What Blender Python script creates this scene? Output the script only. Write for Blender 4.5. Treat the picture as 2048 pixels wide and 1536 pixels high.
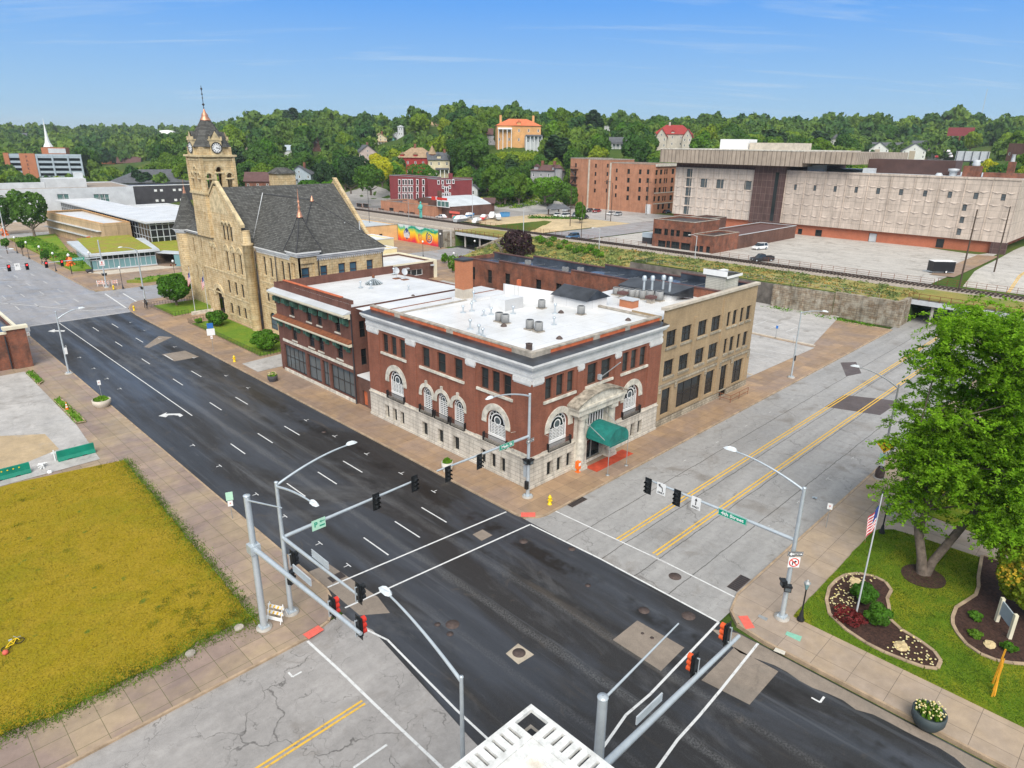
import bpy, math, random
import numpy as np
from mathutils import Vector, Matrix, noise as mnoise
R=math.radians; PI=math.pi
rnd=random.Random(7)
for o in list(bpy.data.objects): bpy.data.objects.remove(o)
S=bpy.context.scene; COL=S.collection
# ---------------- camera ----------------
FPX,PITCH,ROLL,YAW=1355.26562,0.341899591,0.0127050425,0.782283816
CAM=np.array([0,0,30.])
_cp,_sp,_cy,_sy=math.cos(PITCH),math.sin(PITCH),math.cos(YAW),math.sin(YAW)
_F=np.array([_cy*_cp,_sy*_cp,-_sp]); _R=np.array([_sy,-_cy,0]); _U=np.cross(_R,_F)
_R2=math.cos(ROLL)*_R+math.sin(ROLL)*_U; _U2=-math.sin(ROLL)*_R+math.cos(ROLL)*_U
cd=bpy.data.cameras.new('camera'); cam=bpy.data.objects.new('camera',cd); COL.objects.link(cam)
m=Matrix.Identity(4)
for i in range(3):
 m[i][0]=_R2[i]; m[i][1]=_U2[i]; m[i][2]=-_F[i]; m[i][3]=CAM[i]
cam.matrix_world=m; cd.sensor_width=36; cd.lens=36*FPX/2048; cd.clip_start=.5; cd.clip_end=12000
S.camera=cam
S.render.resolution_x=1024; S.render.resolution_y=768
def ray(x,y): return (x-1024)*_R2-(y-768)*_U2+FPX*_F
def G(x,y,z=0.):      # where a sight line meets height z
 d=ray(x,y); t=(z-CAM[2])/d[2]; p=CAM+t*d; return float(p[0]),float(p[1])
def AT(x,y,D):        # point at horizontal distance D along a sight line
 d=ray(x,y); p=CAM+d*(D/math.hypot(d[0],d[1])); return float(p[0]),float(p[1]),float(p[2])
def proj(p):
 v=np.asarray(p,float)-CAM; w=v@_F; return 1024+FPX*(v@_R2)/w,768-FPX*(v@_U2)/w
# ---------------- world, sun, exposure ----------------
SUN_EL,SUN_AZ=R(45),R(224)
W=bpy.data.worlds.new('World'); S.world=W; W.use_nodes=True
nt=W.node_tree; nt.nodes.clear()
def N(nt,t,**k):
 n=nt.nodes.new(t)
 for a,b in k.items():
  if a.startswith('i_'): n.inputs[int(a[2:]) if a[2:].isdigit() else a[2:].replace('_',' ')].default_value=b
  else: setattr(n,a,b)
 return n
L_=lambda nt,a,b: nt.links.new(a,b)
sky=N(nt,'ShaderNodeTexSky',sky_type='NISHITA',sun_disc=False,sun_elevation=SUN_EL,sun_rotation=PI/2-SUN_AZ,altitude=200,air_density=1.0,dust_density=0.6,ozone_density=2.2)
tc=N(nt,'ShaderNodeTexCoord'); sx=N(nt,'ShaderNodeSeparateXYZ'); L_(nt,tc.outputs['Generated'],sx.inputs[0])
ad=N(nt,'ShaderNodeMath',operation='ADD',i_1=.12); L_(nt,sx.outputs[2],ad.inputs[0])
dx=N(nt,'ShaderNodeMath',operation='DIVIDE'); dy=N(nt,'ShaderNodeMath',operation='DIVIDE')
L_(nt,sx.outputs[0],dx.inputs[0]); L_(nt,ad.outputs[0],dx.inputs[1]); L_(nt,sx.outputs[1],dy.inputs[0]); L_(nt,ad.outputs[0],dy.inputs[1])
cb=N(nt,'ShaderNodeCombineXYZ'); L_(nt,dx.outputs[0],cb.inputs[0]); L_(nt,dy.outputs[0],cb.inputs[1])
m0=N(nt,'ShaderNodeMapping'); m0.inputs['Rotation'].default_value=(0,0,R(-46)); L_(nt,cb.outputs[0],m0.inputs[0]); mp=N(nt,'ShaderNodeMapping'); mp.inputs['Scale'].default_value=(1.5,.22,1); mp.inputs['Location'].default_value=(3.1,1.7,0); L_(nt,m0.outputs[0],mp.inputs[0])
nz=N(nt,'ShaderNodeTexNoise',i_Scale=2.6,i_Detail=8.,i_Roughness=.62,i_Distortion=.5); L_(nt,mp.outputs[0],nz.inputs['Vector'])
cr=N(nt,'ShaderNodeValToRGB'); cr.color_ramp.elements[0].position=.55; cr.color_ramp.elements[1].position=.80
cr.color_ramp.elements[0].color=(0,0,0,1); cr.color_ramp.elements[1].color=(.55,.55,.55,1); L_(nt,nz.outputs[0],cr.inputs[0])
# summer haze low in the sky: blue above, paler at the horizon; unseen top whitened to neutralise the fill light
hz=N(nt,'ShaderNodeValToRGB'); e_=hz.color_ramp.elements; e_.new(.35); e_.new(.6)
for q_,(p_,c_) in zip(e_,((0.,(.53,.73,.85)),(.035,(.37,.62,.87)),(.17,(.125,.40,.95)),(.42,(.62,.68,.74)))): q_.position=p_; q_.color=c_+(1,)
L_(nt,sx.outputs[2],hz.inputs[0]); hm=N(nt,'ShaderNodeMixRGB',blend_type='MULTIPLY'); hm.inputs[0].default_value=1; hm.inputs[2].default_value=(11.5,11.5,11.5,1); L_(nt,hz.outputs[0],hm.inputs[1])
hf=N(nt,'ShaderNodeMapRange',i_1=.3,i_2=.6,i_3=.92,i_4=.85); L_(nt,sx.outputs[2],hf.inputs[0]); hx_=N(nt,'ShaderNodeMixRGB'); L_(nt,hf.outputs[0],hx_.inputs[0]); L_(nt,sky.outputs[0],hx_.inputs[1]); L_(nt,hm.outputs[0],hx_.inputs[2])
mx=N(nt,'ShaderNodeMixRGB'); mx.inputs[2].default_value=(7.6,8.9,10.2,1)
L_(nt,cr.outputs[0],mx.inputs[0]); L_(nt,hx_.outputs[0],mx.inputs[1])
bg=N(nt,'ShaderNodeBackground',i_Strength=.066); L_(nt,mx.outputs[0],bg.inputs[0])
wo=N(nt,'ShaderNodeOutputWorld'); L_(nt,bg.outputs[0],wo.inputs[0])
sl=bpy.data.lights.new('sun','SUN'); so=bpy.data.objects.new('sun',sl); COL.objects.link(so)
sl.energy=3.4; sl.angle=R(45); sl.color=(1,.955,.88)
sd=Vector((math.cos(SUN_EL)*math.cos(SUN_AZ),math.cos(SUN_EL)*math.sin(SUN_AZ),math.sin(SUN_EL)))
so.rotation_euler=sd.to_track_quat('Z','Y').to_euler()
S.view_settings.view_transform='Standard'; S.view_settings.look='None'; S.view_settings.exposure=0.42; S.view_settings.gamma=1
S.render.engine='CYCLES'
S.cycles.max_bounces=5; S.cycles.diffuse_bounces=3; S.cycles.glossy_bounces=3; S.cycles.transparent_max_bounces=6
# ---------------- mesh helper ----------------
WO={}   # world origin of each object made here
class MB:
 def __init__(s): s.v=[];s.f=[];s.m=[];s.X=None;s.sm=[]
 def at(s,x=0,y=0,z=0,rz=0,sc=1): s.X=Matrix.Translation((x,y,z))@Matrix.Rotation(rz,4,'Z')@Matrix.Scale(sc,4); return s
 def xf(s,M): s.X=M; return s
 def add(s,vs,fs,mi=0,smooth=False):
  b=len(s.v)
  if s.X is not None: vs=[tuple(s.X@Vector(p)) for p in vs]
  s.v+=[tuple(p) for p in vs]; s.f+=[tuple(b+i for i in f) for f in fs]; s.m+=[mi]*len(fs); s.sm+=[smooth]*len(fs); return s
 def poly(s,pts,mi=0): return s.add(pts,[tuple(range(len(pts)))],mi)
 def box(s,x0,x1,y0,y1,z0,z1,mi=0):
  return s.add([(x0,y0,z0),(x1,y0,z0),(x1,y1,z0),(x0,y1,z0),(x0,y0,z1),(x1,y0,z1),(x1,y1,z1),(x0,y1,z1)],
   [(0,3,2,1),(4,5,6,7),(0,1,5,4),(1,2,6,5),(2,3,7,6),(3,0,4,7)],mi)
 def hexa(s,p,mi=0): return s.add(p,[(0,3,2,1),(4,5,6,7),(0,1,5,4),(1,2,6,5),(2,3,7,6),(3,0,4,7)],mi)
 def fb(s,F,u0,u1,v0,v1,d0,d1,mi=0):
  return s.hexa([F.p(u0,v0,d0),F.p(u1,v0,d0),F.p(u1,v0,d1),F.p(u0,v0,d1),F.p(u0,v1,d0),F.p(u1,v1,d0),F.p(u1,v1,d1),F.p(u0,v1,d1)],mi)
 def prism(s,pts,z0,z1,mi=0,cap=True):
  n=len(pts); vs=[(x,y,z0) for x,y in pts]+[(x,y,z1) for x,y in pts]
  fs=[(i,(i+1)%n,n+(i+1)%n,n+i) for i in range(n)]
  if cap: fs+=[tuple(range(n,2*n)),tuple(range(n-1,-1,-1))]
  return s.add(vs,fs,mi)
 def tube(s,path,rad,n=8,mi=0,cap=True,smooth=True):
  path=[Vector(p) for p in path]
  if not hasattr(rad,'__len__'): rad=[rad]*len(path)
  vs=[];k=len(path)
  for i,p in enumerate(path):
   t=(path[min(i+1,k-1)]-path[max(i-1,0)]).normalized()
   a=t.cross(Vector((0,0,1)));
   if a.length<1e-3: a=Vector((1,0,0))
   a.normalize(); b=t.cross(a)
   for j in range(n):
    an=2*PI*j/n; vs.append(p+(a*math.cos(an)+b*math.sin(an))*rad[i])
  fs=[(i*n+j,i*n+(j+1)%n,(i+1)*n+(j+1)%n,(i+1)*n+j) for i in range(k-1) for j in range(n)]
  s.add(vs,fs,mi,smooth)
  if cap: s.add(vs[:n],[tuple(range(n))],mi); s.add(vs[-n:],[tuple(range(n))],mi)
  return s
 def lathe(s,prof,cx=0,cy=0,n=12,mi=0,smooth=True):
  vs=[(cx+r*math.cos(2*PI*j/n),cy+r*math.sin(2*PI*j/n),z) for r,z in prof for j in range(n)]
  fs=[(i*n+j,i*n+(j+1)%n,(i+1)*n+(j+1)%n,(i+1)*n+j) for i in range(len(prof)-1) for j in range(n)]
  return s.add(vs,fs,mi,smooth)
 def build(s,name,mats,parent=None,loc=None):
  if not isinstance(mats,(list,tuple)): mats=[mats]
  o0=WO[parent.name] if parent is not None and parent.name in WO else Vector((0,0,0))
  if loc is not None: o0=Vector(loc)
  me=bpy.data.meshes.new(name)
  me.from_pydata([(a-o0.x,b-o0.y,c-o0.z) for a,b,c in s.v],[],s.f)
  for q in mats: me.materials.append(q)
  if len(mats)>1: me.polygons.foreach_set('material_index',s.m)
  if any(s.sm): me.polygons.foreach_set('use_smooth',s.sm)
  me.update()
  o=bpy.data.objects.new(name,me); COL.objects.link(o); WO[o.name]=o0
  if parent is not None: o.parent=parent
  elif loc is not None: o.location=o0
  return o
def tag(o,label=None,cat=None,group=None,kind=None):
 if label: o['label']=label
 if cat: o['category']=cat
 if group: o['group']=group
 if kind: o['kind']=kind
 return o
def thing(name,label,cat,loc=(0,0,0),rz=0,group=None):
 o=bpy.data.objects.new(name,None); COL.objects.link(o); o.location=loc; o.rotation_euler=(0,0,rz); o.empty_display_size=.3
 WO[o.name]=Vector(loc) if rz==0 else Vector((0,0,0)); return tag(o,label,cat,group)
def proto(name,label,cat,group=None):   # built round its own base at the origin, moved afterwards
 return thing(name,label,cat,(0,0,0),0,group)
KIDS={}
def dup(o,loc=None,rz=None,label=None,group=None,mats=None,sc=None):
 def cp(a,par):
  c=a.copy(); COL.objects.link(c); WO[c.name]=WO.get(a.name,Vector((0,0,0)))
  if par is not None: c.parent=par
  for ch in KIDS_OF(a): cp(ch,c)
  return c
 c=cp(o,None)
 if loc is not None: c.location=loc
 if rz is not None: c.rotation_euler=(0,0,rz)
 if sc is not None: c.scale=(sc,sc,sc) if not hasattr(sc,'__len__') else sc
 if label: c['label']=label
 if group: c['group']=group
 return c
_kc={}
def KIDS_OF(a):
 return _kc.get(a.name) or [x for x in a.children]
def freeze(o):      # remember children once, so copies are quick
 ch=list(o.children); _kc[o.name]=ch
 for c in ch: freeze(c)
 return o
def struct(name,mb,mat): return tag(mb.build(name,mat),kind='structure')
class Fac:   # a vertical plane: u along it, v up, d outwards
 def __init__(s,ox,oy,ux,uy,nx,ny): s.a=(ox,oy,ux,uy,nx,ny)
 def p(s,u,v,d=0): ox,oy,ux,uy,nx,ny=s.a; return (ox+ux*u+nx*d,oy+uy*u+ny*d,v)
def FX(X,sgn=-1): return Fac(X,0,0,1,sgn,0)     # u = y
def FY(Y,sgn=-1): return Fac(0,Y,1,0,0,sgn)     # u = x
class Blk:   # a box plan, turned about its centre
 def __init__(s,cx,cy,w,d,rz=0):
  s.cx,s.cy,s.w,s.d,s.rz=cx,cy,w,d,rz; s.c,s.s=math.cos(rz),math.sin(rz)
 def P(s,x,y,z=0): return (s.cx+s.c*x-s.s*y,s.cy+s.s*x+s.c*y,z)
 def fac(s,k):   # f: -y side, r: +x side, b: +y, l: -x ; u measured from side centre
  c,q=s.c,s.s
  if k=='f': o=s.P(0,-s.d/2); return Fac(o[0],o[1],c,q,q,-c)
  if k=='b': o=s.P(0,s.d/2); return Fac(o[0],o[1],-c,-q,-q,c)
  if k=='r': o=s.P(s.w/2,0); return Fac(o[0],o[1],-q,c,c,q)
  if k=='l': o=s.P(-s.w/2,0); return Fac(o[0],o[1],q,-c,-c,-q)
def arcpts(a,b,sp,n=10): r=(b-a)/2; c=(a+b)/2; return [(c-r*math.cos(PI*i/n),sp+r*math.sin(PI*i/n)) for i in range(n+1)]
def wall(mb,F,u0,u1,v0,v1,holes=(),dep=.25,mi=0,mr=None):
 mr=mi if mr is None else mr
 us=sorted({u0,u1}|{h[0] for h in holes}|{h[1] for h in holes}); vs=sorted({v0,v1}|{h[2] for h in holes}|{h[3] for h in holes})
 us=[u for u in us if u0<=u<=u1]; vs=[v for v in vs if v0<=v<=v1]
 for i in range(len(us)-1):
  j=0
  while j<len(vs)-1:
   cu=(us[i]+us[i+1])/2; cv=(vs[j]+vs[j+1])/2
   if not any(h[0]<cu<h[1] and h[2]<cv<h[3] for h in holes):
    j2=j
    while j2+1<len(vs)-1 and not any(h[0]<cu<h[1] and h[2]<(vs[j2+1]+vs[j2+2])/2<h[3] for h in holes): j2+=1
    mb.poly([F.p(us[i],vs[j]),F.p(us[i+1],vs[j]),F.p(us[i+1],vs[j2+1]),F.p(us[i],vs[j2+1])],mi); j=j2
   j+=1
 for h in holes:
  a,b,c,d=h[:4]; arch=len(h)>4 and h[4]
  if arch:
   r=(b-a)/2; sp=d-r; P=arcpts(a,b,sp,12)
   for k in range(12):
    (x0,y0),(x1,y1)=P[k],P[k+1]
    mb.poly([F.p(x0,y0),F.p(x1,y1),F.p(x1,d),F.p(x0,d)],mi)
    mb.poly([F.p(x0,y0),F.p(x1,y1),F.p(x1,y1,-dep),F.p(x0,y0,-dep)],mr)
   top=sp
  else: top=d; mb.poly([F.p(a,d),F.p(b,d),F.p(b,d,-dep),F.p(a,d,-dep)],mr)
  mb.poly([F.p(a,c),F.p(a,top),F.p(a,top,-dep),F.p(a,c,-dep)],mr)
  mb.poly([F.p(b,c),F.p(b,top),F.p(b,top,-dep),F.p(b,c,-dep)],mr)
  mb.poly([F.p(a,c),F.p(b,c),F.p(b,c,-dep),F.p(a,c,-dep)],mr)
 return mb
def window(par,F,h,dep=.22,glass=None,frame=None,nx=2,ny=2,fr=.07,sub=True,name='window'):
 a,b,c,d=h[:4]; arch=len(h)>4 and h[4]; g=glass or M['glass']; fm=frame or M['dark_frame']
 q=MB(); D=-dep
 if arch:
  sp=d-(b-a)/2; P=arcpts(a,b,sp,12); q.poly([F.p(a,c,D)]+[F.p(x,y,D) for x,y in P]+[F.p(b,c,D)])
 else: q.poly([F.p(a,c,D),F.p(b,c,D),F.p(b,d,D),F.p(a,d,D)])
 w=MB() if sub else q; k=0 if sub else 1; t=.05
 def bar(u0,u1,v0,v1): w.fb(F,u0,u1,v0,v1,D,D+t,k)
 top=d-(b-a)/2 if arch else d
 bar(a,a+fr,c,top); bar(b-fr,b,c,top); bar(a+fr,b-fr,c,c+fr)
 if not arch: bar(a+fr,b-fr,d-fr,d)
 else:
  for i in range(12):
   (x0,y0),(x1,y1)=P[i],P[i+1]; cx,cy=(a+b)/2,sp; s=1-fr/((b-a)/2)
   w.poly([F.p(x0,y0,D+t),F.p(x1,y1,D+t),F.p(cx+(x1-cx)*s,cy+(y1-cy)*s,D+t),F.p(cx+(x0-cx)*s,cy+(y0-cy)*s,D+t)],k)
  bar(a+fr,b-fr,sp-fr/2,sp+fr/2)
 e=fr*.35
 for i in range(1,nx): u=a+(b-a)*i/nx; bar(u-e,u+e,c+fr,top-fr)
 for i in range(1,ny): v=c+(top-c)*i/ny; bar(a+fr,b-fr,v-e,v+e)
 o=q.build(name,[g,fm] if not sub else g,par)
 if sub: w.build('frame',fm,o)
 return o
def grid(us,w,vs,h): return [(u-w/2,u+w/2,v,v+h) for v in vs for u in us]
def lin(a,b,n): return [a+(b-a)*i/(n-1) for i in range(n)] if n>1 else [(a+b)/2]
def text(s,size,F,u,v,d,mat,parent,name='lettering',ext=.01,sx=1,bold=False,align='CENTER'):
 cu=bpy.data.curves.new('t','FONT'); cu.body=s; cu.size=size; cu.align_x=align; cu.align_y='CENTER'; cu.extrude=ext; cu.resolution_u=2
 if bold: cu.offset=size*.02
 to=bpy.data.objects.new('t',cu); COL.objects.link(to)
 dg=bpy.context.evaluated_depsgraph_get(); me=bpy.data.meshes.new_from_object(to.evaluated_get(dg))
 bpy.data.objects.remove(to)
 mb=MB(); mb.add([F.p(u+p.co.x*sx,v+p.co.y,d+p.co.z) for p in me.vertices],[tuple(q.vertices) for q in me.polygons])
 return mb.build(name,mat,parent)
# ---------------- materials ----------------
M={}
def newmat(name):
 m=bpy.data.materials.new(name); m.use_nodes=True; nt=m.node_tree; nt.nodes.clear()
 o=N(nt,'ShaderNodeOutputMaterial'); b=N(nt,'ShaderNodeBsdfPrincipled'); L_(nt,b.outputs[0],o.inputs[0]); M[name]=m
 return m,nt,b
def pos(nt,scale=None,rot=None):
 g=N(nt,'ShaderNodeNewGeometry'); o=g.outputs['Position']
 if scale is not None:
  mp=N(nt,'ShaderNodeMapping'); mp.inputs['Scale'].default_value=scale
  if rot: mp.inputs['Rotation'].default_value=rot
  L_(nt,o,mp.inputs[0]); o=mp.outputs[0]
 return o
def nzn(nt,vec,scale,detail=4,rough=.6,dist=0):
 n=N(nt,'ShaderNodeTexNoise',i_Scale=scale,i_Detail=float(detail),i_Roughness=rough,i_Distortion=float(dist)); L_(nt,vec,n.inputs['Vector']); return n.outputs[0]
def ramp(nt,fac,stops):
 r=N(nt,'ShaderNodeValToRGB'); e=r.color_ramp.elements
 while len(e)<len(stops): e.new(.5)
 for q,(p,c) in zip(e,stops):
  q.position=p; q.color=(c,c,c,1) if not hasattr(c,'__len__') else tuple(c)+(1,)
 L_(nt,fac,r.inputs[0]); return r.outputs[0]
def mixc(nt,fac,a,b,mode='MIX'):
 n=N(nt,'ShaderNodeMixRGB',blend_type=mode)
 for i,x in ((0,fac),(1,a),(2,b)):
  if isinstance(x,bpy.types.NodeSocket): L_(nt,x,n.inputs[i])
  elif hasattr(x,'__len__'): n.inputs[i].default_value=tuple(x)+(1,)
  else: n.inputs[i].default_value=x if i==0 else (x,x,x,1)
 return n.outputs[0]
def bumpn(nt,b,h,st=.3,dist=.05):
 n=N(nt,'ShaderNodeBump',i_Strength=st,i_Distance=dist); L_(nt,h,n.inputs['Height']); L_(nt,n.outputs[0],b.inputs['Normal'])
def simple(name,c,rough=.6,var=.12,scale=.6,metal=0,c2=None,detail=5,spec=.4,bump=0,obj=0):
 m,nt,b=newmat(name); p=pos(nt); n=nzn(nt,p,scale,detail,.65)
 lo=tuple(x*(1-var) for x in c); hi=c2 or tuple(min(1,x*(1+var)) for x in c)
 col=mixc(nt,ramp(nt,n,[(.35,0.),(.65,1.)]),lo,hi)
 if obj:
  oi=N(nt,'ShaderNodeObjectInfo'); col=mixc(nt,oi.outputs['Random'],col,mixc(nt,1.,col,(1-obj,)*3,'MULTIPLY'))
 L_(nt,col,b.inputs['Base Color']); b.inputs['Roughness'].default_value=rough; b.inputs['Metallic'].default_value=metal
 b.inputs['Specular IOR Level'].default_value=spec
 if bump: bumpn(nt,b,nzn(nt,p,scale*8,3),bump,.05)
 return m
def wallvec(nt):
 g=N(nt,'ShaderNodeNewGeometry'); s=N(nt,'ShaderNodeSeparateXYZ'); L_(nt,g.outputs['Position'],s.inputs[0])
 a=N(nt,'ShaderNodeMath',operation='ADD'); L_(nt,s.outputs[0],a.inputs[0]); L_(nt,s.outputs[1],a.inputs[1])
 c=N(nt,'ShaderNodeCombineXYZ'); L_(nt,a.outputs[0],c.inputs[0]); L_(nt,s.outputs[2],c.inputs[1]); return c.outputs[0]
def brick(name,c1,c2,mort,bw=.22,rh=.075,ms=.012,stain=.35,sc=.35,rough=.85,bump=.3,c3=None,streak=.25,off=.5):
 m,nt,b=newmat(name); v=wallvec(nt)
 t=N(nt,'ShaderNodeTexBrick',i_Scale=1.,offset=off); L_(nt,v,t.inputs['Vector'])
 t.inputs['Color1'].default_value=c1+(1,); t.inputs['Color2'].default_value=c2+(1,); t.inputs['Mortar'].default_value=mort+(1,)
 t.inputs['Mortar Size'].default_value=ms; t.inputs['Brick Width'].default_value=bw; t.inputs['Row Height'].default_value=rh; t.inputs['Bias'].default_value=0.
 p=pos(nt); n=nzn(nt,p,sc,6,.7); col=t.outputs[0]
 if c3: col=mixc(nt,ramp(nt,nzn(nt,p,sc*2.3,5,.7),[(.45,0.),(.62,.75)]),col,c3)
 col=mixc(nt,1.,col,ramp(nt,n,[(.3,1-stain),(.7,1.12)]),'MULTIPLY')
 if streak:
  n2=nzn(nt,pos(nt,(1.6,1.6,.12)),1.,4,.7); col=mixc(nt,1.,col,ramp(nt,n2,[(.3,1-streak),(.55,1.)]),'MULTIPLY')
 L_(nt,col,b.inputs['Base Color']); b.inputs['Roughness'].default_value=rough; b.inputs['Specular IOR Level'].default_value=.25
 if bump: bumpn(nt,b,t.outputs['Fac'],-bump,.02)
 return m
brick('red_brick',(.33,.098,.055),(.25,.075,.044),(.25,.14,.10),stain=.3)
brick('old_red_brick',(.42,.125,.062),(.29,.085,.05),(.22,.15,.11),stain=.5,c3=(.15,.085,.065))
brick('brown_brick',(.19,.085,.06),(.14,.06,.045),(.16,.11,.09),stain=.4)
brick('shop_brick',(.20,.075,.052),(.155,.055,.042),(.15,.10,.08),stain=.35)
brick('buff_brick',(.46,.33,.19),(.38,.265,.15),(.35,.27,.18),stain=.25,streak=.15)
brick('hotel_brick',(.55,.235,.125),(.46,.18,.095),(.42,.25,.17),stain=.25)
brick('hotel_dark_brick',(.19,.085,.062),(.15,.065,.05),(.16,.1,.08),stain=.25)
brick('maroon_brick',(.30,.06,.065),(.24,.045,.052),(.24,.06,.062),stain=.15,streak=.08)
brick('orange_brick',(.50,.17,.075),(.42,.135,.06),(.40,.2,.12),stain=.12,streak=.05)
brick('plinth_brick',(.50,.16,.085),(.44,.13,.07),(.42,.17,.1),bw=.3,rh=.1,stain=.12,streak=.05)
brick('ashlar',(.66,.50,.275),(.53,.38,.20),(.36,.25,.14),bw=.85,rh=.38,ms=.03,stain=.22,sc=.5,bump=.5,c3=(.70,.57,.36),streak=.25)
brick('limestone',(.66,.61,.53),(.60,.55,.47),(.36,.32,.27),bw=1.3,rh=.42,ms=.022,stain=.25,sc=.6,bump=.35,streak=.35)
brick('rough_limestone',(.52,.45,.34),(.38,.33,.25),(.25,.21,.16),bw=.6,rh=.3,ms=.03,stain=.45,streak=.4)
simple('trim_stone',(.56,.525,.45),.8,.3,1.4)
simple('weathered_stone',(.34,.30,.24),.85,.5,1.6)
simple('white_cornice',(.68,.68,.67),.6,.12,.8)
simple('white_paint',(.80,.80,.79),.45,.05,1)
simple('cream_paint',(.72,.66,.50),.6,.1,.5)
simple('white_roof',(.66,.66,.655),.4,.07,.22,c2=(.76,.76,.76),detail=7)
def seamed():
 m=M['white_roof']; nt=m.node_tree; b=[n for n in nt.nodes if n.type=='BSDF_PRINCIPLED'][0]; c=b.inputs['Base Color'].links[0].from_socket; t=N(nt,'ShaderNodeTexBrick',i_Scale=1.); L_(nt,pos(nt),t.inputs['Vector'])
 for k,v in (('Color1',1.),('Color2',.95),('Mortar',.74)): t.inputs[k].default_value=(v,v,v,1)
 t.inputs['Mortar Size'].default_value=.03; t.inputs['Brick Width'].default_value=7.; t.inputs['Row Height'].default_value=2.9
 c=mixc(nt,1.,c,t.outputs[0],'MULTIPLY'); c=mixc(nt,ramp(nt,nzn(nt,pos(nt),.5,6,.7,.8),[(.58,0.),(.72,.4)]),c,(.52,.47,.40)); L_(nt,c,b.inputs['Base Color'])
seamed()
simple('tar_roof',(.022,.024,.03),.28,.4,.5,c2=(.05,.055,.065),spec=.5)
simple('blue_tar_roof',(.03,.037,.05),.22,.35,.35,c2=(.07,.085,.11),spec=.6)
simple('coping',(.36,.32,.27),.85,.3,1.5)
simple('orange_panel',(.50,.125,.05),.8,.2,1.5)
simple('copper',(.62,.30,.19),.4,.2,1.2,metal=.6)
simple('dark_metal',(.035,.035,.04),.5,.2,1)
simple('black_iron',(.018,.018,.02),.5,.1,1)
simple('dark_frame',(.035,.03,.028),.5,.1,1)
simple('steel',(.50,.55,.585),.35,.08,2,metal=.35)
simple('grey_metal',(.33,.34,.34),.5,.15,2,metal=.3)
simple('ac_grey',(.27,.27,.265),.55,.15,2)
simple('light_grey',(.50,.52,.54),.5,.1,1)
simple('signal_black',(.014,.016,.018),.45,.1,3)
simple('signal_red',(.62,.035,.02),.5,.1,3)
simple('signal_orange',(.75,.10,.02),.5,.1,3)
simple('sign_green',(.0,.30,.19),.5,.03,3)
simple('awning_green',(.012,.16,.135),.55,.25,1.1)
simple('barrier_green',(.0,.19,.12),.55,.15,1)
simple('red_carpet',(.44,.06,.025),.85,.25,1)
simple('tactile_red',(.70,.13,.095),.8,.1,4)
simple('tactile_green',(.22,.48,.36),.8,.1,4)
simple('hydrant_yellow',(.80,.55,.01),.45,.05,4)
simple('orange_plastic',(.85,.17,.02),.5,.05,4)
simple('road_yellow',(.80,.48,.05),.7,.2,3)
simple('wood_post_yellow',(.72,.33,.02),.6,.12,3)
simple('concrete',(.42,.39,.35),.85,.2,.8,bump=.15)
simple('pale_concrete',(.52,.46,.38),.85,.15,.8)
simple('dark_concrete',(.13,.115,.10),.9,.4,.5)
simple('iron_lid',(.085,.060,.052),.7,.25,4)
simple('mulch',(.055,.026,.018),.95,.5,6,bump=.8)
simple('timber_pole',(.085,.06,.045),.9,.2,3)
simple('cream_wall',(.72,.60,.34),.8,.06,.4)
simple('peach_wall',(.68,.42,.20),.85,.12,.4)
simple('white_wall',(.53,.55,.56),.75,.12,.25)
simple('pink_wall',(.50,.40,.36),.8,.1,.5)
simple('bluegrey_wall',(.36,.42,.47),.8,.1,.5)
simple('teal_wall',(.10,.40,.34),.8,.1,.5)
simple('red_wall',(.30,.03,.025),.8,.12,.5)
simple('cream_house_wall',(.62,.54,.36),.8,.1,.5)
simple('grey_house_wall',(.33,.32,.33),.8,.12,.5)
simple('buff_house_wall',(.62,.34,.14),.85,.12,.4)
simple('castle_wall',(.50,.45,.38),.85,.15,.3)
simple('siding_white',(.66,.66,.62),.7,.08,.3)
simple('siding_tan',(.42,.35,.26),.8,.08,.4)
simple('grey_shingle',(.10,.105,.115),.9,.2,.7)
simple('tan_shingle',(.33,.23,.14),.9,.2,.7)
simple('red_tile',(.30,.035,.03),.8,.15,.7)
simple('orange_tile',(.62,.17,.07),.8,.15,.7)
simple('maroon_shingle',(.115,.06,.055),.9,.15,.6)
simple('dark_brown_metal',(.085,.045,.038),.6,.15,.4)
simple('charcoal_block',(.055,.052,.058),.85,.2,.4)
simple('gravel_roof',(.30,.24,.19),.9,.2,.5)
simple('silver_roof',(.52,.55,.57),.45,.12,.25)
simple('rust',(.20,.07,.03),.9,.3,2)
simple('boulder',(.58,.45,.25),.9,.2,3,bump=.5)
simple('tyre',(.02,.02,.02),.8,.1,2)
simple('bark',(.16,.125,.10),.95,.35,2.5,bump=.8)
simple('dark_bark',(.06,.045,.035),.95,.3,2.5,bump=.6)
simple('straw',(.5,.38,.16),.9,.3,3)
simple('flower_white',(.8,.8,.6),.8,.2,9,c2=(.8,.6,.15))
simple('rail_steel',(.10,.065,.05),.5,.2,2,metal=.5)
simple('sleeper',(.045,.035,.03),.9,.3,2)
simple('black_paint',(.02,.02,.022),.4,.1,3)
simple('purple_dark',(.13,.07,.065),.75,.12,.5)
simple('flag_red',(.55,.03,.04),.8,.05,3); simple('flag_blue',(.03,.05,.2),.8,.05,3)
def carpaint(name,c):
 m,nt,b=newmat(name); b.inputs['Base Color'].default_value=c+(1,); b.inputs['Roughness'].default_value=.25; b.inputs['Coat Weight'].default_value=.6; return m
for n_,c_ in dict(white=(.75,.75,.75),silver=(.42,.44,.46),black=(.02,.02,.025),red=(.30,.015,.02),blue=(.035,.12,.25),grey=(.12,.14,.16),teal=(.06,.3,.28),bright_red=(.6,.03,.03),skyblue=(.08,.3,.6)).items(): carpaint('car_'+n_,c_)
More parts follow.
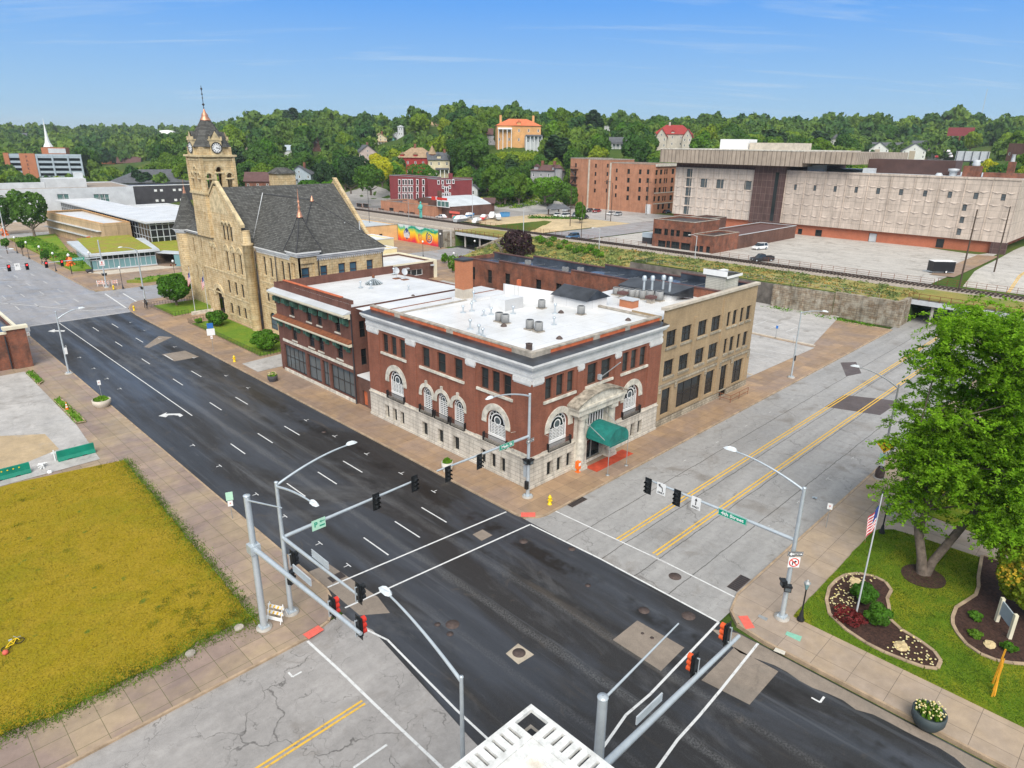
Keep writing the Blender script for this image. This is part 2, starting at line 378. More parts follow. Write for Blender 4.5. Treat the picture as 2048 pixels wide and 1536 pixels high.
def glassm(name,c,c2=None,rough=.08):
 m,nt,b=newmat(name); oi=N(nt,'ShaderNodeObjectInfo'); n=nzn(nt,pos(nt),.55,2)
 a=N(nt,'ShaderNodeMath',operation='ADD'); L_(nt,oi.outputs['Random'],a.inputs[0]); L_(nt,n,a.inputs[1])
 f=N(nt,'ShaderNodeMath',operation='MULTIPLY',i_1=.5); L_(nt,a.outputs[0],f.inputs[0])
 L_(nt,mixc(nt,f.outputs[0],c,c2 or tuple(x*2.2 for x in c)),b.inputs['Base Color']); b.inputs['Roughness'].default_value=rough
 b.inputs['Specular IOR Level'].default_value=.5
 return m
glassm('glass',(.010,.014,.016)); glassm('blue_glass',(.03,.07,.11),(.08,.17,.24)); glassm('aqua_glass',(.13,.26,.28),(.2,.36,.38),.15)
glassm('grey_glass',(.07,.09,.10),(.13,.15,.16)); glassm('teal_glass',(.06,.13,.12),(.1,.2,.18)); glassm('car_glass',(.015,.02,.025))
glassm('curtained_glass',(.010,.014,.015),(.055,.065,.065))
def emi(name,c,s):
 m,nt,b=newmat(name); b.inputs['Base Color'].default_value=c+(1,); b.inputs['Emission Color'].default_value=c+(1,); b.inputs['Emission Strength'].default_value=s
emi('red_lamp',(1,.03,.03),3.)
def shingle(name,c,rough=.9):
 m,nt,b=newmat(name)
 g=N(nt,'ShaderNodeNewGeometry'); s=N(nt,'ShaderNodeSeparateXYZ'); L_(nt,g.outputs['Position'],s.inputs[0])
 a=N(nt,'ShaderNodeMath',operation='ADD'); L_(nt,s.outputs[0],a.inputs[0]); L_(nt,s.outputs[1],a.inputs[1])
 cv=N(nt,'ShaderNodeCombineXYZ'); L_(nt,a.outputs[0],cv.inputs[0]); L_(nt,s.outputs[2],cv.inputs[1])
 t=N(nt,'ShaderNodeTexBrick',i_Scale=1.); L_(nt,cv.outputs[0],t.inputs['Vector'])
 t.inputs['Color1'].default_value=tuple(x*1.5 for x in c)+(1,); t.inputs['Color2'].default_value=tuple(x*.7 for x in c)+(1,); t.inputs['Mortar'].default_value=tuple(x*.45 for x in c)+(1,)
 t.inputs['Mortar Size'].default_value=.03; t.inputs['Brick Width'].default_value=.5; t.inputs['Row Height'].default_value=.22
 col=mixc(nt,1.,t.outputs[0],ramp(nt,nzn(nt,pos(nt),2.2,6,.75),[(.3,.7),(.7,1.3)]),'MULTIPLY')
 L_(nt,col,b.inputs['Base Color']); b.inputs['Roughness'].default_value=rough; b.inputs['Specular IOR Level'].default_value=.2
shingle('slate',(.095,.094,.088))
# striped/panelled materials
def panels(name,c,mort,bw,rh,ms,var=.1):
 brick(name,c,tuple(x*(1-var) for x in c),mort,bw=bw,rh=rh,ms=ms,stain=.2,streak=.3,bump=.2,off=0.)
panels('pale_precast',(.66,.56,.48),(.42,.36,.30),3.0,3.05,.05,.06)
panels('precast',(.62,.515,.43),(.42,.35,.29),2.95,3.05,.06,.10)
panels('ribbed_precast',(.44,.36,.285),(.24,.19,.15),1.45,40,.16,.06)
panels('brown_tile',(.125,.075,.068),(.20,.14,.12),1.5,2.0,.05,.2)
panels('brown_rib',(.10,.050,.042),(.06,.03,.025),.5,40,.1,.1)
panels('clapboard',(.62,.60,.52),(.40,.38,.33),30,.2,.03,.03)
panels('cast_wall',(.56,.40,.23),(.36,.25,.14),9,3.2,.05,.05)
# ---------------- ground materials ----------------
def ground_mats():
 #
 m,nt,b=newmat('dark_asphalt'); p=pos(nt); ps=pos(nt,(1,.07,1))
 col=mixc(nt,ramp(nt,nzn(nt,ps,.55,6,.6),[(.35,0.),(.68,1.)]),(.023,.026,.033),(.050,.056,.070))
 col=mixc(nt,ramp(nt,nzn(nt,pos(nt,(1,.25,1)),.20,4,.6,.6),[(.44,0.),(.56,.85)]),col,(.016,.0135,.012))
 col=mixc(nt,ramp(nt,nzn(nt,pos(nt,(1,.12,1)),1.6,8,.75),[(.60,0.),(.80,.8)]),col,(.13,.13,.135))
 col=mixc(nt,ramp(nt,nzn(nt,p,30,2,.7),[(.52,0.),(.72,.55)]),col,(.13,.125,.12))
 col=mixc(nt,ramp(nt,nzn(nt,pos(nt,(.9,.35,1)),.13,7,.75,.5),[(.54,0.),(.66,.55)]),col,(.105,.105,.108))
 col=mixc(nt,ramp(nt,nzn(nt,p,.55,5,.7,1.),[(.62,0.),(.70,.5)]),col,(.085,.07,.055))
 col=mixc(nt,ramp(nt,nzn(nt,pos(nt,(2.2,.05,1)),.8,5,.7),[(.58,0.),(.64,.4)]),col,(.09,.095,.105))
 col=mixc(nt,ramp(nt,nzn(nt,pos(nt,(1,.16,1)),.42,3,.6,.8),[(.64,0.),(.74,.5)]),col,(.075,.060,.045))
 g=N(nt,'ShaderNodeNewGeometry'); s=N(nt,'ShaderNodeSeparateXYZ'); L_(nt,g.outputs[0],s.inputs[0]); wv=N(nt,'ShaderNodeMath',operation='MULTIPLY_ADD',i_1=1.1); L_(nt,nzn(nt,pos(nt,(1,.3,1)),.5,5,.7),wv.inputs[0]); L_(nt,s.outputs[0],wv.inputs[2])
 for x0,hw,cc,am,nsc in ((27.2,.42,(.15,.15,.15),.6,9),(30.5,.4,(.14,.14,.14),.45,9),(23.9,.35,(.13,.13,.135),.35,9),(34.2,1.5,(.012,.0105,.0095),.95,.22),(31.4,.5,(.014,.013,.013),.7,.3)):
  a=N(nt,'ShaderNodeMath',operation='SUBTRACT',i_1=x0); L_(nt,wv.outputs[0],a.inputs[0]); c=N(nt,'ShaderNodeMath',operation='ABSOLUTE'); L_(nt,a.outputs[0],c.inputs[0])
  k=mixc(nt,1.,ramp(nt,c.outputs[0],[(hw*.35,am),(hw,0.)]),ramp(nt,nzn(nt,p,nsc,4,.75),[(.44,0.),(.58,1.)]),'MULTIPLY'); col=mixc(nt,k,col,cc)
 L_(nt,col,b.inputs['Base Color']); L_(nt,ramp(nt,nzn(nt,ps,.4,4),[(.35,.30),(.7,.72)]),b.inputs['Roughness']); b.inputs['Specular IOR Level'].default_value=.4
 def grey(name,base,str_,crack=.5,cs=.16,rough=(.5,.8),seam=None,stain=(.17,.145,.12)):
  m,nt,b=newmat(name); p=pos(nt)
  col=mixc(nt,ramp(nt,nzn(nt,pos(nt,str_),.5,6,.62),[(.3,0.),(.7,1.)]),tuple(x*.70 for x in base),tuple(x*1.12 for x in base))
  col=mixc(nt,ramp(nt,nzn(nt,p,26,3,.8),[(.4,0.),(.7,.6)]),col,tuple(x*1.4 for x in base)); col=mixc(nt,ramp(nt,nzn(nt,p,19,2,.8),[(.62,0.),(.72,.6)]),col,tuple(x*.45 for x in base)); col=mixc(nt,1.,col,ramp(nt,nzn(nt,p,1.7,6,.75),[(.3,.84),(.7,1.12)]),'MULTIPLY')
  col=mixc(nt,ramp(nt,nzn(nt,p,.22,5,.6,1.),[(.56,0.),(.70,.55)]),col,stain)
  if crack:
   nd=N(nt,'ShaderNodeTexNoise',i_Scale=.9,i_Detail=5.); L_(nt,p,nd.inputs['Vector'])
   va=N(nt,'ShaderNodeVectorMath',operation='MULTIPLY_ADD'); va.inputs[1].default_value=(2.2,2.2,0); L_(nt,nd.outputs['Color'],va.inputs[0]); L_(nt,p,va.inputs[2])
   for sc,th,amt in ((cs,.006,.9),(cs*3.2,.010,.6)):
    v=N(nt,'ShaderNodeTexVoronoi',feature='DISTANCE_TO_EDGE',i_Scale=sc); L_(nt,va.outputs[0],v.inputs['Vector'])
    e=ramp(nt,v.outputs[0],[(th*.3,1.),(th,0.)])
    k=mixc(nt,1.,e,ramp(nt,nzn(nt,p,.25 if sc==cs else .5,3),[(.42,0.),(.56,1.)]),'MULTIPLY')
    k=mixc(nt,1.,k,(crack*amt,)*3,'MULTIPLY'); col=mixc(nt,k,col,(.035,.03,.027))
  if seam:   # long joints parallel to the street
   g=N(nt,'ShaderNodeNewGeometry'); s=N(nt,'ShaderNodeSeparateXYZ'); L_(nt,g.outputs[0],s.inputs[0])
   w=N(nt,'ShaderNodeMath',operation='MULTIPLY_ADD',i_1=.35); L_(nt,nzn(nt,p,.35,5,.7),w.inputs[0]); L_(nt,s.outputs[1],w.inputs[2])
   for y0 in seam:
    a=N(nt,'ShaderNodeMath',operation='SUBTRACT',i_1=y0); L_(nt,w.outputs[0],a.inputs[0])
    c=N(nt,'ShaderNodeMath',operation='ABSOLUTE'); L_(nt,a.outputs[0],c.inputs[0])
    col=mixc(nt,ramp(nt,c.outputs[0],[(.015,.85),(.05,0.)]),col,(.05,.045,.04))
  L_(nt,col,b.inputs['Base Color']); L_(nt,ramp(nt,nzn(nt,p,.3,3),[(.35,rough[0]),(.65,rough[1])]),b.inputs['Roughness'])
  b.inputs['Specular IOR Level'].default_value=.35
 grey('grey_asphalt',(.32,.31,.30),(.1,1,1),seam=(20.6,23.5,26.6,30.1))
 grey('old_asphalt',(.325,.305,.29),(.3,1,1),crack=.8)
 grey('upper_asphalt',(.31,.30,.305),(1,.1,1),crack=.3,rough=(.3,.7))
 grey('lot_asphalt',(.42,.40,.38),(1,.4,1),crack=.5,cs=.09)
 grey('far_lot',(.47,.44,.40),(1,.35,1),crack=.6,cs=.06)
 grey('sand_lot',(.52,.40,.235),(1,.5,1),crack=0,stain=(.34,.28,.2))
 grey('tan_lot',(.44,.33,.20),(1,.6,1),crack=0,stain=(.32,.3,.29))
 grey('patch_concrete',(.25,.205,.165),(1,.4,1),crack=.2,stain=(.17,.15,.13))
 grey('patch_pale',(.46,.39,.30),(1,1,1),crack=.1)
 grey('patch_dark',(.10,.08,.078),(1,1,1),crack=.3)
 def slabs(name,c1,c2,c3,bw=1.55,rh=1.5,rot=0,ms=.018,mort=(.10,.08,.06)):
  m,nt,b=newmat(name); p=pos(nt)
  t=N(nt,'ShaderNodeTexBrick',i_Scale=1.,offset=0.); L_(nt,p,t.inputs['Vector'])
  t.inputs['Color1'].default_value=c1+(1,); t.inputs['Color2'].default_value=c2+(1,); t.inputs['Mortar'].default_value=mort+(1,)
  t.inputs['Mortar Size'].default_value=ms; t.inputs['Brick Width'].default_value=bw; t.inputs['Row Height'].default_value=rh
  col=mixc(nt,ramp(nt,nzn(nt,p,.16,5,.6,.6),[(.42,0.),(.6,.8)]),t.outputs[0],c3)
  t2=N(nt,'ShaderNodeTexBrick',i_Scale=1.,offset=0.); L_(nt,p,t2.inputs['Vector']); t2.inputs['Brick Width'].default_value=bw*2; t2.inputs['Row Height'].default_value=rh*3; t2.inputs['Mortar Size'].default_value=0.
  t2.inputs['Color1'].default_value=(.86,.86,.86,1); t2.inputs['Color2'].default_value=(1.1,1.08,1.04,1)
  col=mixc(nt,1.,col,t2.outputs[0],'MULTIPLY')
  col=mixc(nt,1.,col,ramp(nt,nzn(nt,p,1.1,7,.7),[(.3,.8),(.7,1.1)]),'MULTIPLY')
  col=mixc(nt,mixc(nt,1.,t.outputs['Fac'],(.8,)*3,'MULTIPLY'),col,mort)
  L_(nt,col,b.inputs['Base Color']); L_(nt,ramp(nt,nzn(nt,p,.3,3),[(.4,.45),(.65,.85)]),b.inputs['Roughness']); b.inputs['Specular IOR Level'].default_value=.4
 slabs('sidewalk_slabs',(.40,.27,.165),(.33,.22,.14),(.28,.205,.165),ms=.011)
 slabs('sidewalk_mauve',(.32,.235,.195),(.27,.20,.17),(.38,.29,.19),mort=(.12,.11,.05))
 slabs('sidewalk_tan',(.43,.33,.235),(.38,.29,.21),(.36,.29,.24),bw=2.1,rh=2.1,ms=.013)
 simple('kerb_stone',(.37,.27,.18),.85,.25,1.2)
 def grass(name,a,b_,c,sc=.5,spots=None):
  m,nt,b=newmat(name); p=pos(nt)
  col=mixc(nt,ramp(nt,nzn(nt,p,sc,7,.72),[(.33,0.),(.67,1.)]),a,b_)
  col=mixc(nt,ramp(nt,nzn(nt,p,sc*.3,5,.65,.6),[(.48,0.),(.66,.75)]),col,c)
  if spots: col=mixc(nt,ramp(nt,nzn(nt,p,1.1,3,.5),[(.67,0.),(.73,.8)]),col,spots)
  n=nzn(nt,p,9,4,.8); col=mixc(nt,1.,col,ramp(nt,n,[(.3,.62),(.7,1.35)]),'MULTIPLY')
  L_(nt,col,b.inputs['Base Color']); b.inputs['Roughness'].default_value=.95; b.inputs['Specular IOR Level'].default_value=.1
  bumpn(nt,b,nzn(nt,p,6,4,.8),.6,.06)
 grass('yellow_grass',(.255,.195,.009),(.32,.225,.022),(.20,.185,.009),.5,(.085,.135,.018))
 grass('verge_grass',(.10,.19,.02),(.16,.25,.03),(.22,.25,.03),1.2)
 grass('lawn',(.085,.15,.010),(.13,.195,.013),(.25,.23,.016),.6)
 grass('hill_grass',(.04,.075,.014),(.07,.115,.02),(.15,.16,.04),.05)
 grass('dry_bank',(.15,.20,.05),(.34,.26,.08),(.42,.36,.17),.16,(.20,.24,.13))
 grass('sedum',(.34,.33,.04),(.20,.24,.04),(.34,.20,.08),.9)
 grass('meadow',(.12,.24,.025),(.20,.28,.03),(.30,.20,.07),.35)
 # ballast
 m,nt,b=newmat('ballast'); p=pos(nt); col=mixc(nt,ramp(nt,nzn(nt,p,3,6,.8),[(.35,0.),(.65,1.)]),(.20,.155,.12),(.46,.40,.34)); L_(nt,col,b.inputs['Base Color']); b.inputs['Roughness'].default_value=.95
 def line(name,c,wear):
  m,nt,b=newmat(name); p=pos(nt); col=mixc(nt,ramp(nt,nzn(nt,p,3,8,.8),[(.52,0.),(.66,wear)]),c,(.16,.15,.145)); L_(nt,col,b.inputs['Base Color']); b.inputs['Roughness'].default_value=.7
 line('white_line',(.66,.66,.65),.6); line('yellow_line',(.74,.44,.05),.75); line('worn_white',(.5,.49,.48),.9)
ground_mats()
# ---------------- terrain ----------------
ANC=[(x,y,4.4) for x in (165,182,200,214) for y in (-60,-20,10,50,75,100,125,150,180)]+[(235,y,4.6) for y in (50,75,100,125,150,180)]
ANC+=[(160,y,3.8) for y in (210,250)]+[(186,y,4.5) for y in (216,240,258)]+[(150,300,2.),(150,360,1.5),(220,20,5.5),(230,-40,6)]
ANC+=[(x,y,0.) for x,y in ((60,310),(100,320),(20,300),(60,400),(100,400),(0,400),(-60,350),(50,520),(120,480),(-40,520))]
for a in ((1035,292,400),(1035,310,370),(830,352,395),(875,358,385),(735,325,480),(775,295,620),(605,376,400),(1345,301,500),(1830,320,620),(1600,335,420),(2000,292,700),(1960,335,520),(935,392,330),
   (1085,378,330),(105,352,620),(240,332,800),(1150,330,360),(2040,380,380),(1180,300,420),(760,292,590),(780,290,600),(795,292,610),(803,292,606),(732,328,470),(836,352,385),(491,300,560),(572,312,520),(632,302,540),(984,290,430),(1237,298,440),(1215,262,640),(868,262,620),(1668,290,640),(1795,322,640),(1752,322,610),(1822,326,600),(1852,320,625),(1868,312,670),(1894,308,690),(1917,298,720),(1096,376,335),(925,392,325),(530,378,360),(2050,322,480)): ANC.append(AT(*a))
for px,py,D,h in ((-150,262,1400,12),(0,262,1400,12),(150,263,1400,12),(320,263,1350,12),(470,252,1000,13),(560,241,850,13),(620,234,760,13),(700,234,680,13),(800,226,620,13),(880,216,560,13),(1000,217,540,13),
   (1100,224,520,13),(1200,233,560,13),(1300,243,620,13),(1400,238,640,13),(1500,244,680,13),(1600,246,720,13),(1700,243,760,13),(1800,250,800,13),(1900,238,840,13),(2000,247,850,13),(2150,255,850,13)):
 x,y,z=AT(px,py,D); ANC.append((x,y,z-h))
 x,y,z2=AT(px,py,D*1.25); ANC.append((x,y,z-h-3)); x,y,_=AT(px,py,D*2.2); ANC.append((x,y,z-h-3))
for px in (50,200,330): x,y,_=AT(px,300,800); ANC.append((x,y,6.)); x,y,_=AT(px,300,1000); ANC.append((x,y,14.))
_A=np.array(ANC)
def hill(x,y):
 w=1/(((_A[:,0]-x)**2+(_A[:,1]-y)**2)+12)**1.9
 return float((w*_A[:,2]).sum()/w.sum())
C1=(16.8,34.0); C2=(140.5,160.5)
def ter(x,y):
 for c in (C1,C2):
  if c[0]<y<c[1]:
   if x<166: return -.15 if x<127 else -.02
   return min(hill(x,y),-.02+(x-166)*.3)
 if y<300:
  if x<112: return -.15
  if 92<y<141 or y<C1[0]:
   if x<117: return -.15
   if x<139: return -.15+4.65*((x-117)/22)
  elif x<131: return -.15
  if x<157: return 4.5
  if x<172: t=(x-157)/15; return 4.5*(1-t)+hill(x,y)*t
  return hill(x,y)
 if y<330 and x<131: return max(-.15,hill(x,y)*(y-300)/30-.15)
 return hill(x,y)
def gridmesh(mb,xs,ys,f):
 vs=[(x,y,f(x,y)) for y in ys for x in xs]; n=len(xs)
 fs=[(j*n+i,j*n+i+1,(j+1)*n+i+1,(j+1)*n+i) for j in range(len(ys)-1) for i in range(n-1)]
 return mb.add(vs,fs,0,True)
def rng(a,b,s): return [a+s*i for i in range(int((b-a)/s)+1)]
xs=[-3000,-1200,-500,-200,-60,0,50,90,111.9,112]+rng(117,139,2)+[126.95,127.05,130.95,131.05,145,157,164,166]+rng(172,300,8)+rng(310,700,18)+rng(730,1300,60)+[1500,1900,2500,3500,6000]
ys=[-3000,-1200,-500,-200,-60,-20,0,C1[0]-.05,C1[0]+.001,C1[1]-.001,C1[1]+.05,60,91.95,92.05]+rng(100,135,7)+[C2[0]-.05,C2[0]+.001,C2[1]-.001,C2[1]+.05]+rng(170,330,10)+rng(345,700,18)+rng(730,1500,60)+[1700,2000,2600,3600,6000]
t=gridmesh(MB(),sorted(xs),sorted(ys),ter); struct('ground',t,M['hill_grass'])
def sheet(name,pts,z,mat): return struct(name,MB().poly([(x,y,z) for x,y in pts]),M[mat])
def rect(a,b,c,d): return [(a,c),(b,c),(b,d),(a,d)]
def tsheet(name,x0,x1,y0,y1,sx_,sy_,dz,mat):
 xs=lin(x0,x1,max(2,int((x1-x0)/sx_)+1)); ys=lin(y0,y1,max(2,int((y1-y0)/sy_)+1))
 return struct(name,gridmesh(MB(),xs,ys,lambda x,y:ter(x,y)+dz),M[mat])
def rc(x,y,r,q,n=7):   # rounded corner, q = quadrant the block lies in
 a0={'ne':180,'nw':270,'sw':0,'se':90}[q]; cx=x+(r if 'e' in q else -r); cy=y+(r if 'n' in q else -r)
 return [(cx+r*math.cos(R(a0+90*i/n)),cy+r*math.sin(R(a0+90*i/n))) for i in range(n+1)]
KX0,KX1,KY0,KY1=19.5,36.35,17.0,33.9
sheet('main_road',[(KX1+.05,-60),(KX1+.05,KY0),(36.45,KY1-.3),(KX1+.2,40),(KX1+.2,134.8),(KX0-.6,134.8),(KX0-.6,33.6),(19.4,31.8),(18.55,23.4),(18.3,21),(18.0,16.4),(18,-60)],0.004,'dark_asphalt')
sheet('upper_road',rect(18.6,37,134.8,700),0,'upper_asphalt')
sheet('cross_street',rect(37,135,138.2,158.2),0,'upper_asphalt')
sheet('cross_street',rect(-200,18.6,138.2,158),0,'upper_asphalt')
sheet('east_street',rect(KX1-.3,172,KY0-.6,KY1+.6),0,'grey_asphalt')
sheet('west_street',rect(-200,KX0+.4,KY0-.6,KY1+.6),0,'old_asphalt')
sheet('back_street',rect(37,131,262,275),0,'lot_asphalt')
sheet('underpass_road',rect(135,170,141,160),.004,'dark_asphalt')
def block(name,pts,mat='sidewalk_slabs',h=.13):
 if sum(pts[i][0]*pts[(i+1)%len(pts)][1]-pts[(i+1)%len(pts)][0]*pts[i][1] for i in range(len(pts)))<0: pts=pts[::-1]
 mb=MB().prism(pts,-.3,h); o=struct(name,mb,M[mat])
 # kerb, 3 mm proud of the slabs
 n=len(pts); cx=sum(p[0] for p in pts)/n; cy=sum(p[1] for p in pts)/n; k=MB()
 for i in range(n):
  a=Vector(pts[i]+(0,)); b=Vector(pts[(i+1)%n]+(0,)); d=(b-a)
  if d.length<1e-3: continue
  d.normalize(); q=Vector((-d.y,d.x,0))*.16; q0=Vector((-d.y,d.x,0))*-.004
  k.hexa([tuple(v) for v in (a+q0+Vector((0,0,-.3)),b+q0+Vector((0,0,-.3)),b+q+Vector((0,0,-.3)),a+q+Vector((0,0,-.3)),a+q0+Vector((0,0,h+.006)),b+q0+Vector((0,0,h+.006)),b+q+Vector((0,0,h+.006)),a+q+Vector((0,0,h+.006)))])
 struct('kerb',k,M['kerb_stone'])
block('sidewalk',rc(KX1,KY1-.3,2.1,'ne')+[(128,KY1),(128,143.2),(40.5,143.2),(38.6,141.6),(37.2,138.4),(36.6,135.5),(KX1,132)])
block('sidewalk',[(128,KY0),(KX1+3.6,KY0),(KX1+1.6,KY0-.55),(KX1+.6,KY0-1.6),(KX1+.3,KY0-3.6),(KX1+.3,-80),(128,-80)],'sidewalk_tan')
block('sidewalk',[(KX0,KY1+3.6),(KX0,136),(KX0-1.5,138.2),(-200,138.2),(-200,KY1)]+[(KX0-3.6,KY1),(KX0-1.7,KY1+.5),(KX0-.5,KY1+1.7)],'sidewalk_mauve')
block('sidewalk',[(-200,KY0),(-200,-80),(KX0,-80),(KX0,KY0-3.6),(KX0-.5,KY0-1.7),(KX0-1.7,KY0-.5),(KX0-3.6,KY0)],'sidewalk_tan')
block('sidewalk',[(KX1+.3,161),(KX1+1,159),(KX1+3,158),(131,158),(131,262),(KX1+.3,262)],'sidewalk_slabs')
block('sidewalk',[(19,158),(19,262),(-200,262),(-200,158)],'sidewalk_mauve')
block('sidewalk',[(KX1,275),(131,275),(131,420),(KX1,420)],'sidewalk_tan')
Z=.16
# NW block: parking lot, worn lawn
sheet('west_parking_lot',[(14.9,107.5),(14.9,82.3),(14.2,71.2),(-120,71.2),(-120,107.5)],Z,'lot_asphalt')
sheet('tan_gravel_patch',[G(*p,Z) for p in ((-60,880),(0,872),(90,868),(118,898),(60,922),(0,940),(-60,955))],Z+.004,'tan_lot')
edge=[];
for i in range(60):
 t=i/59; x=15.8-1.6*t; y=69.3-32.2*t; edge.append((x+rnd.uniform(-.08,.08),y))
e2=[]
for i in range(60):
 x=14.2-34*i/59; y=38.0+(rnd.uniform(-.12,.12))+(.35 if (i//7)%3==0 else 0); e2.append((x,y))
def lawn(name,outline,mat,h=.03): return struct(name,MB().prism(outline,.1,Z+h),M[mat])
lawn('worn_lawn',edge+e2+[(-60,38),(-60,66),(7,71),(11,70.3)],'yellow_grass')
# a greener fringe of uncut grass along the pavement, as blades
def blades(name,pts,n,h,mat,spread=.4,z=Z,w=.05,kind='stuff'):
 V=[];Fc=[]; b=0
 for _ in range(n):
  i=rnd.randrange(len(pts)-1); t=rnd.random(); x=pts[i][0]*(1-t)+pts[i+1][0]*t+rnd.uniform(-spread,spread); y=pts[i][1]*(1-t)+pts[i+1][1]*t+rnd.uniform(-spread,spread)
  a=rnd.uniform(0,PI); hh=h*rnd.uniform(.4,1.1); ww=w*rnd.uniform(.7,1.5); c,s=math.cos(a)*ww,math.sin(a)*ww; lx,ly=rnd.uniform(-.6,.6)*hh,rnd.uniform(-.6,.6)*hh
  V+=[(x-c,y-s,z),(x+c,y+s,z),(x+lx,y+ly,z+hh)]; Fc.append((b,b+1,b+2)); b+=3
 mb=MB(); mb.add(V,Fc); return tag(mb.build(name,mat),kind=kind)
# park
P1=[(40.4,13.1)]+[(x,13.15+rnd.uniform(-.05,.05)) for x in lin(41,55.3,22)]+[(56.3,12.9),(57.2,12.0),(57.5,9.9),(57.7,5.9),(57.9,-3),(57.9,-70),(40.3,-70)]
lawn('park_lawn',P1[::-1],'lawn')
lawn('park_lawn',[(63.5,13),(120,13),(120,-70),(61.2,-70),(61.3,3.7),(61.9,10.7),(62.4,12.4)],'lawn')
# east lots
sheet('small_parking_lot',[(83,39),(106.4,38.6),(107,56),(98,57),(98,120),(83,120)],Z,'lot_asphalt')
sheet('wall_parking_lot',[(108,39.5),(130.9,44),(130.9,92),(117,92),(117,120),(108,120)],Z,'lot_asphalt')
tsheet('bank_scrub',117,145.4,92.1,140.4,2,3,.06,'dry_bank'); tsheet('bank_scrub',131.1,145.4,34.2,92.1,2,4,.06,'dry_bank')
tsheet('bank_scrub',117.5,145.4,-60,16.7,3,6,.06,'dry_bank'); tsheet('bank_scrub',131.1,145.4,160.8,292,3,8,.05,'ballast')
B=MB();
def bal(x,y): return 4.5+.25*max(0,1-abs(x-149)/3.4)
gridmesh(B,[145.4,147.2,147.6,150.4,150.8,152.9],[-80,C1[0],C1[1],C2[0],C2[1],300],lambda x,y:4.56+(.2 if 147.5<x<150.5 else 0)); struct('railway_ballast',B,M['ballast'])
tsheet('far_parking_lot',153,212,35.5,121.5,9,6,.12,'far_lot')
tsheet('far_street',153.2,320,122.5,138.5,8,4,.13,'upper_asphalt')
tsheet('sand_lot',155,196,138.4,180,5,5,.14,'sand_lot'); tsheet('hotel_parking_lot',196,229,138.4,212,6,6,.16,'lot_asphalt')
tsheet('garage_forecourt',153,200,180.2,300,5,6,.1,'old_asphalt')
tsheet('far_road',172,420,C1[0]+.3,C1[1]-.3,8,4,.06,'far_lot'); tsheet('far_pavement',165,206,34.3,38.8,8,2,.2,'sidewalk_slabs')
# library surroundings
lawn('library_meadow',[(39.6,186),(43.5,184.5),(46.5,208),(46,214),(53,262),(40,258)],'meadow',.4)
lawn('library_lawn',[(44.5,163.5),(47,161),(78,161),(78,165.5),(60,166.5)],'meadow',.5)
lawn('city_hall_lawn',[(41.2,93),(46.9,93),(47,108),(47,118.5),(41.2,118.5)],'verge_grass')
lawn('city_hall_lawn',[(41,126),(44,126.5),(53,126.5),(53,137),(41,136.6)],'verge_grass')
sheet('driveway',[(37.6,86.3),(45,86.3),(45,92),(37.6,91.2)],Z,'lot_asphalt')
sheet('grey_slabs',[(36.9,40),(36.9,52),(40.2,52),(40.2,40)],Z-.02,'sidewalk_slabs')
# patches and lids in the carriageway
pm=MB()
for P in ([(29.9,20.3),(32.6,20.3),(32.6,16.7),(29.8,16.6)],[(34.9,14.5),(34.9,11.6),(31.2,11.6),(30.9,14.5)],[(31.2,103.9),(34.4,103.5),(34.7,99.0),(31.3,99.2)],[(34.4,114.5),(35.8,112.5),(31,108.6),(30.6,109.6)],
   [(19.6,40.4),(21.2,40.3),(21.6,34.4),(21.2,32.4),(19.6,33.6)],[(31.7,35.8),(32.8,35.8),(32.8,34.6),(31.6,34.6)],[(35.4,16.4),(36.3,15),(36.3,-20)]+[(35.4+rnd.uniform(-.35,.3),-20+i*.8) for i in range(41)]+[(34.7,14)]): pm.poly([(x,y,.008) for x,y in P])
struct('road_patches',pm,M['patch_concrete'])
pm=MB().poly([(x,y,.010) for x,y in ((24.1,24.2),(25.3,24.3),(25.3,22.9),(24.0,23.0))]); struct('road_patches',pm,M['patch_pale'])
pm=MB()
for P in ([(82,27.4),(88,27.4),(91,21.5),(84,21.7)],[(96,30),(102,33),(104,31.5),(99,29)]): pm.poly([(x,y,.004) for x,y in P])
struct('road_patches',pm,M['patch_dark'])
# markings
wl=MB(); yl=MB(); ww=MB()
def strip(mb,a,b,w,z=.014):
 a=Vector(a+(0,)) if len(a)==2 else a; b=Vector(b+(0,)); d=(b-a);
 if d.length<.01: return
 d.normalize(); q=Vector((-d.y,d.x,0))*w/2
 mb.poly([(p.x,p.y,z) for p in (a-q,b-q,b+q,a+q)])
def pstrip(mb,pts,w):
 for i in range(len(pts)-1): strip(mb,G(*pts[i]),G(*pts[i+1]),w)
for y in (127.9,115.8,103.4,93.2,79.3,66.8,54.7,42.1): strip(wl,(31.38,y),(31.38,y-3.4),.12)
for y in (127.5,115.6,103.6,91.5,79.6,66.9,54.3,41.8): strip(wl,(28.35,y),(28.35,y-3.4),.12)
for y in (66.3,54.2,41.5): strip(wl,(25.1,y),(25.1,y-3.4),.12)
for y in (1,-11): strip(wl,(32.4,y),(32.4,y-3.4),.16); strip(wl,(29,y),(29,y-3.4),.16)
strip(wl,(25.05,134.4),(25.2,76.8),.12)
for i in range(14):
 for x in (22.3,25.4,28.7,31.9): strip(ww,(x,150+i*12),(x,154+i*12),.2)
pstrip(wl,[(1012.5,1023.8),(655,1175)],.15); pstrip(wl,[(1060.5,1049),(690,1216)],.15)
pstrip(wl,[(1110,1022),(1299,1110)],.13); pstrip(ww,[(1299,1110),(1335,1127)],.2); pstrip(wl,[(1335,1127),(1472.5,1196)],.13); pstrip(wl,[(1060.5,1049),(1200,1117.5),(1366,1206),(1437.5,1244.5)],.15)
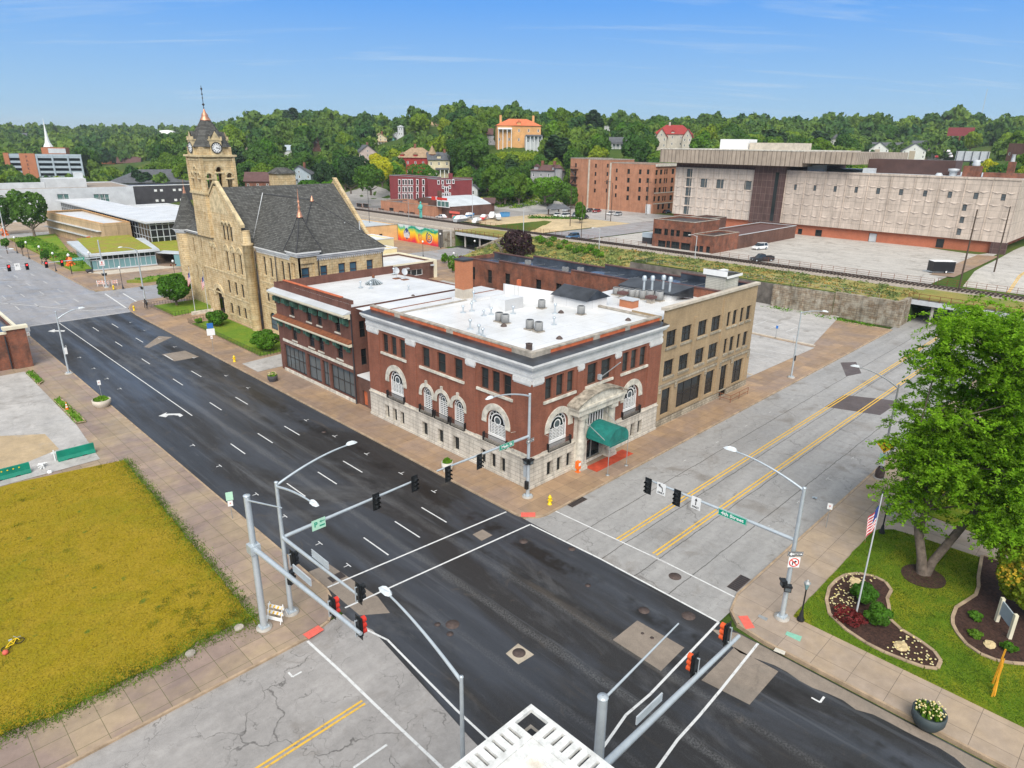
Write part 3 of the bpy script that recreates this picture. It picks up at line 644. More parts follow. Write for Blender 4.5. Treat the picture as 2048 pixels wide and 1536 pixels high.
pstrip(wl,[(1437.5,1244.5),(1300,1389),(1252,1430),(1200,1504),(1170,1540)],.16); pstrip(wl,[(1516,1287),(1440,1382),(1400,1430),(1355,1480),(1315,1536),(1285,1575)],.16)
pstrip(wl,[(727,1257),(775,1280),(912,1419.5),(985,1487),(1040,1560)],.14); pstrip(wl,[(615,1282.5),(675,1337),(750,1409.5),(884,1536),(930,1580)],.17)
pstrip(wl,[(707,1536),(774,1489.5)],.14); pstrip(wl,[(210,587.5),(252.5,616)],.25); pstrip(wl,[(246,587),(283,609)],.25)
pstrip(ww,[(250,617),(180,622),(0,606)],.3); pstrip(ww,[(200,585),(0,610)],.22); pstrip(ww,[(250,625),(60,652)],.3)
def dyl(a,b,off):
 a=Vector(a+(0,));b=Vector(b+(0,)); d=(b-a).normalized(); q=Vector((-d.y,d.x,0))*off
 for s in (-1,1): strip(yl,tuple((a+q*s)[:2]),tuple((b+q*s)[:2]),.14)
dyl((40.0,23.9),(140,23.6),.17); dyl((39.6,27.1),(140,27.0),.17); dyl(G(500,1550),G(727.5,1404.5),.15)
yl2=MB();
for s in (-.17,.17): gridmesh(yl2,lin(172,330,20),[25.4+s-.08,25.4+s+.08],lambda x,y:ter(x,y)+.1)
struct('road_markings',yl2,M['yellow_line'])
def tee(x,y,dx): strip(wl,(x,y+.32),(x,y-.32),.08); strip(wl,(x+dx*.05,y),(x+dx*.42,y),.08)
for y in (126.8,119.7,112.9,106.6,99,88.1,81.5,66.7,60.6,54.5,48.6,43.6): tee(33.9,y,1)
for y in (118,110.2,103.3,97.4,92.1,68.6,62.0,54.2,48.9,43.2,39.1): tee(22.2,y,-1)
for x in (50,56,62.5,69,75,81): strip(ww,(x,31.2),(x+.5,31.2),.1); strip(ww,(x,19.6),(x+.6,19.6),.1); strip(ww,(x+.3,19.6),(x+.3,19.1),.1)
for px in ((585,1354),(1640,1405)): x,y=G(*px); strip(wl,(x,y),(x+.6,y),.12); strip(wl,(x,y),(x,y+.5),.12,.016)
def turn_arrow(pts,mb=wl): mb.poly([G(*p,.012)+(.012,) for p in pts])
zF=lambda a,b:(a/4,480+b/4)
turn_arrow([zF(*p) for p in ((1268,1408),(1335,1378),(1328,1390),(1400,1388),(1440,1388),(1465,1403),(1440,1416),(1425,1404),(1390,1400),(1345,1402),(1330,1415),(1330,1418))])
turn_arrow([zF(*p) for p in ((383,730),(440,712),(437,722),(520,722),(515,733),(437,731),(435,738))])
# parking bays
for i in range(14): strip(wl,(112.5+0*i,46+i*2.9),(117.5,46+i*2.9),.1,Z+.01); strip(ww,(125,46+i*2.9),(130.4,46+i*2.9),.1,Z+.01)
for i in range(6): strip(wl,(88+i*2.9,40.2),(88+i*2.9,45),.1,Z+.01)
struct('road_markings',wl,M['white_line']); struct('road_markings',yl,M['yellow_line']); struct('road_markings',ww,M['worn_white'])
hp=MB()
for x0,y0,x1,y1 in ((107.2,39,107.6,56),(99,56.6,107.6,57),(86.2,39.0,86.5,44)): hp.box(x0,x1,y0,y1,.1,.3)
struct('kerb',hp,M['pale_concrete'])
# ================= corner clubhouse =================
def fan_window(par,F,a,b,c,sp,rows=7,cols=4,dep=.3):
 """tall arched white window: fanlight with round boss over a grid of small panes"""
 r=(b-a)/2; cx=(a+b)/2; D=-dep; P=arcpts(a,b,sp,14)
 g=MB().poly([F.p(a,c,D)]+[F.p(x,y,D) for x,y in P]+[F.p(b,c,D)])
 o=g.build('window',M['glass'],par); w=MB(); t=.06; sc=r/1.3
 def bar(u0,u1,v0,v1,tt=t): w.fb(F,u0,u1,v0,v1,D,D+tt)
 sw=.30*sc; bar(a,a+sw*.5,c,sp); bar(b-sw*.5,b,c,sp)
 ia,ib=a+sw*.5+.14*sc,b-sw*.5-.14*sc
 bar(ia,ia+.09,c,sp); bar(ib-.09,ib,c,sp); bar(a,b,c,c+.75*sc,.09)
 def ring(r0,r1,cy,n=20,full=True,tt=t):
  k=n if full else n//2
  for i in range(k):
   t0,t1=2*PI*i/n,2*PI*(i+1)/n; w.poly([F.p(cx+q*math.cos(tt_),cy+q*math.sin(tt_),D+tt) for q,tt_ in ((r0,t0),(r1,t0),(r1,t1),(r0,t1))])
 ring(r*.88,r,sp,28,False); ring(r*.62,r*.72,sp,28,False)
 oc=sp+r*.12; ring(r*.27,r*.36,oc,20,True,.10)
 for i in range(1,7):
  an=PI*i/7;
  for k in range(1):
   x0,y0=cx+r*.70*math.cos(an),sp+r*.70*math.sin(an); x1,y1=cx+r*.9*math.cos(an),sp+r*.9*math.sin(an); dx,dy=-math.sin(an)*.045,math.cos(an)*.045
   w.poly([F.p(x0-dx,y0-dy,D+t),F.p(x0+dx,y0+dy,D+t),F.p(x1+dx,y1+dy,D+t),F.p(x1-dx,y1-dy,D+t)])
 v0=c+.75*sc; v1=oc-r*.30
 for i in range(cols+1): u=ia+(ib-ia)*i/cols; bar(u-.035,u+.035,v0,v1+.1)
 for i in range(rows+1): v=v0+(v1-v0)*i/rows; bar(ia,ib,v-.028,v+.028)
 w.build('frame',M['white_paint'],o)
 m=MB();
 for i in range(16):
  t0,t1=2*PI*i/16,2*PI*(i+1)/16; m.poly([F.p(cx,oc,D+.05),F.p(cx+r*.28*math.cos(t0),oc+r*.28*math.sin(t0),D+.05),F.p(cx+r*.28*math.cos(t1),oc+r*.28*math.sin(t1),D+.05)])
 m.build('boss',M['grey_glass'],o)
 return o
def clubhouse():
 X0,X1,Y0,Y1=40.6,60.7,37.9,63.2
 t=thing('clubhouse_building','three storey red brick corner building with white arched windows, limestone base and white flat roof','building',(X0,Y0,0))
 FL,FR=FX(X0),FY(Y0)
 lw=[(59.4,60.4),(57.85,58.85),(56.3,57.3),(52.2,53.4),(49.65,50.95),(47.1,48.35),(43.45,44.5),(41.95,43.0),(40.45,41.5)]
 rw=[(42.35,43.3),(43.85,44.85),(45.35,46.3),(48.3,49.75),(50.4,51.95),(53.85,54.9),(55.3,56.35),(56.85,57.95)]
 up=lambda L:[(a,b,8.25,10.3) for a,b in L]
 la=[(56.9,59.5),(51.95,53.65),(49.45,51.15),(46.95,48.65),(41.1,43.7)]; ra=[(43.05,45.7),(54.5,57.1)]
 ar=lambda L:[(a,b,3.12,5.2+(b-a)/2,True) for a,b in L]
 W_=MB(); hl=up(lw)+ar(la); hr=up(rw)+ar(ra)+[(48.2,51.2,3.0,5.6)]
 wall(W_,FL,Y0,Y1,2.9,10.6,hl,.3); wall(W_,FR,X0,X1,2.9,10.6,hr,.3)
 W_.box(X0+.3,X1,Y1-.02,Y1,0,12); W_.box(X1-.02,X1,Y0+.3,Y1,0,12)
 # shallow brick pilasters
 for a,b in ((61.0,63.2),(54.4,56.0),(45.15,46.5),(37.9,40.1)): W_.fb(FL,a,b,3.25,10.2,.0,.09)
 for a,b in ((40.6,42.0),(46.75,47.6),(52.5,53.4),(58.4,60.7)): W_.fb(FR,a,b,3.25,10.2,.0,.09)
 W_.build('wall',M['red_brick'],t)
 # base storey
 bl=[(59.55,60.3),(58.1,58.9),(56.75,57.5),(52.65,53.6),(50.05,51.0),(47.55,48.5),(43.65,44.4),(42.25,43.0),(40.95,41.65)]
 br=[(42.7,43.5),(44.1,44.9),(45.5,46.25),(54.45,55.15),(55.9,56.6),(57.2,57.95)]
 b=MB(); FLb,FRb=FX(X0-.18),FY(Y0-.18); hb=lambda L:[(a,c,.5,2.05) for a,c in L]
 wall(b,FLb,Y0-.18,Y1,.0,2.9,hb(bl),.5); wall(b,FRb,X0-.18,X1,.0,2.9,hb(br)+[(48.3,51.1,0,2.9)],.5)
 b.box(X0-.3,X1,Y0-.3,Y0-.005,2.9,3.05); b.box(X0-.3,X0-.005,Y0-.005,Y1,2.9,3.05); b.box(X0-.12,X0+.02,Y0+.02,Y1,3.05,3.25); b.box(X0-.12,X1,Y0-.12,Y0+.02,3.05,3.25)
 b.box(X0-.3,X0-.19,Y0-.3,Y1,0,.38); b.box(X0-.18,X1,Y0-.3,Y0-.19,0,.38)
 b.build('base_storey',M['limestone'],t)
 for h in hb(bl): window(t,FLb,h,.4,nx=1,ny=1)
 for h in hb(br): window(t,FRb,h,.4,nx=1,ny=1)
 for i,h in enumerate(up(lw)): window(t,FL,h,.24,M['curtained_glass'],ny=2,nx=1,fr=.09)
 for i,h in enumerate(up(rw)): window(t,FR,h,.24,M['curtained_glass'],ny=2,nx=1,fr=.09)
 for F,L in ((FL,la),(FR,ra)):
  for a,c in L: fan_window(t,F,a,c,3.12,5.2,rows=7 if c-a>2 else 7,cols=4 if c-a>2 else 3)
 # stone: sills, arch surrounds, keystones
 s=MB()
 for F,L in ((FL,((56.0,60.7),(46.8,53.8),(40.15,45.0))),(FR,((42.1,46.6),(48.0,52.3),(53.6,58.3)))):
  for a,c in L: s.fb(F,a,c,7.95,8.2,.0,.16)
 for F,L in ((FL,la),(FR,ra)):
  for a,c in L:
   r=(c-a)/2; cx=(a+c)/2; o=.62 if r>1 else .42
   for i in range(16):
    p0=[(cx-q*math.cos(PI*i/16),5.2+q*math.sin(PI*i/16)) for q in (r,r+o)]; p1=[(cx-q*math.cos(PI*(i+1)/16),5.2+q*math.sin(PI*(i+1)/16)) for q in (r,r+o)]
    s.hexa([F.p(*p0[0],0),F.p(*p1[0],0),F.p(*p1[0],.07),F.p(*p0[0],.07),F.p(*p0[1],0),F.p(*p1[1],0),F.p(*p1[1],.07),F.p(*p0[1],.07)])
   for q in (a-o,c): s.fb(F,q,q+o,4.95,5.2,0,.09)
   if r<1: s.fb(F,cx-.14,cx+.14,5.2+r+.05,5.2+r+.75,0,.16)
 s.fb(FL,37.9,40.2,3.25,3.42,.09,.14)
 s.build('stone_trim',M['trim_stone'],t)
 for F,L in ((FL,la),(FR,ra)):
  for a,c in L:
   q=MB(); n=int((c-a+.5)/.11)
   for i in range(n+1): u=a-.25+(c-a+.5)*i/n; q.fb(F,u-.012,u+.012,3.08,3.9,.28,.31)
   for v in (3.1,3.88): q.fb(F,a-.25,c+.25,v,v+.04,.27,.32)
   for u in (a-.25,c+.25): q.fb(F,u-.02,u+.02,3.08,3.92,.0,.3)
   q.build('balcony_rail',M['black_iron'],t)
 # cornice
 c=MB()
 def band(z0,z1,d):
  c.box(X0-d,X0+.25,Y0-d,Y1+.2,z0,z1); c.box(X0+.25,X1,Y0-d,Y0+.25,z0,z1)
 for z0,z1,d in ((10.6,10.85,.10),(10.855,11.05,.16),(11.055,11.50,.08),(11.505,11.62,.22),(11.625,11.80,.50),(11.805,12.0,.66),(12.005,12.22,.80)): band(z0,z1,d)
 for F,L in ((FL,((61.0,63.2),(54.4,56.0),(45.15,46.5),(37.9,40.1))),(FR,((40.6,42.0),(46.75,47.6),(52.5,53.4),(58.4,60.7)))):
  for a,e in L: c.fb(F,a,e,10.15,10.58,.01,.2); c.fb(F,a+.05,e-.05,10.0,10.14,.01,.12)
 c.build('cornice',M['white_cornice'],t)
 k=MB(); k.poly([(X0-.8,Y0-.8,12.225),(X0+.55,Y0+.55,12.42),(X0+.55,Y1,12.42),(X0-.8,Y1+.2,12.225)]); k.poly([(X0-.8,Y0-.8,12.225),(X0+.55,Y0+.55,12.42),(X1,Y0+.55,12.42),(X1,Y0-.8,12.225)])
 k.build('gutter_lining',M['tar_roof'],t)
 p=MB(); q=MB()
 for F,L0,L1,segs in ((FX(X0+.5),Y0+.5,Y1,[38.4,40.9,49.0,50.0,57.6,58.6,63.2]),(FY(Y0+.5),X0+.9,X1,[41.1,43.4,49.5,50.5,54.6,55.4,60.7])):
  p.fb(F,L0,L1,12.74,12.88,-.42,.06); p.fb(F,L0,L1,12.30,12.735,-.35,-.02)
  for i in range(1,len(segs)-1,2): q.fb(F,segs[i],segs[i+1],12.36,12.73,-.015,.02)
  for i in range(0,len(segs)-1,2): p.fb(F,segs[i],min(segs[i+1],L1),12.30,12.735,-.015,.05)
 p.build('parapet',M['coping'],t); q.build('parapet_panel',M['orange_panel'],t)
 rf=MB().poly([(X0+.6,Y0+.6,12.5),(X1,Y0+.6,12.5),(X1,58.6,12.42),(X0+.6,58.6,12.42)]); rf.poly([(X0+.6,58.9,11.9),(X1,58.9,11.9),(X1,Y1+3.2,11.9),(X0+.6,Y1+3.2,11.9)]); rf.box(X0+.6,X1,58.6,58.9,11,12.6); rf.build('roof',M['white_roof'],t)
 rc_=MB().box(X0+.5,51.4,58.58,58.92,12.61,12.7); rc_.box(X0+.4,X0+2,60.2,62.9,12.1,12.5) if 0 else None
 rc_.box(X1-.2,X1+.2,38.4,47.5,12.52,12.7); rc_.build('roof_edge',M['coping'],t)
 # plant room and dormer roof on top
 wb=MB().box(51.3,54.2,52.2,54.6,12.43,13.7); wb.hexa([(55.2,56.2,12.4),(61,50.4,12.4),(61,50.7,12.4),(55.3,56.6,12.4),(55.2,56.2,14.4),(61,50.4,13.2),(61,50.7,13.2),(55.3,56.6,14.4)]); wb.build('plant_room',M['white_roof'],t)
 # portico
 P=MB(); F=FY(36.7)
 P.box(45.85,52.75,36.75,37.9,5.95,6.6); P.box(45.6,53.0,36.5,37.9,6.605,6.85)
 n=14
 for i in range(n):
  def cv(i,o): u=45.7+7.2*i/n; return (u,6.86+.95*math.sin(PI*i/n)**.8+o)
  a0,a1=cv(i,0),cv(i+1,0)
  P.hexa([F.p(a0[0],6.86,-1.2),F.p(a1[0],6.86,-1.2),F.p(a1[0],6.86,-.05),F.p(a0[0],6.86,-.05),F.p(a0[0],a0[1],-1.2),F.p(a1[0],a1[1],-1.2),F.p(a1[0],a1[1],-.05),F.p(a0[0],a0[1],-.05)])
 P.box(46.1,52.5,37.5,37.9,0,5.95) if 0 else None
 for x in (46.95,51.65):
  P.box(x-.6,x+.6,36.75,37.9,0,.5); P.box(x-.52,x+.52,36.83,37.9,.505,.8); P.lathe([(.46,.8),(.5,.9),(.42,1.0),(.40,3.5),(.36,5.3),(.42,5.4),(.42,5.45)],x,37.28,16)
  P.box(x-.5,x+.5,36.85,37.9,5.45,5.94); P.box(x-.35,x+.35,37.5,37.9,.81,5.44)
 for x in (48.0,51.35): P.box(x-.2,x+.18,37.45,37.9,0,5.94)
 P.box(48.2,51.2,37.6,37.9,2.9,3.6); P.box(48.2,51.2,37.5,37.9,5.35,5.94)
 P.build('portico',M['trim_stone'],t)
 P=MB()
 for i in range(n):
  def cv(i): u=45.45+7.7*i/n; return (u,6.87+.99*math.sin(PI*i/n)**.8)
  a0,a1=cv(i),cv(i+1)
  P.hexa([F.p(a0[0],a0[1],-1.2),F.p(a1[0],a1[1],-1.2),F.p(a1[0],a1[1],.2),F.p(a0[0],a0[1],.2),F.p(a0[0],a0[1]+.16,-1.2),F.p(a1[0],a1[1]+.16,-1.2),F.p(a1[0],a1[1]+.16,.24),F.p(a0[0],a0[1]+.16,.24)])
 P.build('pediment',M['weathered_stone'],t)
 g=MB().poly([FR.p(48.2,3.6,-.1),FR.p(51.2,3.6,-.1),FR.p(51.2,5.35,-.1),FR.p(48.2,5.35,-.1)]); o=g.build('transom_window',M['glass'],t)
 w=MB()
 for i in range(8): u=48.25+2.9*i/7; w.fb(FR,u-.07,u+.07,3.65,5.3,-.08,-.02)
 for v in (3.6,3.85,5.15): w.fb(FR,48.2,51.2,v,v+.14,-.085,-.015)
 w.build('frame',M['white_paint'],o)
 d=MB().poly([FR.p(48.2,.15,-.3),FR.p(51.2,.15,-.3),FR.p(51.2,2.9,-.3),FR.p(48.2,2.9,-.3)]); o=d.build('door',M['glass'],t)
 w=MB(); [w.fb(FR,u-.05,u+.05,.15,2.9,-.29,-.2) for u in (48.3,49.7,51.1)]; [w.fb(FR,48.2,51.2,v,v+.08,-.295,-.195) for v in (.15,2.2)]; w.build('door_frame',M['grey_metal'],o)
 # awning
 A=MB(); n=14
 def ap(i,y): an=PI*i/n; return (49.35-1.55*math.cos(an),y,3.15+1.45*math.sin(an)**.85)
 for i in range(n): A.add([ap(i,34.5),ap(i+1,34.5),ap(i+1,37.3),ap(i,37.3)],[(0,1,2,3)],0,True)
 for i in range(n): A.poly([(49.35,34.5,3.15),ap(i,34.5),ap(i+1,34.5)])
 for y in (34.5,):
  A.poly([(47.8,34.49,2.95),(50.9,34.49,2.95),(50.9,34.49,3.15),(47.8,34.49,3.15)])
 aw=A.build('awning',M['awning_green'],t)
 q=MB(); q.tube([(47.85,34.5,.13),(47.85,34.5,3.15)],.035); q.tube([(50.85,34.5,.13),(50.85,34.5,3.15)],.035); q.lathe([(.2,.13),(.2,.17),(.05,.2)],47.85,34.5,10); q.lathe([(.2,.13),(.2,.17),(.05,.2)],50.85,34.5,10)
 q.tube([(47.9,34.6,3.3),(47.7,37.7,5.0)],.03); q.tube([(50.9,34.6,3.3),(51.1,37.7,5.0)],.03); q.build('awning_frame',M['grey_metal'],aw)
 q=MB().tube([(50.0,37.6,8.75),(49.7,35.2,10.9)],.05); q.box(49.85,50.15,37.55,37.9,8.5,9.0); q.build('wall_flagpole',M['steel'],t)
 q=MB();
 for (x,y,z) in ((40.5,39.7,5.2),(40.5,39.9,3.4)): q.tube([(x,y,z),(x-1.0,y-.4,z+.35)],.025)
 for (x,y,z) in ((42.3,37.8,5.0),(42.0,37.8,3.0)): q.tube([(x,y,z),(x-.6,y-1.0,z+.35)],.025)
 q.build('wall_flagpole',M['trim_stone'],t)
 # porch roof link on the left
 l=MB(); wall(l,FX(41.1),63.2,66.7,2.6,3.7); wall(l,FX(41.1),63.2,66.7,0,2.6,[(63.5,64.3,.5,2.0),(64.9,66.0,.15,2.1)],.3); l.build('link_wall',M['brown_brick'],t)
 MB().box(41.0,60,63.2,66.7,3.705,3.85).build('link_roof',M['white_roof'],t); window(t,FX(41.1),(64.9,66.0,.15,2.1),.25,M['orange_panel'],nx=1,ny=1,name='door'); window(t,FX(41.1),(63.5,64.3,.5,2.0),.25,nx=1,ny=1)
 tag(MB().box(47.6,53.6,35.6,37.0,.135,.15).build('entrance_carpet',M['red_carpet']),'red carpet laid on the pavement under the green awning','carpet')
clubhouse()
# ================= three storey brown brick shop =================
def shop():
 X0,Y0,Y1=40.9,66.8,85.6
 t=thing('shop_building','three storey brown brick shop building with two pale bracketed cornices and dark shopfront','building',(X0,Y0,0))
 F=FX(X0); W_=MB()
 bays=[(80.75,81.8),(76.3,77.5),(73.8,74.95),(69.6,70.7)]
 h=[(a,b,8.4,10.15) for a,b in bays]+[(a,b,5.05,6.85) for a,b in [(80.6,81.8),(76.1,77.5),(73.8,75.05),(69.4,70.7)]]
 st=[(78.8,84.6),(75.0,78.3),(73.0,74.6),(67.3,72.6)]; hs=[(a,b,.55,3.9) for a,b in st]
 wall(W_,F,Y0,Y1,0,12.3,h+hs,.3); FS=FY(Y0); wall(W_,FS,X0,60,0,12.0,[(41.8,42.6,8.2,10.2),(41.8,42.6,4.8,6.8),(46,46.8,8.2,10.2)],.25)
 W_.box(X0+.3,60,Y1-.25,Y1,0,12.2); W_.box(59.8,60,Y0,Y1,0,11.5); W_.box(X0+.02,X0+.35,Y0+.02,83,12.3,12.75); W_.build('wall',M['shop_brick'],t)
 MB().fb(F,69,83,12.76,12.84,-.4,.05).build('coping',M['orange_panel'],t)
 for q in h: window(t,F,q,.22,nx=1,ny=2,fr=.08)
 for q in [(41.8,42.6,8.2,10.2),(41.8,42.6,4.8,6.8)]: window(t,FS,q,.2,nx=1)
 for q in hs: window(t,F,q,.28,M['grey_glass'] if q[0]<79 else M['glass'],nx=max(2,int((q[1]-q[0])/1.1)),ny=2,fr=.12,name='shop_window')
 s=MB(); s.fb(F,67.3,84.5,4.35,4.7,0,.08)
 for a,b,c,d in h: s.fb(F,a-.1,b+.1,c-.18,c-.01,0,.1)
 s.fb(F,67.2,84.7,.0,.5,0,.14); s.build('sill',M['trim_stone'],t)
 # two cornices
 c=MB(); c.fb(F,Y0+.2,Y1+.2,10.75,10.95,0,.85); c.fb(F,Y0+.2,Y1+.2,10.955,11.15,0,1.05); c.fb(F,Y0+.2,Y1+.2,10.55,10.745,0,.35); c.build('upper_cornice',M['cream_paint'],t)
 MB().hexa([F.p(Y0+.2,11.16,0),F.p(Y1+.2,11.16,0),F.p(Y1+.2,11.16,1.05),F.p(Y0+.2,11.16,1.05),F.p(Y0+.2,11.5,0),F.p(Y1+.2,11.5,0),F.p(Y1+.2,11.2,1.05),F.p(Y0+.2,11.2,1.05)]).build('cornice_cover',M['silver_roof'],t)
 c=MB(); c.fb(F,Y0+.1,Y1,7.25,7.42,0,.6); c.fb(F,Y0+.1,Y1,7.425,7.6,0,.75); c.build('lower_cornice',M['cream_paint'],t)
 MB().hexa([F.p(Y0+.1,7.61,0),F.p(Y1,7.61,0),F.p(Y1,7.61,.75),F.p(Y0+.1,7.61,.75),F.p(Y0+.1,7.95,0),F.p(Y1,7.95,0),F.p(Y1,7.65,.75),F.p(Y0+.1,7.65,.75)]).build('lower_cornice_cover',M['rust'],t)
 for u in lin(68.0,84.6,8):
  for z,d in ((9.95,.75),(6.75,.5)):
   q=MB(); q.fb(F,u-.38,u-.12,z,z+.6,0,d); q.fb(F,u+.12,u+.38,z,z+.6,0,d); q.fb(F,u-.38,u+.38,z-.35,z-.01,0,d*.35); q.build('bracket',M['teal_glass'] if 0 else M['bracket_green'],t)
 MB().poly([(X0+.35,Y0,11.5),(60,Y0,11.5),(60,Y1-.25,11.1),(X0+.35,Y1-.25,11.1)]).build('roof',M['white_roof'],t)
 MB().tube([F.p(66.9,0,.1),F.p(66.9,11.2,.1)],.08).build('downpipe',M['dark_metal'],t)
 MB().tube([(X0-.1,66.9,.3),(X0-.1,66.9,3)],.1).build('red_pipe',M['signal_red'],t) if 0 else None
simple('bracket_green',(.05,.12,.09),.6,.25,2)
shop()
# ================= buff brick building =================
def buff():
 X0,X1,Y0=60.75,82.0,37.9
 t=thing('buff_brick_building','plain three storey buff brick building with dark paired windows beside the red corner building','building',(X0,Y0,0))
 F=FY(Y0); W_=MB()
 u3=[(61.65,63.6),(64.7,66.75),(68.15,70.15),(71.15,73.3),(74.7,75.65),(76.25,77.3),(78.15,79.0),(79.7,80.85)]
 h=[(a,b,9.25,11.1) for a,b in u3]+[(a,b,5.85,7.75) for a,b in u3]
 g=[(61.7,63.6,1.3,4.4),(64.9,70.2,1.3,4.4),(71.2,73.3,1.3,4.3),(74.8,76.5,.3,4.25),(78.0,80.6,1.1,4.2)]
 wall(W_,F,X0,X1,.9,13.55,h+g,.3); FE=FX(X1,1); W_.box(X0,X0+.1,Y0+.3,42,11,12.9)
 W_.fb(F,X0,X0+.8,.9,4.7,0,.1); W_.fb(F,70.3,71,.9,4.7,0,.1); W_.fb(F,73.5,74.6,.9,13.0,0,.12); W_.fb(F,81.1,X1,.9,4.7,0,.1); W_.fb(F,67.1,67.8,4.9,11.8,0,.08)
 W_.build('wall',M['buff_brick'],t)
 b=MB(); wall(b,FY(Y0-.12),X0,X1,0,.95,[(74.8,76.5,.3,.95)],.3); b.fb(F,X0,X1,4.75,5.1,0,.1)
 for a,c,z0,z1 in h: b.fb(F,a-.15,c+.15,z0-.28,z0-.01,0,.12)
 for a in (61.0,64.2,70.7,74.2,77.2,81.4): b.fb(F,a-.18,a+.18,4.2,5.0,.11,.22)
 b.build('stone_base',M['rough_limestone'],t)
 c=MB(); c.fb(F,X0,X1+.15,13.56,13.85,-.4,.22); c.build('coping',M['pale_concrete'],t)
 for q in h: window(t,F,q,.22,M['glass'],nx=2 if q[1]-q[0]>1.5 else 1,ny=2,fr=.08)
 for q in g[:3]+g[4:]: window(t,F,q,.26,M['glass'],nx=max(1,round((q[1]-q[0])/1.7)),ny=2,fr=.1,name='shop_window')
 window(t,F,g[3],.26,M['glass'],nx=2,ny=2,fr=.1,name='door')
 MB().poly([(X0,Y0+.4,12.45),(74,Y0+.4,12.45),(74,51.5,12.45),(X0,51.5,12.45)]).build('roof',M['white_roof'],t)
 r=MB();
 def hip(a,b,z0,zr,dr):
  (x0,y0),(x1,y1)=a,b; xm=(x0+x1)/2; r.hexa([(x0,y0,z0),(x1,y0,z0),(x1,y1,z0),(x0,y1,z0),(xm-dr,y0+.2,zr),(xm+dr,y0+.2,zr),(xm+dr,y1-.2,zr),(xm-dr,y1-.2,zr)])
 hip((58.0,46.2),(62.4,51.6),13.5,14.5,.05); r.hexa([(69.2,42.4,13.2),(72.5,41.4,12.6),(72.5,50,12.6),(69.2,50.2,13.2),(69.3,42.4,13.4),(72.4,41.4,14.0),(72.4,50,14.0),(69.3,50.2,13.4)]); r.build('low_dark_roof',M['tar_roof'],t)
 q=MB().box(58.3,62.1,46.5,51.3,12.4,13.5); q.box(69.4,72.4,42.6,50,12.45,13.2); q.build('roof_upstand',M['white_roof'],t)
 ra=MB(); pts=[(74.3,37.6),(74.3,35.9),(78.8,35.9)]
 for z in (.55,1.05): ra.tube([(x,y,z) for x,y in pts],.03,6)
 for x,y in ((74.3,35.9),(76.5,35.9),(78.8,35.9),(74.3,37.3)): ra.tube([(x,y,.13),(x,y,1.05)],.03,6)
 tag(ra.build('ramp_railing',M['rust']),'rusty pipe railing round the entrance step of the buff brick building','railing')
buff()
# ================= long brick warehouse behind =================
def warehouse():
 X0,X1=74.0,82.2
 t=thing('brick_warehouse','long old red brick warehouse with stepped parapets and wet black roof behind the white roofs','building',(X0,62,0))
 F=FX(X0); W_=MB(); segs=[(86.4,76.8,12.05),(76.8,62,12.5),(62,49,13.0),(49,38.35,13.55)]
 wy=[(82.4,83.4),(78.4,79.4),(74.3,75.4),(67.7,68.8),(63.7,64.8),(59.2,60.2)]
 for b,a,z in segs:
  hh=[(p,q,8.7,10.8) for p,q in wy if a<p and q<b]+[(p,q,5.2,7.2) for p,q in wy if a<p and q<b]
  wall(W_,F,a,b,0,z,hh,.25); W_.box(X0+.3,X0+.33,a,b,z-1.2,z); W_.fb(FX(X1,1),a,b,0,z-.1,-.3,0)
  for q in hh: window(t,F,q,.2,nx=2,ny=2,sub=False)
 W_.box(X0+.35,X1-.35,86.1,86.38,0,11.8)
 W_.build('wall',M['old_red_brick'],t)
 c=MB()
 for b,a,z in segs: c.box(X0-.06,X0+.4,a,b,z+.002,z+.13); c.box(X1-.4,X1+.06,a,b,z-.09,z+.06)
 c.build('coping',M['maroon_shingle'],t)
 r=MB()
 for b,a,z in segs: r.poly([(X0+.34,a,z-.6),(X1-.3,a,z-.85),(X1-.3,b,z-.85),(X0+.34,b,z-.6)]); r.box(X1-.34,X1-.31,a,b,z-1.2,z-.1)
 r.build('roof',M['blue_tar_roof'],t)
 l=MB()
 for y in rng(39.5,86,2.6):
  z=[s[2] for s in segs if s[1]<=y<s[0]][0]; l.poly([(X0+1.2,y,z-.62),(X1-1.2,y,z-.79),(X1-1.2,y+.1,z-.79),(X0+1.2,y+.1,z-.62)])
 l.build('roof_seam',M['grey_metal'],t)
 p=MB().box(75.2,78.5,38.9,41.5,12.6,15.35); p.build('penthouse',M['clapboard'],t)
 k=MB().hexa([(75,38.65,15.3),(78.8,38.65,15.0),(78.8,41.75,15.0),(75,41.75,15.3),(75,38.65,15.85),(78.8,38.65,15.3),(78.8,41.75,15.3),(75,41.75,15.85)]); o=k.build('penthouse_roof',M['tar_roof'],t)
 MB().box(76.2,77.4,39.8,40.5,15.5,15.72).build('skylight',M['white_paint'],o); MB().box(74.93,74.99,38.6,41.8,15.2,15.86).build('fascia',M['white_paint'],o); MB().box(75,78.8,38.58,38.64,15.0,15.3).build('fascia',M['white_paint'],o)
warehouse()
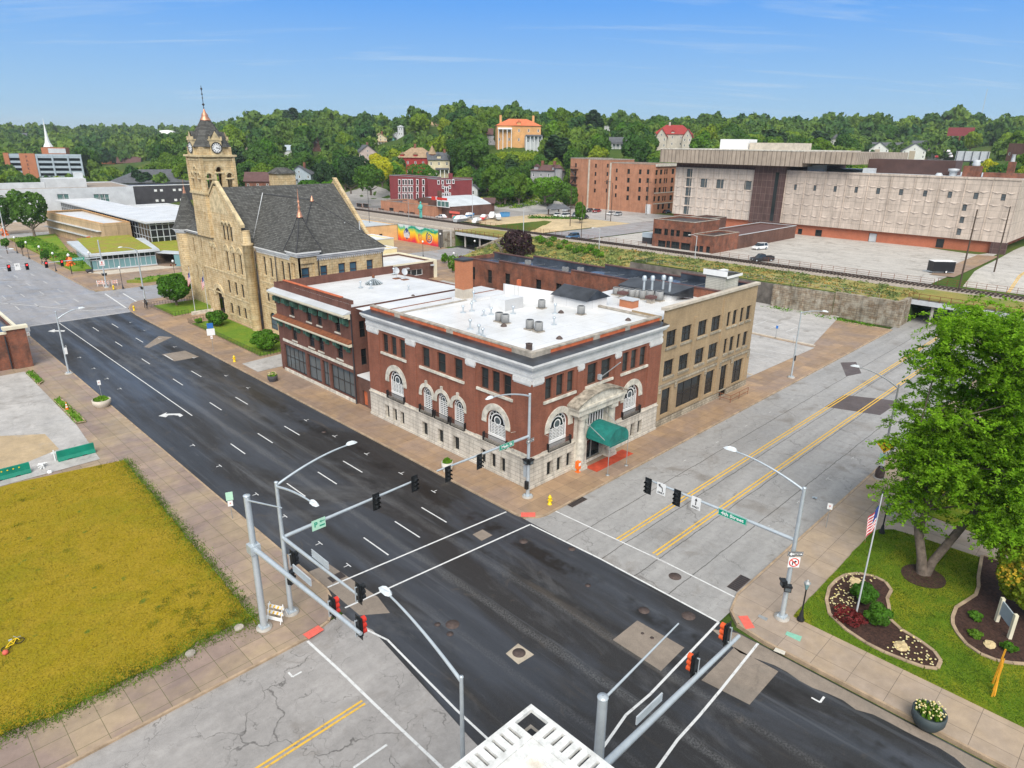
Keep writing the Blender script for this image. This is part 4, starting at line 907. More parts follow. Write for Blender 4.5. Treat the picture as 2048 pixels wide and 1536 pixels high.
# chimney + roof plant
def chimney():
 t=thing('brick_chimney','tall square orange brick chimney with rendered grey foot on the white roof','chimney',(52.2,60,12))
 MB().box(51.5,53.0,59.4,60.9,13.7,17.0).build('stack',M['orange_brick'],t); MB().box(51.42,53.08,59.32,60.98,17.0,17.2).build('cap',M['dark_metal'],t)
 MB().box(51.48,53.02,59.38,60.92,12.3,13.7).build('foot',M['pale_concrete'],t); MB().box(51.2,53.3,59.0,61.2,11.9,12.6).build('flashing',M['white_roof'],t)
chimney()
ac=proto('air_conditioner','','air conditioner')
q=MB().lathe([(.36,.12),(.42,.14),(.42,.95),(.36,1.0),(.34,.96)],0,0,14); q.build('casing',M['ac_grey'],ac)
MB().lathe([(.33,.97),(.02,.97)],0,0,14).build('fan_grille',M['signal_black'],ac); MB().box(-.45,.45,-.45,.45,0,.1).build('base_pad',M['coping'],ac)
freeze(ac); first=[True]
def put_ac(x,y,z,lab,g=None,sc=1.0):
 if first[0]:
  first[0]=False; ac.location=(x,y,z); ac['label']=lab
  if g: ac['group']=g
  ac.scale=(sc,)*3
  return ac
 return dup(ac,(x,y,z),0,lab,g,sc=sc)
gA='air conditioners on the flat roofs'
put_ac(47.7,49.4,12.45,'air conditioner left of the front pair on the white roof',gA); put_ac(47.6,48.4,12.45,'air conditioner right of the front pair on the white roof',gA)
put_ac(47.7,45.0,12.5,'left air conditioner of the pair nearest the roof corner',gA); put_ac(47.7,43.8,12.5,'right air conditioner of the pair nearest the roof corner',gA)
put_ac(55.4,50.5,12.45,'single air conditioner by the white plant room',gA); put_ac(56.4,45.6,12.45,'single air conditioner near the low dark hipped roof',gA)
for i,(x,y) in enumerate([(67.6,49.3),(67.8,48.6),(67.7,47.8),(67.7,47.0),(68.1,46.4),(68.0,45.6),(68.3,44.8),(68.6,43.7)]):
 put_ac(x,y,12.46,'grey air conditioner in the row of eight on the buff building roof','air conditioners in a row on the buff roof',.95+.03*i)
vn=MB().lathe([(.07,0),(.07,.7)],0,0,8,0); vn.lathe([(.14,.7),(.14,.85),(.05,.92)],0,0,8,0); vn.lathe([(.3,0),(.25,.06),(.08,.12)],0,0,10,0)
vent=tag(vn.build('roof_vent',M['steel']),'','vent','vent pipes on the white roofs')
zz1=lambda a,b,z:(G(700+a/4,480+b/4,z)+(z,))
for i,(a,b,h) in enumerate([(962,715,1.2),(1032,760,1.2),(1062,775,1.0),(905,580,.9),(975,568,1.1),(1070,605,.7),(1130,595,.9),(1640,590,1.3),(1632,680,1.0),(1305,590,1.),(85,380,1.0),(168,385,1.0),(468,405,.8),(350,270,1.),(990,490,1.4)]):
 z=12.44 if a>500 or b>500 else 11.3; p=zz1(a,b,z); o=vent if i==0 else dup(vent); o.location=p; o.scale=(1.2,1.2,h); o['label']='slim grey vent pipe standing on the white roof'; o['group']='vent pipes on the white roofs'
hv=MB().lathe([(.16,0),(.14,.9),(.14,1.3)],0,0,10); hv.lathe([(.26,1.3),(.27,1.7),(.18,1.85),(.02,1.9)],0,0,12); hood=tag(hv.build('hooded_vent',M['steel']),'','vent')
for i,(a,b) in enumerate(((750,395),(815,395),(903,390),(957,405))):
 x,y=G(1100+a/4,480+b/4,13.6); o=hood if i==0 else dup(hood); o.location=(x,y,13.4); o['label']=['leftmost','second','third','rightmost'][i]+' shiny hooded vent above the row of air conditioners'; o['group']='hooded vents on the buff building'
dv=MB().lathe([(.34,0),(.30,.12),(.1,.3),(.02,.32)],0,0,12); dome=tag(dv.build('roof_drain',M['iron_lid']),'','roof drain')
for i,(a,b) in enumerate(((1230,690),(1675,792),(1688,583),(2225,645),(505,455))):
 z=12.47 if i<4 else 11.3; p=zz1(a,b,z); o=dome if i==0 else dup(dome); o.location=p; o['label']='small rusty domed drain cover on the white roof'; o['group']='domed drain covers on the white roof'
t=thing('brick_vent','rusty round drum vent near the front corner of the white roof','vent',zz1(1432,880,12.47)); p=zz1(1432,880,12.47); MB().lathe([(.3,p[2]),(.3,p[2]+.55),(.34,p[2]+.6),(.1,p[2]+.62)],p[0],p[1],12).build('drum',M['iron_lid'],t)
p=zz1(1350,440,12.44); t=thing('clay_flue','slim terracotta flue on a rusty base on the white roof','flue',p); MB().box(p[0]-.2,p[0]+.2,p[1]-.2,p[1]+.2,p[2],p[2]+1.9).build('flue',M['orange_panel'],t); MB().lathe([(.5,p[2]),(.35,p[2]+.2)],p[0],p[1],8).build('base',M['rust'],t)
x,y=G(1100+630/4,480+530/4,12.5); t=thing('roof_hatch','low orange brick roof hatch with grey metal lid','roof hatch',(x,y,12.4)); MB().box(x-.6,x+.6,y-.9,y+.9,12.4,13.3).build('curb',M['orange_brick'],t); MB().box(x-.7,x+.7,y-1,y+1,13.3,13.42).build('lid',M['light_grey'],t)
for i,(a,b) in enumerate(((580,465),(805,500))):
 x,y=G(1100+a/4,480+b/4,12.5); t=thing('roof_fan',('left' if i==0 else 'right')+' rusty capped exhaust fan before the air conditioner row','fan',(x,y,12.45)); MB().box(x-.35,x+.35,y-.35,y+.35,12.45,13.0).build('curb',M['coping'],t); MB().box(x-.5,x+.5,y-.5,y+.5,13.0,13.3).build('cap',M['maroon_shingle'],t)
x,y=G(700+190/4,480+350/4,11.25); t=thing('pyramid_skylight','small pyramid skylight with grey ribs on the shop roof','skylight',(x,y,11.2)); q=MB();
for i in range(8): a0,a1=2*PI*i/8,2*PI*(i+1)/8; q.poly([(x+1.25*math.cos(a0),y+1.25*math.sin(a0),11.3),(x+1.25*math.cos(a1),y+1.25*math.sin(a1),11.3),(x,y,12.1)])
q.build('glazing',M['grey_glass'],t); q=MB(); [q.tube([(x+1.27*math.cos(2*PI*i/16),y+1.27*math.sin(2*PI*i/16),11.3),(x,y,12.14)],.04,5) for i in range(16)]; q.build('rib',M['steel'],t); MB().lathe([(.2,12.1),(.2,12.35),(.02,12.5)],x,y,8).build('finial',M['rust'],t)
for i,(a,b) in enumerate(((375,310),(440,320))):
 x,y=G(700+a/4,480+b/4,11.2); t=thing('satellite_dish',('white round' if i==0 else 'blue-grey square')+' satellite dish on the far edge of the shop roof','satellite dish',(x,y,11.15)); MB().box(x-.5,x+.5,y-.4,y+.4,11.15,11.3).build('ballast_tray',M['rust'],t); MB().tube([(x,y,11.3),(x,y,12.1)],.04).build('mast',M['steel'],t)
 MB().xf(Matrix.Translation((x,y,12.4))@Matrix.Rotation(R(70),4,'X')).lathe([(.5,0),(.3,-.1),(.02,-.14)],0,0,12).build('dish',M['light_grey'],t)
x,y=91,83
for i,(x,y,z) in enumerate(((77.7,74,11.75),(77.2,65.8,11.8),(78.7,64.1,11.8))):
 t=thing('roof_unit',['left','middle','right'][i]+' grey cooling unit on the black warehouse roof','air conditioner',(x,y,z)); MB().box(x-.3,x+.3,y-.4,y+.4,z+.2,z+.85).build('casing',M['ac_grey'],t); MB().lathe([(.25,z+.87),(.02,z+.87)],x,y,10).build('fan_grille',M['signal_black'],t); q=MB(); [q.box(x+a-.04,x+a+.04,y+b-.04,y+b+.04,z,z+.2) for a in (-.25,.25) for b in (-.35,.35)]; q.build('feet',M['dark_metal'],t)
# ================= city hall =================
def city_hall():
 t=thing('city_hall','yellow sandstone hall with slate roofs, gabled front, corner turret and clock tower','building',(47.4,107,0))
 XG=47.4; XW=48.6; F=FX(XG); FW=FX(XW); W_=MB(); YS=92.7
 gh=[(115.65,116.75,4.95,7.2),(112.9,114.0,4.95,7.2),(110.4,111.5,4.95,7.2),(115.65,116.75,1.3,3.2),(112.9,114.0,1.3,3.2),(110.4,111.5,1.3,3.2),(108.6,109.3,1.3,3.2),
  (114.9,115.8,8.9,12.2,),(112.4,113.3,8.9,12.2),(109.9,110.8,8.9,12.2),(120.0,120.6,8.2,12.2),(121.4,122.0,8.2,12.2)]
 arc=[(115.0,116.0,14.1,17.0,True),(113.6,114.6,14.1,17.0,True),(112.2,113.2,14.1,17.0,True)]
 door=[(119.2,122.0,.4,5.2,True)]
 wall(W_,F,107,125.6,-.1,14.1,gh+door,.35)
 wall(W_,F,108.6,124.5,14.1,17.0,arc,.3)
 for z0,z1,a0,a1,b0,b1 in ((17.0,22.7,108.6,124.5,116.2,117.4),): W_.poly([F.p(a0,z0),F.p(a1,z0),F.p(b1,z1),F.p(b0,z1)])
 W_.poly([F.p(107.2,14.1),F.p(108.6,14.1),F.p(108.6,17.0)]) if 0 else None
 W_.box(XG+.36,XG+.9,107.3,125.3,14.1,14.3)
 # turret at right of gable
 W_.lathe([(.75,-.1),(.75,14.0),(.95,14.1),(.95,14.4),(.62,14.5),(.62,16.4)],XG,107.0,12)
 # right wing: west and south faces
 rh=[(a,b,9.55,12.55) for a,b in ((103.75,104.6),(101.6,102.4),(97.75,98.6),(95.75,96.6),(93.8,94.6))]+[(a,b,5.3,7.4) for a,b in ((103.75,104.7),(101.6,102.5),(97.7,98.6),(95.7,96.5))]+[(101.9,104.4,.7,3.6,True),(99.2,99.9,1,3.2),(97.7,98.5,1,3.2)]
 wall(W_,FW,YS,107,-.1,13.4,rh,.3)
 FS=FY(YS); sh=[(a,b,8.9,12.15) for a,b in ((48.75,50.1),(51.9,53.1),(55.0,56.2),(57.0,58.3),(60.1,61.3))]+[(a,b,4.6,7.2) for a,b in ((51.9,53.1),(55.0,56.2),(57.0,58.3),(60.1,61.3))]
 wall(W_,FS,XW-.01,63.2,-.1,13.4,sh,.3); W_.box(62.9,63.2,YS+.3,107,0,13.4); W_.box(62.9,69.3,107.01,126.5,0,13.9)
 # corner pavilion (slightly proud)
 W_.fb(FW,YS-.25,YS+1.0,-.1,13.9,.0,.25) ; W_.fb(FS,XW-.25,XW+.05,-.1,13.9,0,.25); W_.fb(FW,94.9,95.3,-.1,13.9,0,.25); W_.fb(FS,50.9,51.3,-.1,13.9,0,.25); W_.fb(FW,YS+1.0,94.9,12.8,13.9,0,.25); W_.fb(FS,XW+.05,50.9,12.8,13.9,0,.25)
 # left wing
 lh=[(129.5,130.3,9.35,12.5),(125.9,126.5,9.35,12.5),(129.5,130.3,4.6,7.4),(125.9,126.5,4.6,7.4),(129.3,130.3,1.0,3.2),(133.5,134.2,9.35,12.5),(133.5,134.2,4.6,7.4)]
 XL=49.0; FLw=FX(XL); wall(W_,FLw,125.3,139,-.1,13.2,lh,.3); W_.box(XL+.4,63,139,139.4,0,13.2)
 W_.lathe([(2.5,-.1),(2.5,13.6)],XL+1.5,139,18)
 W_.build('wall',M['ashlar'],t)
 for h in gh: window(t,F,h,.28,nx=1,ny=2,fr=.08)
 for h in arc: window(t,F,h,.25,nx=1,ny=2,fr=.08)
 window(t,F,door[0],.9,nx=3,ny=3,fr=.1,frame=M['black_iron'],name='entrance_gate')
 for h in rh: window(t,FW,h,.25,M['blue_glass'] if len(h)>4 else None,nx=1,ny=2,fr=.08)
 for h in sh: window(t,FS,h,.22,M['blue_glass'],nx=1,ny=3,fr=.12,frame=M['dark_brown_metal'])
 for h in lh: window(t,FLw,h,.25,nx=1,ny=2,fr=.08)
 s=MB()
 def ring(F,a,b,sp,o,d=.14,n=12):
  r=(b-a)/2; cx=(a+b)/2
  for i in range(n):
   A=[(cx-q*math.cos(PI*i/n),sp+q*math.sin(PI*i/n)) for q in (r,r+o)]; B_=[(cx-q*math.cos(PI*(i+1)/n),sp+q*math.sin(PI*(i+1)/n)) for q in (r,r+o)]
   s.hexa([F.p(*A[0],0),F.p(*B_[0],0),F.p(*B_[0],d),F.p(*A[0],d),F.p(*A[1],0),F.p(*B_[1],0),F.p(*B_[1],d),F.p(*A[1],d)])
 for a,b,*_ in arc: ring(F,a,b,16.5,.3)
 for c,w in ((115.35,.75),(112.85,.75),(110.35,.75),(120.3,.5),(121.7,.5)): ring(F,c-w,c+w,12.4,.28)
 for c,w in ((115.35,.75),(112.85,.75),(110.35,.75),(120.3,.5),(121.7,.5)):
  P=arcpts(c-w,c+w,12.4,10); s.poly([F.p(x,y,.05) for x,y in P])
 ring(F,119.2,122.0,3.8,.75,.2,16)
 for z in (4.3,8.3): s.fb(F,107.9,125.5,z,z+.25,0,.08); s.fb(FW,YS+1,106.3,z,z+.2,0,.06)
 for h in gh+rh:
  if len(h)==4: s.fb(F if h in gh else FW,h[0]-.1,h[1]+.1,h[2]-.22,h[2]-.01,0,.1)
 # gable coping
 for (a,z0),(b,z1) in (((108.3,16.7),(116.3,23.1)),((124.9,16.7),(117.1,23.1))):
  s.hexa([F.p(a,z0,.15),F.p(b,z1,.15),F.p(b,z1,-.5),F.p(a,z0,-.5),F.p(a,z0+.45,.15),F.p(b,z1+.4,.15),F.p(b,z1+.4,-.5),F.p(a,z0+.45,-.5)])
 s.poly([F.p(112.6,18.4,.03),F.p(120.9,18.4,.03),F.p(117.2,22.3,.03),F.p(116.4,22.3,.03)])
 s.build('stone_trim',M['weathered_cream'],t)
 c=MB()
 for z0,z1,d in ((13.2,13.45,.12),(13.455,13.75,.3),(13.755,13.95,.5)):
  c.fb(FW,94.9,106.4,z0,z1,-.1,d); c.fb(FS,51.3,63.4,z0,z1,-.1,d); c.fb(FLw,125.4,136.6,z0,z1-.2,-.1,d)
  c.box(XW-.25-d-.1,51.3+d,YS-.25-d-.1,95.3,z0+.6,z1+.62); c.lathe([(2.5+d,z0-.2),(2.5+d,z1-.2)],XL+1.5,139,20)
 for i in range(30): u=94.95+11.3*i/29; c.fb(FW,u,u+.16,13.0,13.19,0,.12)
 for i in range(30): u=51.4+11.7*i/29; c.fb(FS,u,u+.16,13.0,13.19,0,.12)
 c.build('cornice',M['white_cornice'],t)
 # roofs
 r=MB(); zr=22.5; ym=116.8
 xe=69.5
 r.poly([(XG+.1,107.0,14.0),(xe,106.8,14.0),(xe,ym,zr),(XG+.1,ym,zr)]); r.poly([(XG+.1,124.9,16.0),(xe,126.5,14.4),(xe,ym,zr),(XG+.1,ym,zr)])
 # right wing hip
 xr=54.9; a=(XW-.45,YS-.45,13.96); b=(63.65,YS-.45,13.96); ap=(xr,98.9,21.25); bk=(xr,115.4,21.25)
 r.poly([a,ap,bk,(XW-.45,107.2,13.96)]); r.poly([a,b,ap]); r.poly([b,(63.65,107,13.96),bk,ap])
 # pyramid turret
 x0,x1,y0,y1=XW-.85,51.9,YS-.85,95.6; cx,cy=(x0+x1)/2,(y0+y1)/2; pr=[(0,14.58,1.),(0,15.6,.80),(0,17.2,.46),(0,19.6,.10)]
 for i in range(3):
  k0,k1=pr[i][2],pr[i+1][2]; z0,z1=pr[i][1],pr[i+1][1]
  q=lambda k,z:[(cx+(x-cx)*k,cy+(y-cy)*k,z) for x,y in ((x0,y0),(x1,y0),(x1,y1),(x0,y1))]
  A,B_=q(k0,z0),q(k1,z1)
  for j in range(4): r.poly([A[j],A[(j+1)%4],B_[(j+1)%4],B_[j]])
 # left wing roof, cone
 r.poly([(XL-.4,125.4,13.3),(XL-.4,139.5,13.3),(XL+5,132,18.2),(XL+5,125.4,18.2)]); r.poly([(XL-.4,139.6,13.3),(63,139.6,13.3),(57,132,18),(XL+5,132,18.2)])
 r.lathe([(3.05,13.75),(2.6,14.4),(1.5,17.1),(.35,20.2)],XL+1.5,139,20,smooth=True)
 r.build('roof',M['slate'],t)
 hc=MB()
 for j in range(4):
  hc.tube([(cx+(X_-cx)*k,cy+(Y_-cy)*k,z+.03) for X_,Y_ in [((x0,y0),(x1,y0),(x1,y1),(x0,y1))[j]] for _,z,k in pr],.07,4)
 hc.tube([a,ap],.07,4); hc.tube([b,ap],.07,4); hc.tube([ap,bk],.08,4); hc.build('ridge_cap',M['dark_metal'],t)
 f=MB(); f.lathe([(.5,19.4),(.3,20.0),(.12,20.6),(.22,20.8),(.1,21.1),(.05,22.8),(.02,23.4)],cx,cy,8); f.lathe([(.16,21.4),(.2,21.6),(.05,21.8)],cx,cy,8)
 f.lathe([(.42,19.9),(.15,20.9),(.2,21.1),(.04,21.5),(.03,22.8)],XL+1.5,139,8); f.lathe([(.35,21.1),(.1,21.7),(.02,21.9)],xr,98.9,6); f.build('finial',M['copper'],t)
 e=MB(); a_=Vector((XW-.4,107.1,14.08)); b_=Vector((xr,115.3,21.4)); n_=Vector((0,.3,.05)); e.poly([tuple(a_),tuple(b_),tuple(b_+n_),tuple(a_+n_)]); e.build('valley_flashing',M['light_grey'],t)
 g=MB().poly([(xe+.0,107,14.0),(xe+.0,126.4,14.0),(xe,ym,zr+.6)]); g.hexa([(xe,106.6,14.2),(xe+.6,106.6,14.2),(xe+.6,107.3,14.2),(xe,107.3,14.2),(xe,ym-.3,zr+1.0),(xe+.6,ym-.3,zr+1.0),(xe+.6,ym+.3,zr+1.0),(xe,ym+.3,zr+1.0)]); g.box(60.5,64.2,121,124,20,24.2); g.build('rear_gable',M['ashlar'],t)
 MB().hexa([(60.2,120.7,24.2),(64.5,120.7,24.2),(64.5,124.3,24.2),(60.2,124.3,24.2),(61.5,122,25.2),(63.2,122,25.2),(63.2,123,25.2),(61.5,123,25.2)]).build('vent_house_roof',M['slate'],t)
 pp=MB();
 for u in (106.7,99.9,125.2): pp.tube([(XW-.25 if u<110 else XL-.15,u,0),(XW-.25 if u<110 else XL-.15,u,13.1)],.08)
 pp.tube([(51.6,YS-.1,0),(51.6,YS-.1,13.2)],.08); pp.tube([(63.1,YS-.1,0),(63.1,YS-.1,13.2)],.08); pp.build('downpipe',M['dark_metal'],t)
 v=MB();
 for x in (58.5,61.2): v.tube([(x,95.8,16.2),(x,95.8,17.9)],.09); v.lathe([(.28,16.2),(.12,16.5)],x,95.8,8)
 v.tube([(50.5,129.5,14),(50.5,129.5,15)],.08); v.build('roof_vent',M['light_grey'],t)
 # ---- clock tower ----
 x0,x1,y0,y1=46.9,52.5,119.9,125.6
 T=MB(); FT,FTS=FX(x0),FY(y0)
 slits=[(121.0+.72*i,121.3+.72*i,17.1,18.2) for i in range(5)]
 bf=[(121.0,121.75,21.9,24.6,True),(122.4,123.15,21.9,25.6,True),(123.8,124.55,21.9,24.6,True)]
 bs=[(47.55,48.4,21.9,24.6,True),(49.25,50.15,21.9,25.6,True),(51.0,51.85,21.9,24.6,True)]
 wall(T,FT,y0,y1,14,27.3,slits+bf,.5); wall(T,FTS,x0,x1,14,27.3,bs,.5); wall(T,FX(x1,1),y0,y1,14,27.3,bf,.5); wall(T,FY(y1,1),x0,x1,14,27.3,bs,.5)
 T.box(x0+.15,x1-.15,y0+.15,y1-.15,27.5,28.75)
 for cx_,cy_ in ((x0+.1,y0+.1),(x1-.1,y0+.1),(x0+.1,y1-.1),(x1-.1,y1-.1)): T.box(cx_-.25,cx_+.25,cy_-.25,cy_+.25,21.5,27.2)
 tw=T.build('tower_shaft',M['ashlar'],t)
 s=MB()
 for z0,z1,d in ((21.2,21.5,.25),(21.505,21.7,.12),(26.6,26.85,.1),(27.2,27.5,.42)): s.box(x0-d,x1+d,y0-d,y1+d,z0,z1)
 for F_,L in ((FT,bf),(FTS,bs)):
  for a,b,c,d,_ in L:
   r_=(b-a)/2
   for i in range(10):
    A=[((a+b)/2-q*math.cos(PI*i/10),d-r_+q*math.sin(PI*i/10)) for q in (r_,r_+.28)]; B_=[((a+b)/2-q*math.cos(PI*(i+1)/10),d-r_+q*math.sin(PI*(i+1)/10)) for q in (r_,r_+.28)]
    s.hexa([F_.p(*A[0],0),F_.p(*B_[0],0),F_.p(*B_[0],.12),F_.p(*A[0],.12),F_.p(*A[1],0),F_.p(*B_[1],0),F_.p(*B_[1],.12),F_.p(*A[1],.12)])
   s.fb(F_,a-.32,b+.32,d-r_-.6,d-r_-.4,0,.16); s.fb(F_,a+.01,b-.01,d-r_-.62,d-r_-.38,-.4,-.01)
 s.build('string_course',M['weathered_cream'],tw)
 rf=MB(); cx,cy=(x0+x1)/2,(y0+y1)/2
 lv=[(28.75,3.05),(29.3,2.72),(33.1,.62),]
 for i in range(2):
  (z0,k0),(z1,k1)=lv[i],lv[i+1]
  o8=lambda k,z:[(cx+k*a,cy+k*b,z) for a,b in ((-1,-.62),(-.62,-1),(.62,-1),(1,-.62),(1,.62),(.62,1),(-.62,1),(-1,.62))]
  A,B_=o8(k0,z0),o8(k1,z1)
  for j in range(8): rf.poly([A[j],A[(j+1)%8],B_[(j+1)%8],B_[j]])
 for sx_,sy_ in ((-1,0),(0,-1),(1,0),(0,1)):
  # gabled dormer roofs behind the clocks
  u=lambda w,d,z:(cx+sx_*(2.8+d)+(-sy_)*w,cy+sy_*(2.8+d)+sx_*w,z)
  rf.poly([u(-.9,0,29.9),u(0,0,31.2),u(0,-1.7,31.2),u(-.9,-1.2,29.9)]); rf.poly([u(.9,0,29.9),u(0,0,31.2),u(0,-1.7,31.2),u(.9,-1.2,29.9)])
 rf.build('tower_roof',M['slate'],tw)
 MB().lathe([(.95,32.95),(.55,33.6),(.6,33.75),(.28,34.2),(.1,34.7)],cx,cy,8).build('copper_cap',M['copper'],tw)
 fn=MB().tube([(cx,cy,34.4),(cx,cy,38.3)],.05,6)
 for z,r_ in ((34.9,.12),(35.4,.24),(36.4,.13),(37.0,.16),(37.8,.2)): fn.lathe([(.02,z-r_),(r_*.8,z-r_*.4),(r_,z),(r_*.6,z+r_*.6),(.02,z+r_)],cx,cy,8)
 fn.build('tower_finial',M['dark_metal'],tw)
 for k,(F_,c0) in enumerate(((FX(x0-.1),(y0+y1)/2),(FY(y0-.1),cx),(FX(x1+.1,1),(y0+y1)/2),(FY(y1+.1,1),cx))):
  q=MB().fb(F_,c0-.92,c0+.92,27.5,29.75,-.6,.12); q.poly([F_.p(c0-.8,29.95,.1),F_.p(c0+.8,29.95,.1),F_.p(c0,31.25,.1)]); q.fb(F_,c0-1.05,c0+1.05,29.76,29.95,-.6,.2)
  for u in (-.95,.95): q.fb(F_,c0+u-.12,c0+u+.12,29.955,30.4,-.1,.18)
  dm=q.build('clock_dormer',M['ashlar'] if 0 else M['weathered_cream'],tw)
  d=MB(); n=24; zc=28.62
  for i in range(n): a0,a1=2*PI*i/n,2*PI*(i+1)/n; d.poly([F_.p(c0,zc,.2),F_.p(c0+.78*math.cos(a0),zc+.78*math.sin(a0),.2),F_.p(c0+.78*math.cos(a1),zc+.78*math.sin(a1),.2)])
  cl=d.build('clock_dial',M['white_paint'],dm)
  h=MB()
  for i in range(n):
   a0,a1=2*PI*i/n,2*PI*(i+1)/n; p=[F_.p(c0+q_*math.cos(a_),zc+q_*math.sin(a_),.24) for q_,a_ in ((.76,a0),(.92,a0),(.92,a1),(.76,a1))]; h.poly(p)
  for i in range(12):
   a_=2*PI*i/12; dx,dy=-math.sin(a_)*.045,math.cos(a_)*.045; h.poly([F_.p(c0+q_*math.cos(a_)+s_*dx,zc+q_*math.sin(a_)+s_*dy,.225) for q_,s_ in ((.45,-1),(.45,1),(.74,1),(.74,-1))])
  h.build('numerals',M['black_iron'],cl)
  h=MB()   # hands at a quarter past three
  for ang,l,w in ((-8,.62,.05),(-12,.42,.07)):
   a_=R(ang); dx,dy=-math.sin(a_)*w,math.cos(a_)*w; h.poly([F_.p(c0+q_*math.cos(a_)+s_*dx,zc+q_*math.sin(a_)+s_*dy,.235+w/9) for q_,s_ in ((-.1,-1),(-.1,1),(l,.4),(l,-.4))])
  h.build('hands',M['black_iron'],cl)
simple('weathered_cream',(.56,.45,.27),.85,.3,1.2)
city_hall()
# ================= library (modern) =================
def library():
 t=thing('library_building','low modern library with sandstone wing, grass roofs and glass hall','building',(56,210,0))
 # sandstone wing: long side faces the street, tapering
 a=(52.6,268); b=(56.2,219); c=(63.4,219.4); d=(63.4,268); H=7.1
 W_=MB().prism([a,b,c,d],-.1,H,cap=False); W_.build('wall',M['cast_wall'],t)
 MB().prism([(a[0]+.4,a[1]-.4),(b[0]+.4,b[1]+.4),(c[0],c[1]+.4),(d[0],d[1]-.4)],H-.6,H-.55).build('wing_roof',M['white_roof'],t)
 cp=MB();
 P=[a,b,c,d]
 for i in range(4):
  p,q=Vector(P[i]+(0,)),Vector(P[(i+1)%4]+(0,)); e=(q-p).normalized(); n=Vector((-e.y,e.x,0))*.35; cp.hexa([tuple(v) for v in (p,q,q+n,p+n)][0:0] or [(p.x,p.y,H),(q.x,q.y,H),(q.x+n.x,q.y+n.y,H),(p.x+n.x,p.y+n.y,H),(p.x,p.y,H+.15),(q.x,q.y,H+.15),(q.x+n.x,q.y+n.y,H+.15),(p.x+n.x,p.y+n.y,H+.15)])
 cp.build('coping',M['buff_house_wall'],t)
 for z,yy in ((4.8,(268,221)),(2.5,(268,214))):
  y0,y1=yy; x=lambda y:52.6+3.6*(268-y)/49
  q=MB().hexa([(x(y0)-1.1,y0,z),(x(y1)-1.1,y1,z),(x(y1),y1,z),(x(y0),y0,z),(x(y0)-1.1,y0,z+.12),(x(y1)-1.1,y1,z+.12),(x(y1),y1,z+.12),(x(y0),y0,z+.12)])
  q.build('canopy',M['silver_roof'],t)
  n=18;
  for i in range(n):
   yA=y0+(y1-y0)*(i+.1)/n; yB=y0+(y1-y0)*(i+.9)/n
   if i%3==0: MB().poly([(x(yA)-.05,yA,z-.5),(x(yB)-.05,yB,z-.5),(x(yB)-.05,yB,z-.05),(x(yA)-.05,yA,z-.05)]).build('window',M['glass'],t)
 # tall glass hall
 x0,x1,y0,y1=64.5,74.5,206.7,300; g=MB(); g.box(x0,x1,y0,y1,.0,8.0); gl=g.build('glass_hall',M['glass'],t)
 m=MB(); F1,F2=FX(x0),FY(y0)
 for i in range(40): u=y0+(y1-y0)*i/39; m.fb(F1,u-.06,u+.06,0,8,0,.1)
 for i in range(7): u=x0+(x1-x0)*i/6; m.fb(F2,u-.1,u+.1,0,8,0,.12)
 for z in (2.2,3.9,5.9,7.3): m.fb(F1,y0,y1,z-.07,z+.07,.0,.08); m.fb(F2,x0,x1,z-.09,z+.09,.0,.1)
 m.build('frame',M['silver_roof'],gl)
 MB().box(x0-1.3,x1+1,y0-1.5,y1+1,8.05,8.35).build('hall_roof',M['white_roof'],t); MB().box(x0-1.4,x1+1.1,y0-1.6,y1+1.1,7.85,8.04).build('eaves',M['light_grey'],t)
 # low pavilion with sedum roof: corner nearest the crossing
 A=(43.3,183.9); B_=(57.3,182.9); C_=(61.5,206.5); D_=(46.2,208.4); H=4.05
 q=MB().prism([A,B_,C_,D_],.3,H-.5,cap=True); pv=q.build('glass_pavilion',M['aqua_glass'],t)
 m=MB()
 def bars(p,q,n,z0,z1,w=.06):
  for i in range(n+1):
   x=p[0]+(q[0]-p[0])*i/n; y=p[1]+(q[1]-p[1])*i/n; m.box(x-w,x+w,y-w,y+w,z0,z1)
 bars(A,B_,12,.3,H-.5); bars(D_,A,16,.3,H-.5)
 for z0,z1,e in ((.15,.45,.15),(2.45,2.6,.08),(3.0,3.1,.06)): m.prism([(A[0]-e,A[1]-e),(B_[0]+e,B_[1]-e),(C_[0]+e,C_[1]),(D_[0]-e,D_[1]+e)],z0,z1)
 m.build('frame',M['silver_roof'],pv)
 u=MB()
 for i in range(12):
  f=lambda k:(A[0]+(B_[0]-A[0])*k/12,A[1]+(B_[1]-A[1])*k/12); p,q_=f(i+.08),f(i+.92); u.poly([(p[0],p[1]-.09,2.62),(q_[0],q_[1]-.09,2.62),(q_[0],q_[1]-.09,3.5),(p[0],p[1]-.09,3.5)])
 u.build('clerestory',M['glass'],pv)
 e=.9; MB().prism([(A[0]-e-.3,A[1]-e),(B_[0]+e,B_[1]-e),(C_[0]+1,C_[1]),(D_[0]-e-.3,D_[1]+3)],H-.5,H).build('pavilion_roof',M['silver_roof'],t)
 MB().prism([(A[0]+.6,A[1]+.9),(B_[0]-.2,B_[1]+.9),(C_[0]-.2,C_[1]+8),(D_[0]+2,D_[1]+7)],H,H+.12).build('sedum_roof',M['sedum'],t)
 MB().prism([(59.3,184.2),(70,184),(72,206.6),(64,206.6)],H-1.6,H-1.4).build('sedum_roof',M['sedum'],t)
 MB().hexa([(57.3,182.6,3.1),(66,170,2.9),(69,172,2.9),(60,184.6,3.1),(57.3,182.6,3.3),(66,170,3.1),(69,172,3.1),(60,184.6,3.3)]).build('canopy',M['silver_roof'],t)
 MB().prism([(60,178),(66,172.2),(68.5,174),(62,183)],.1,2.9).build('entrance_wall',M['aqua_glass'],t)
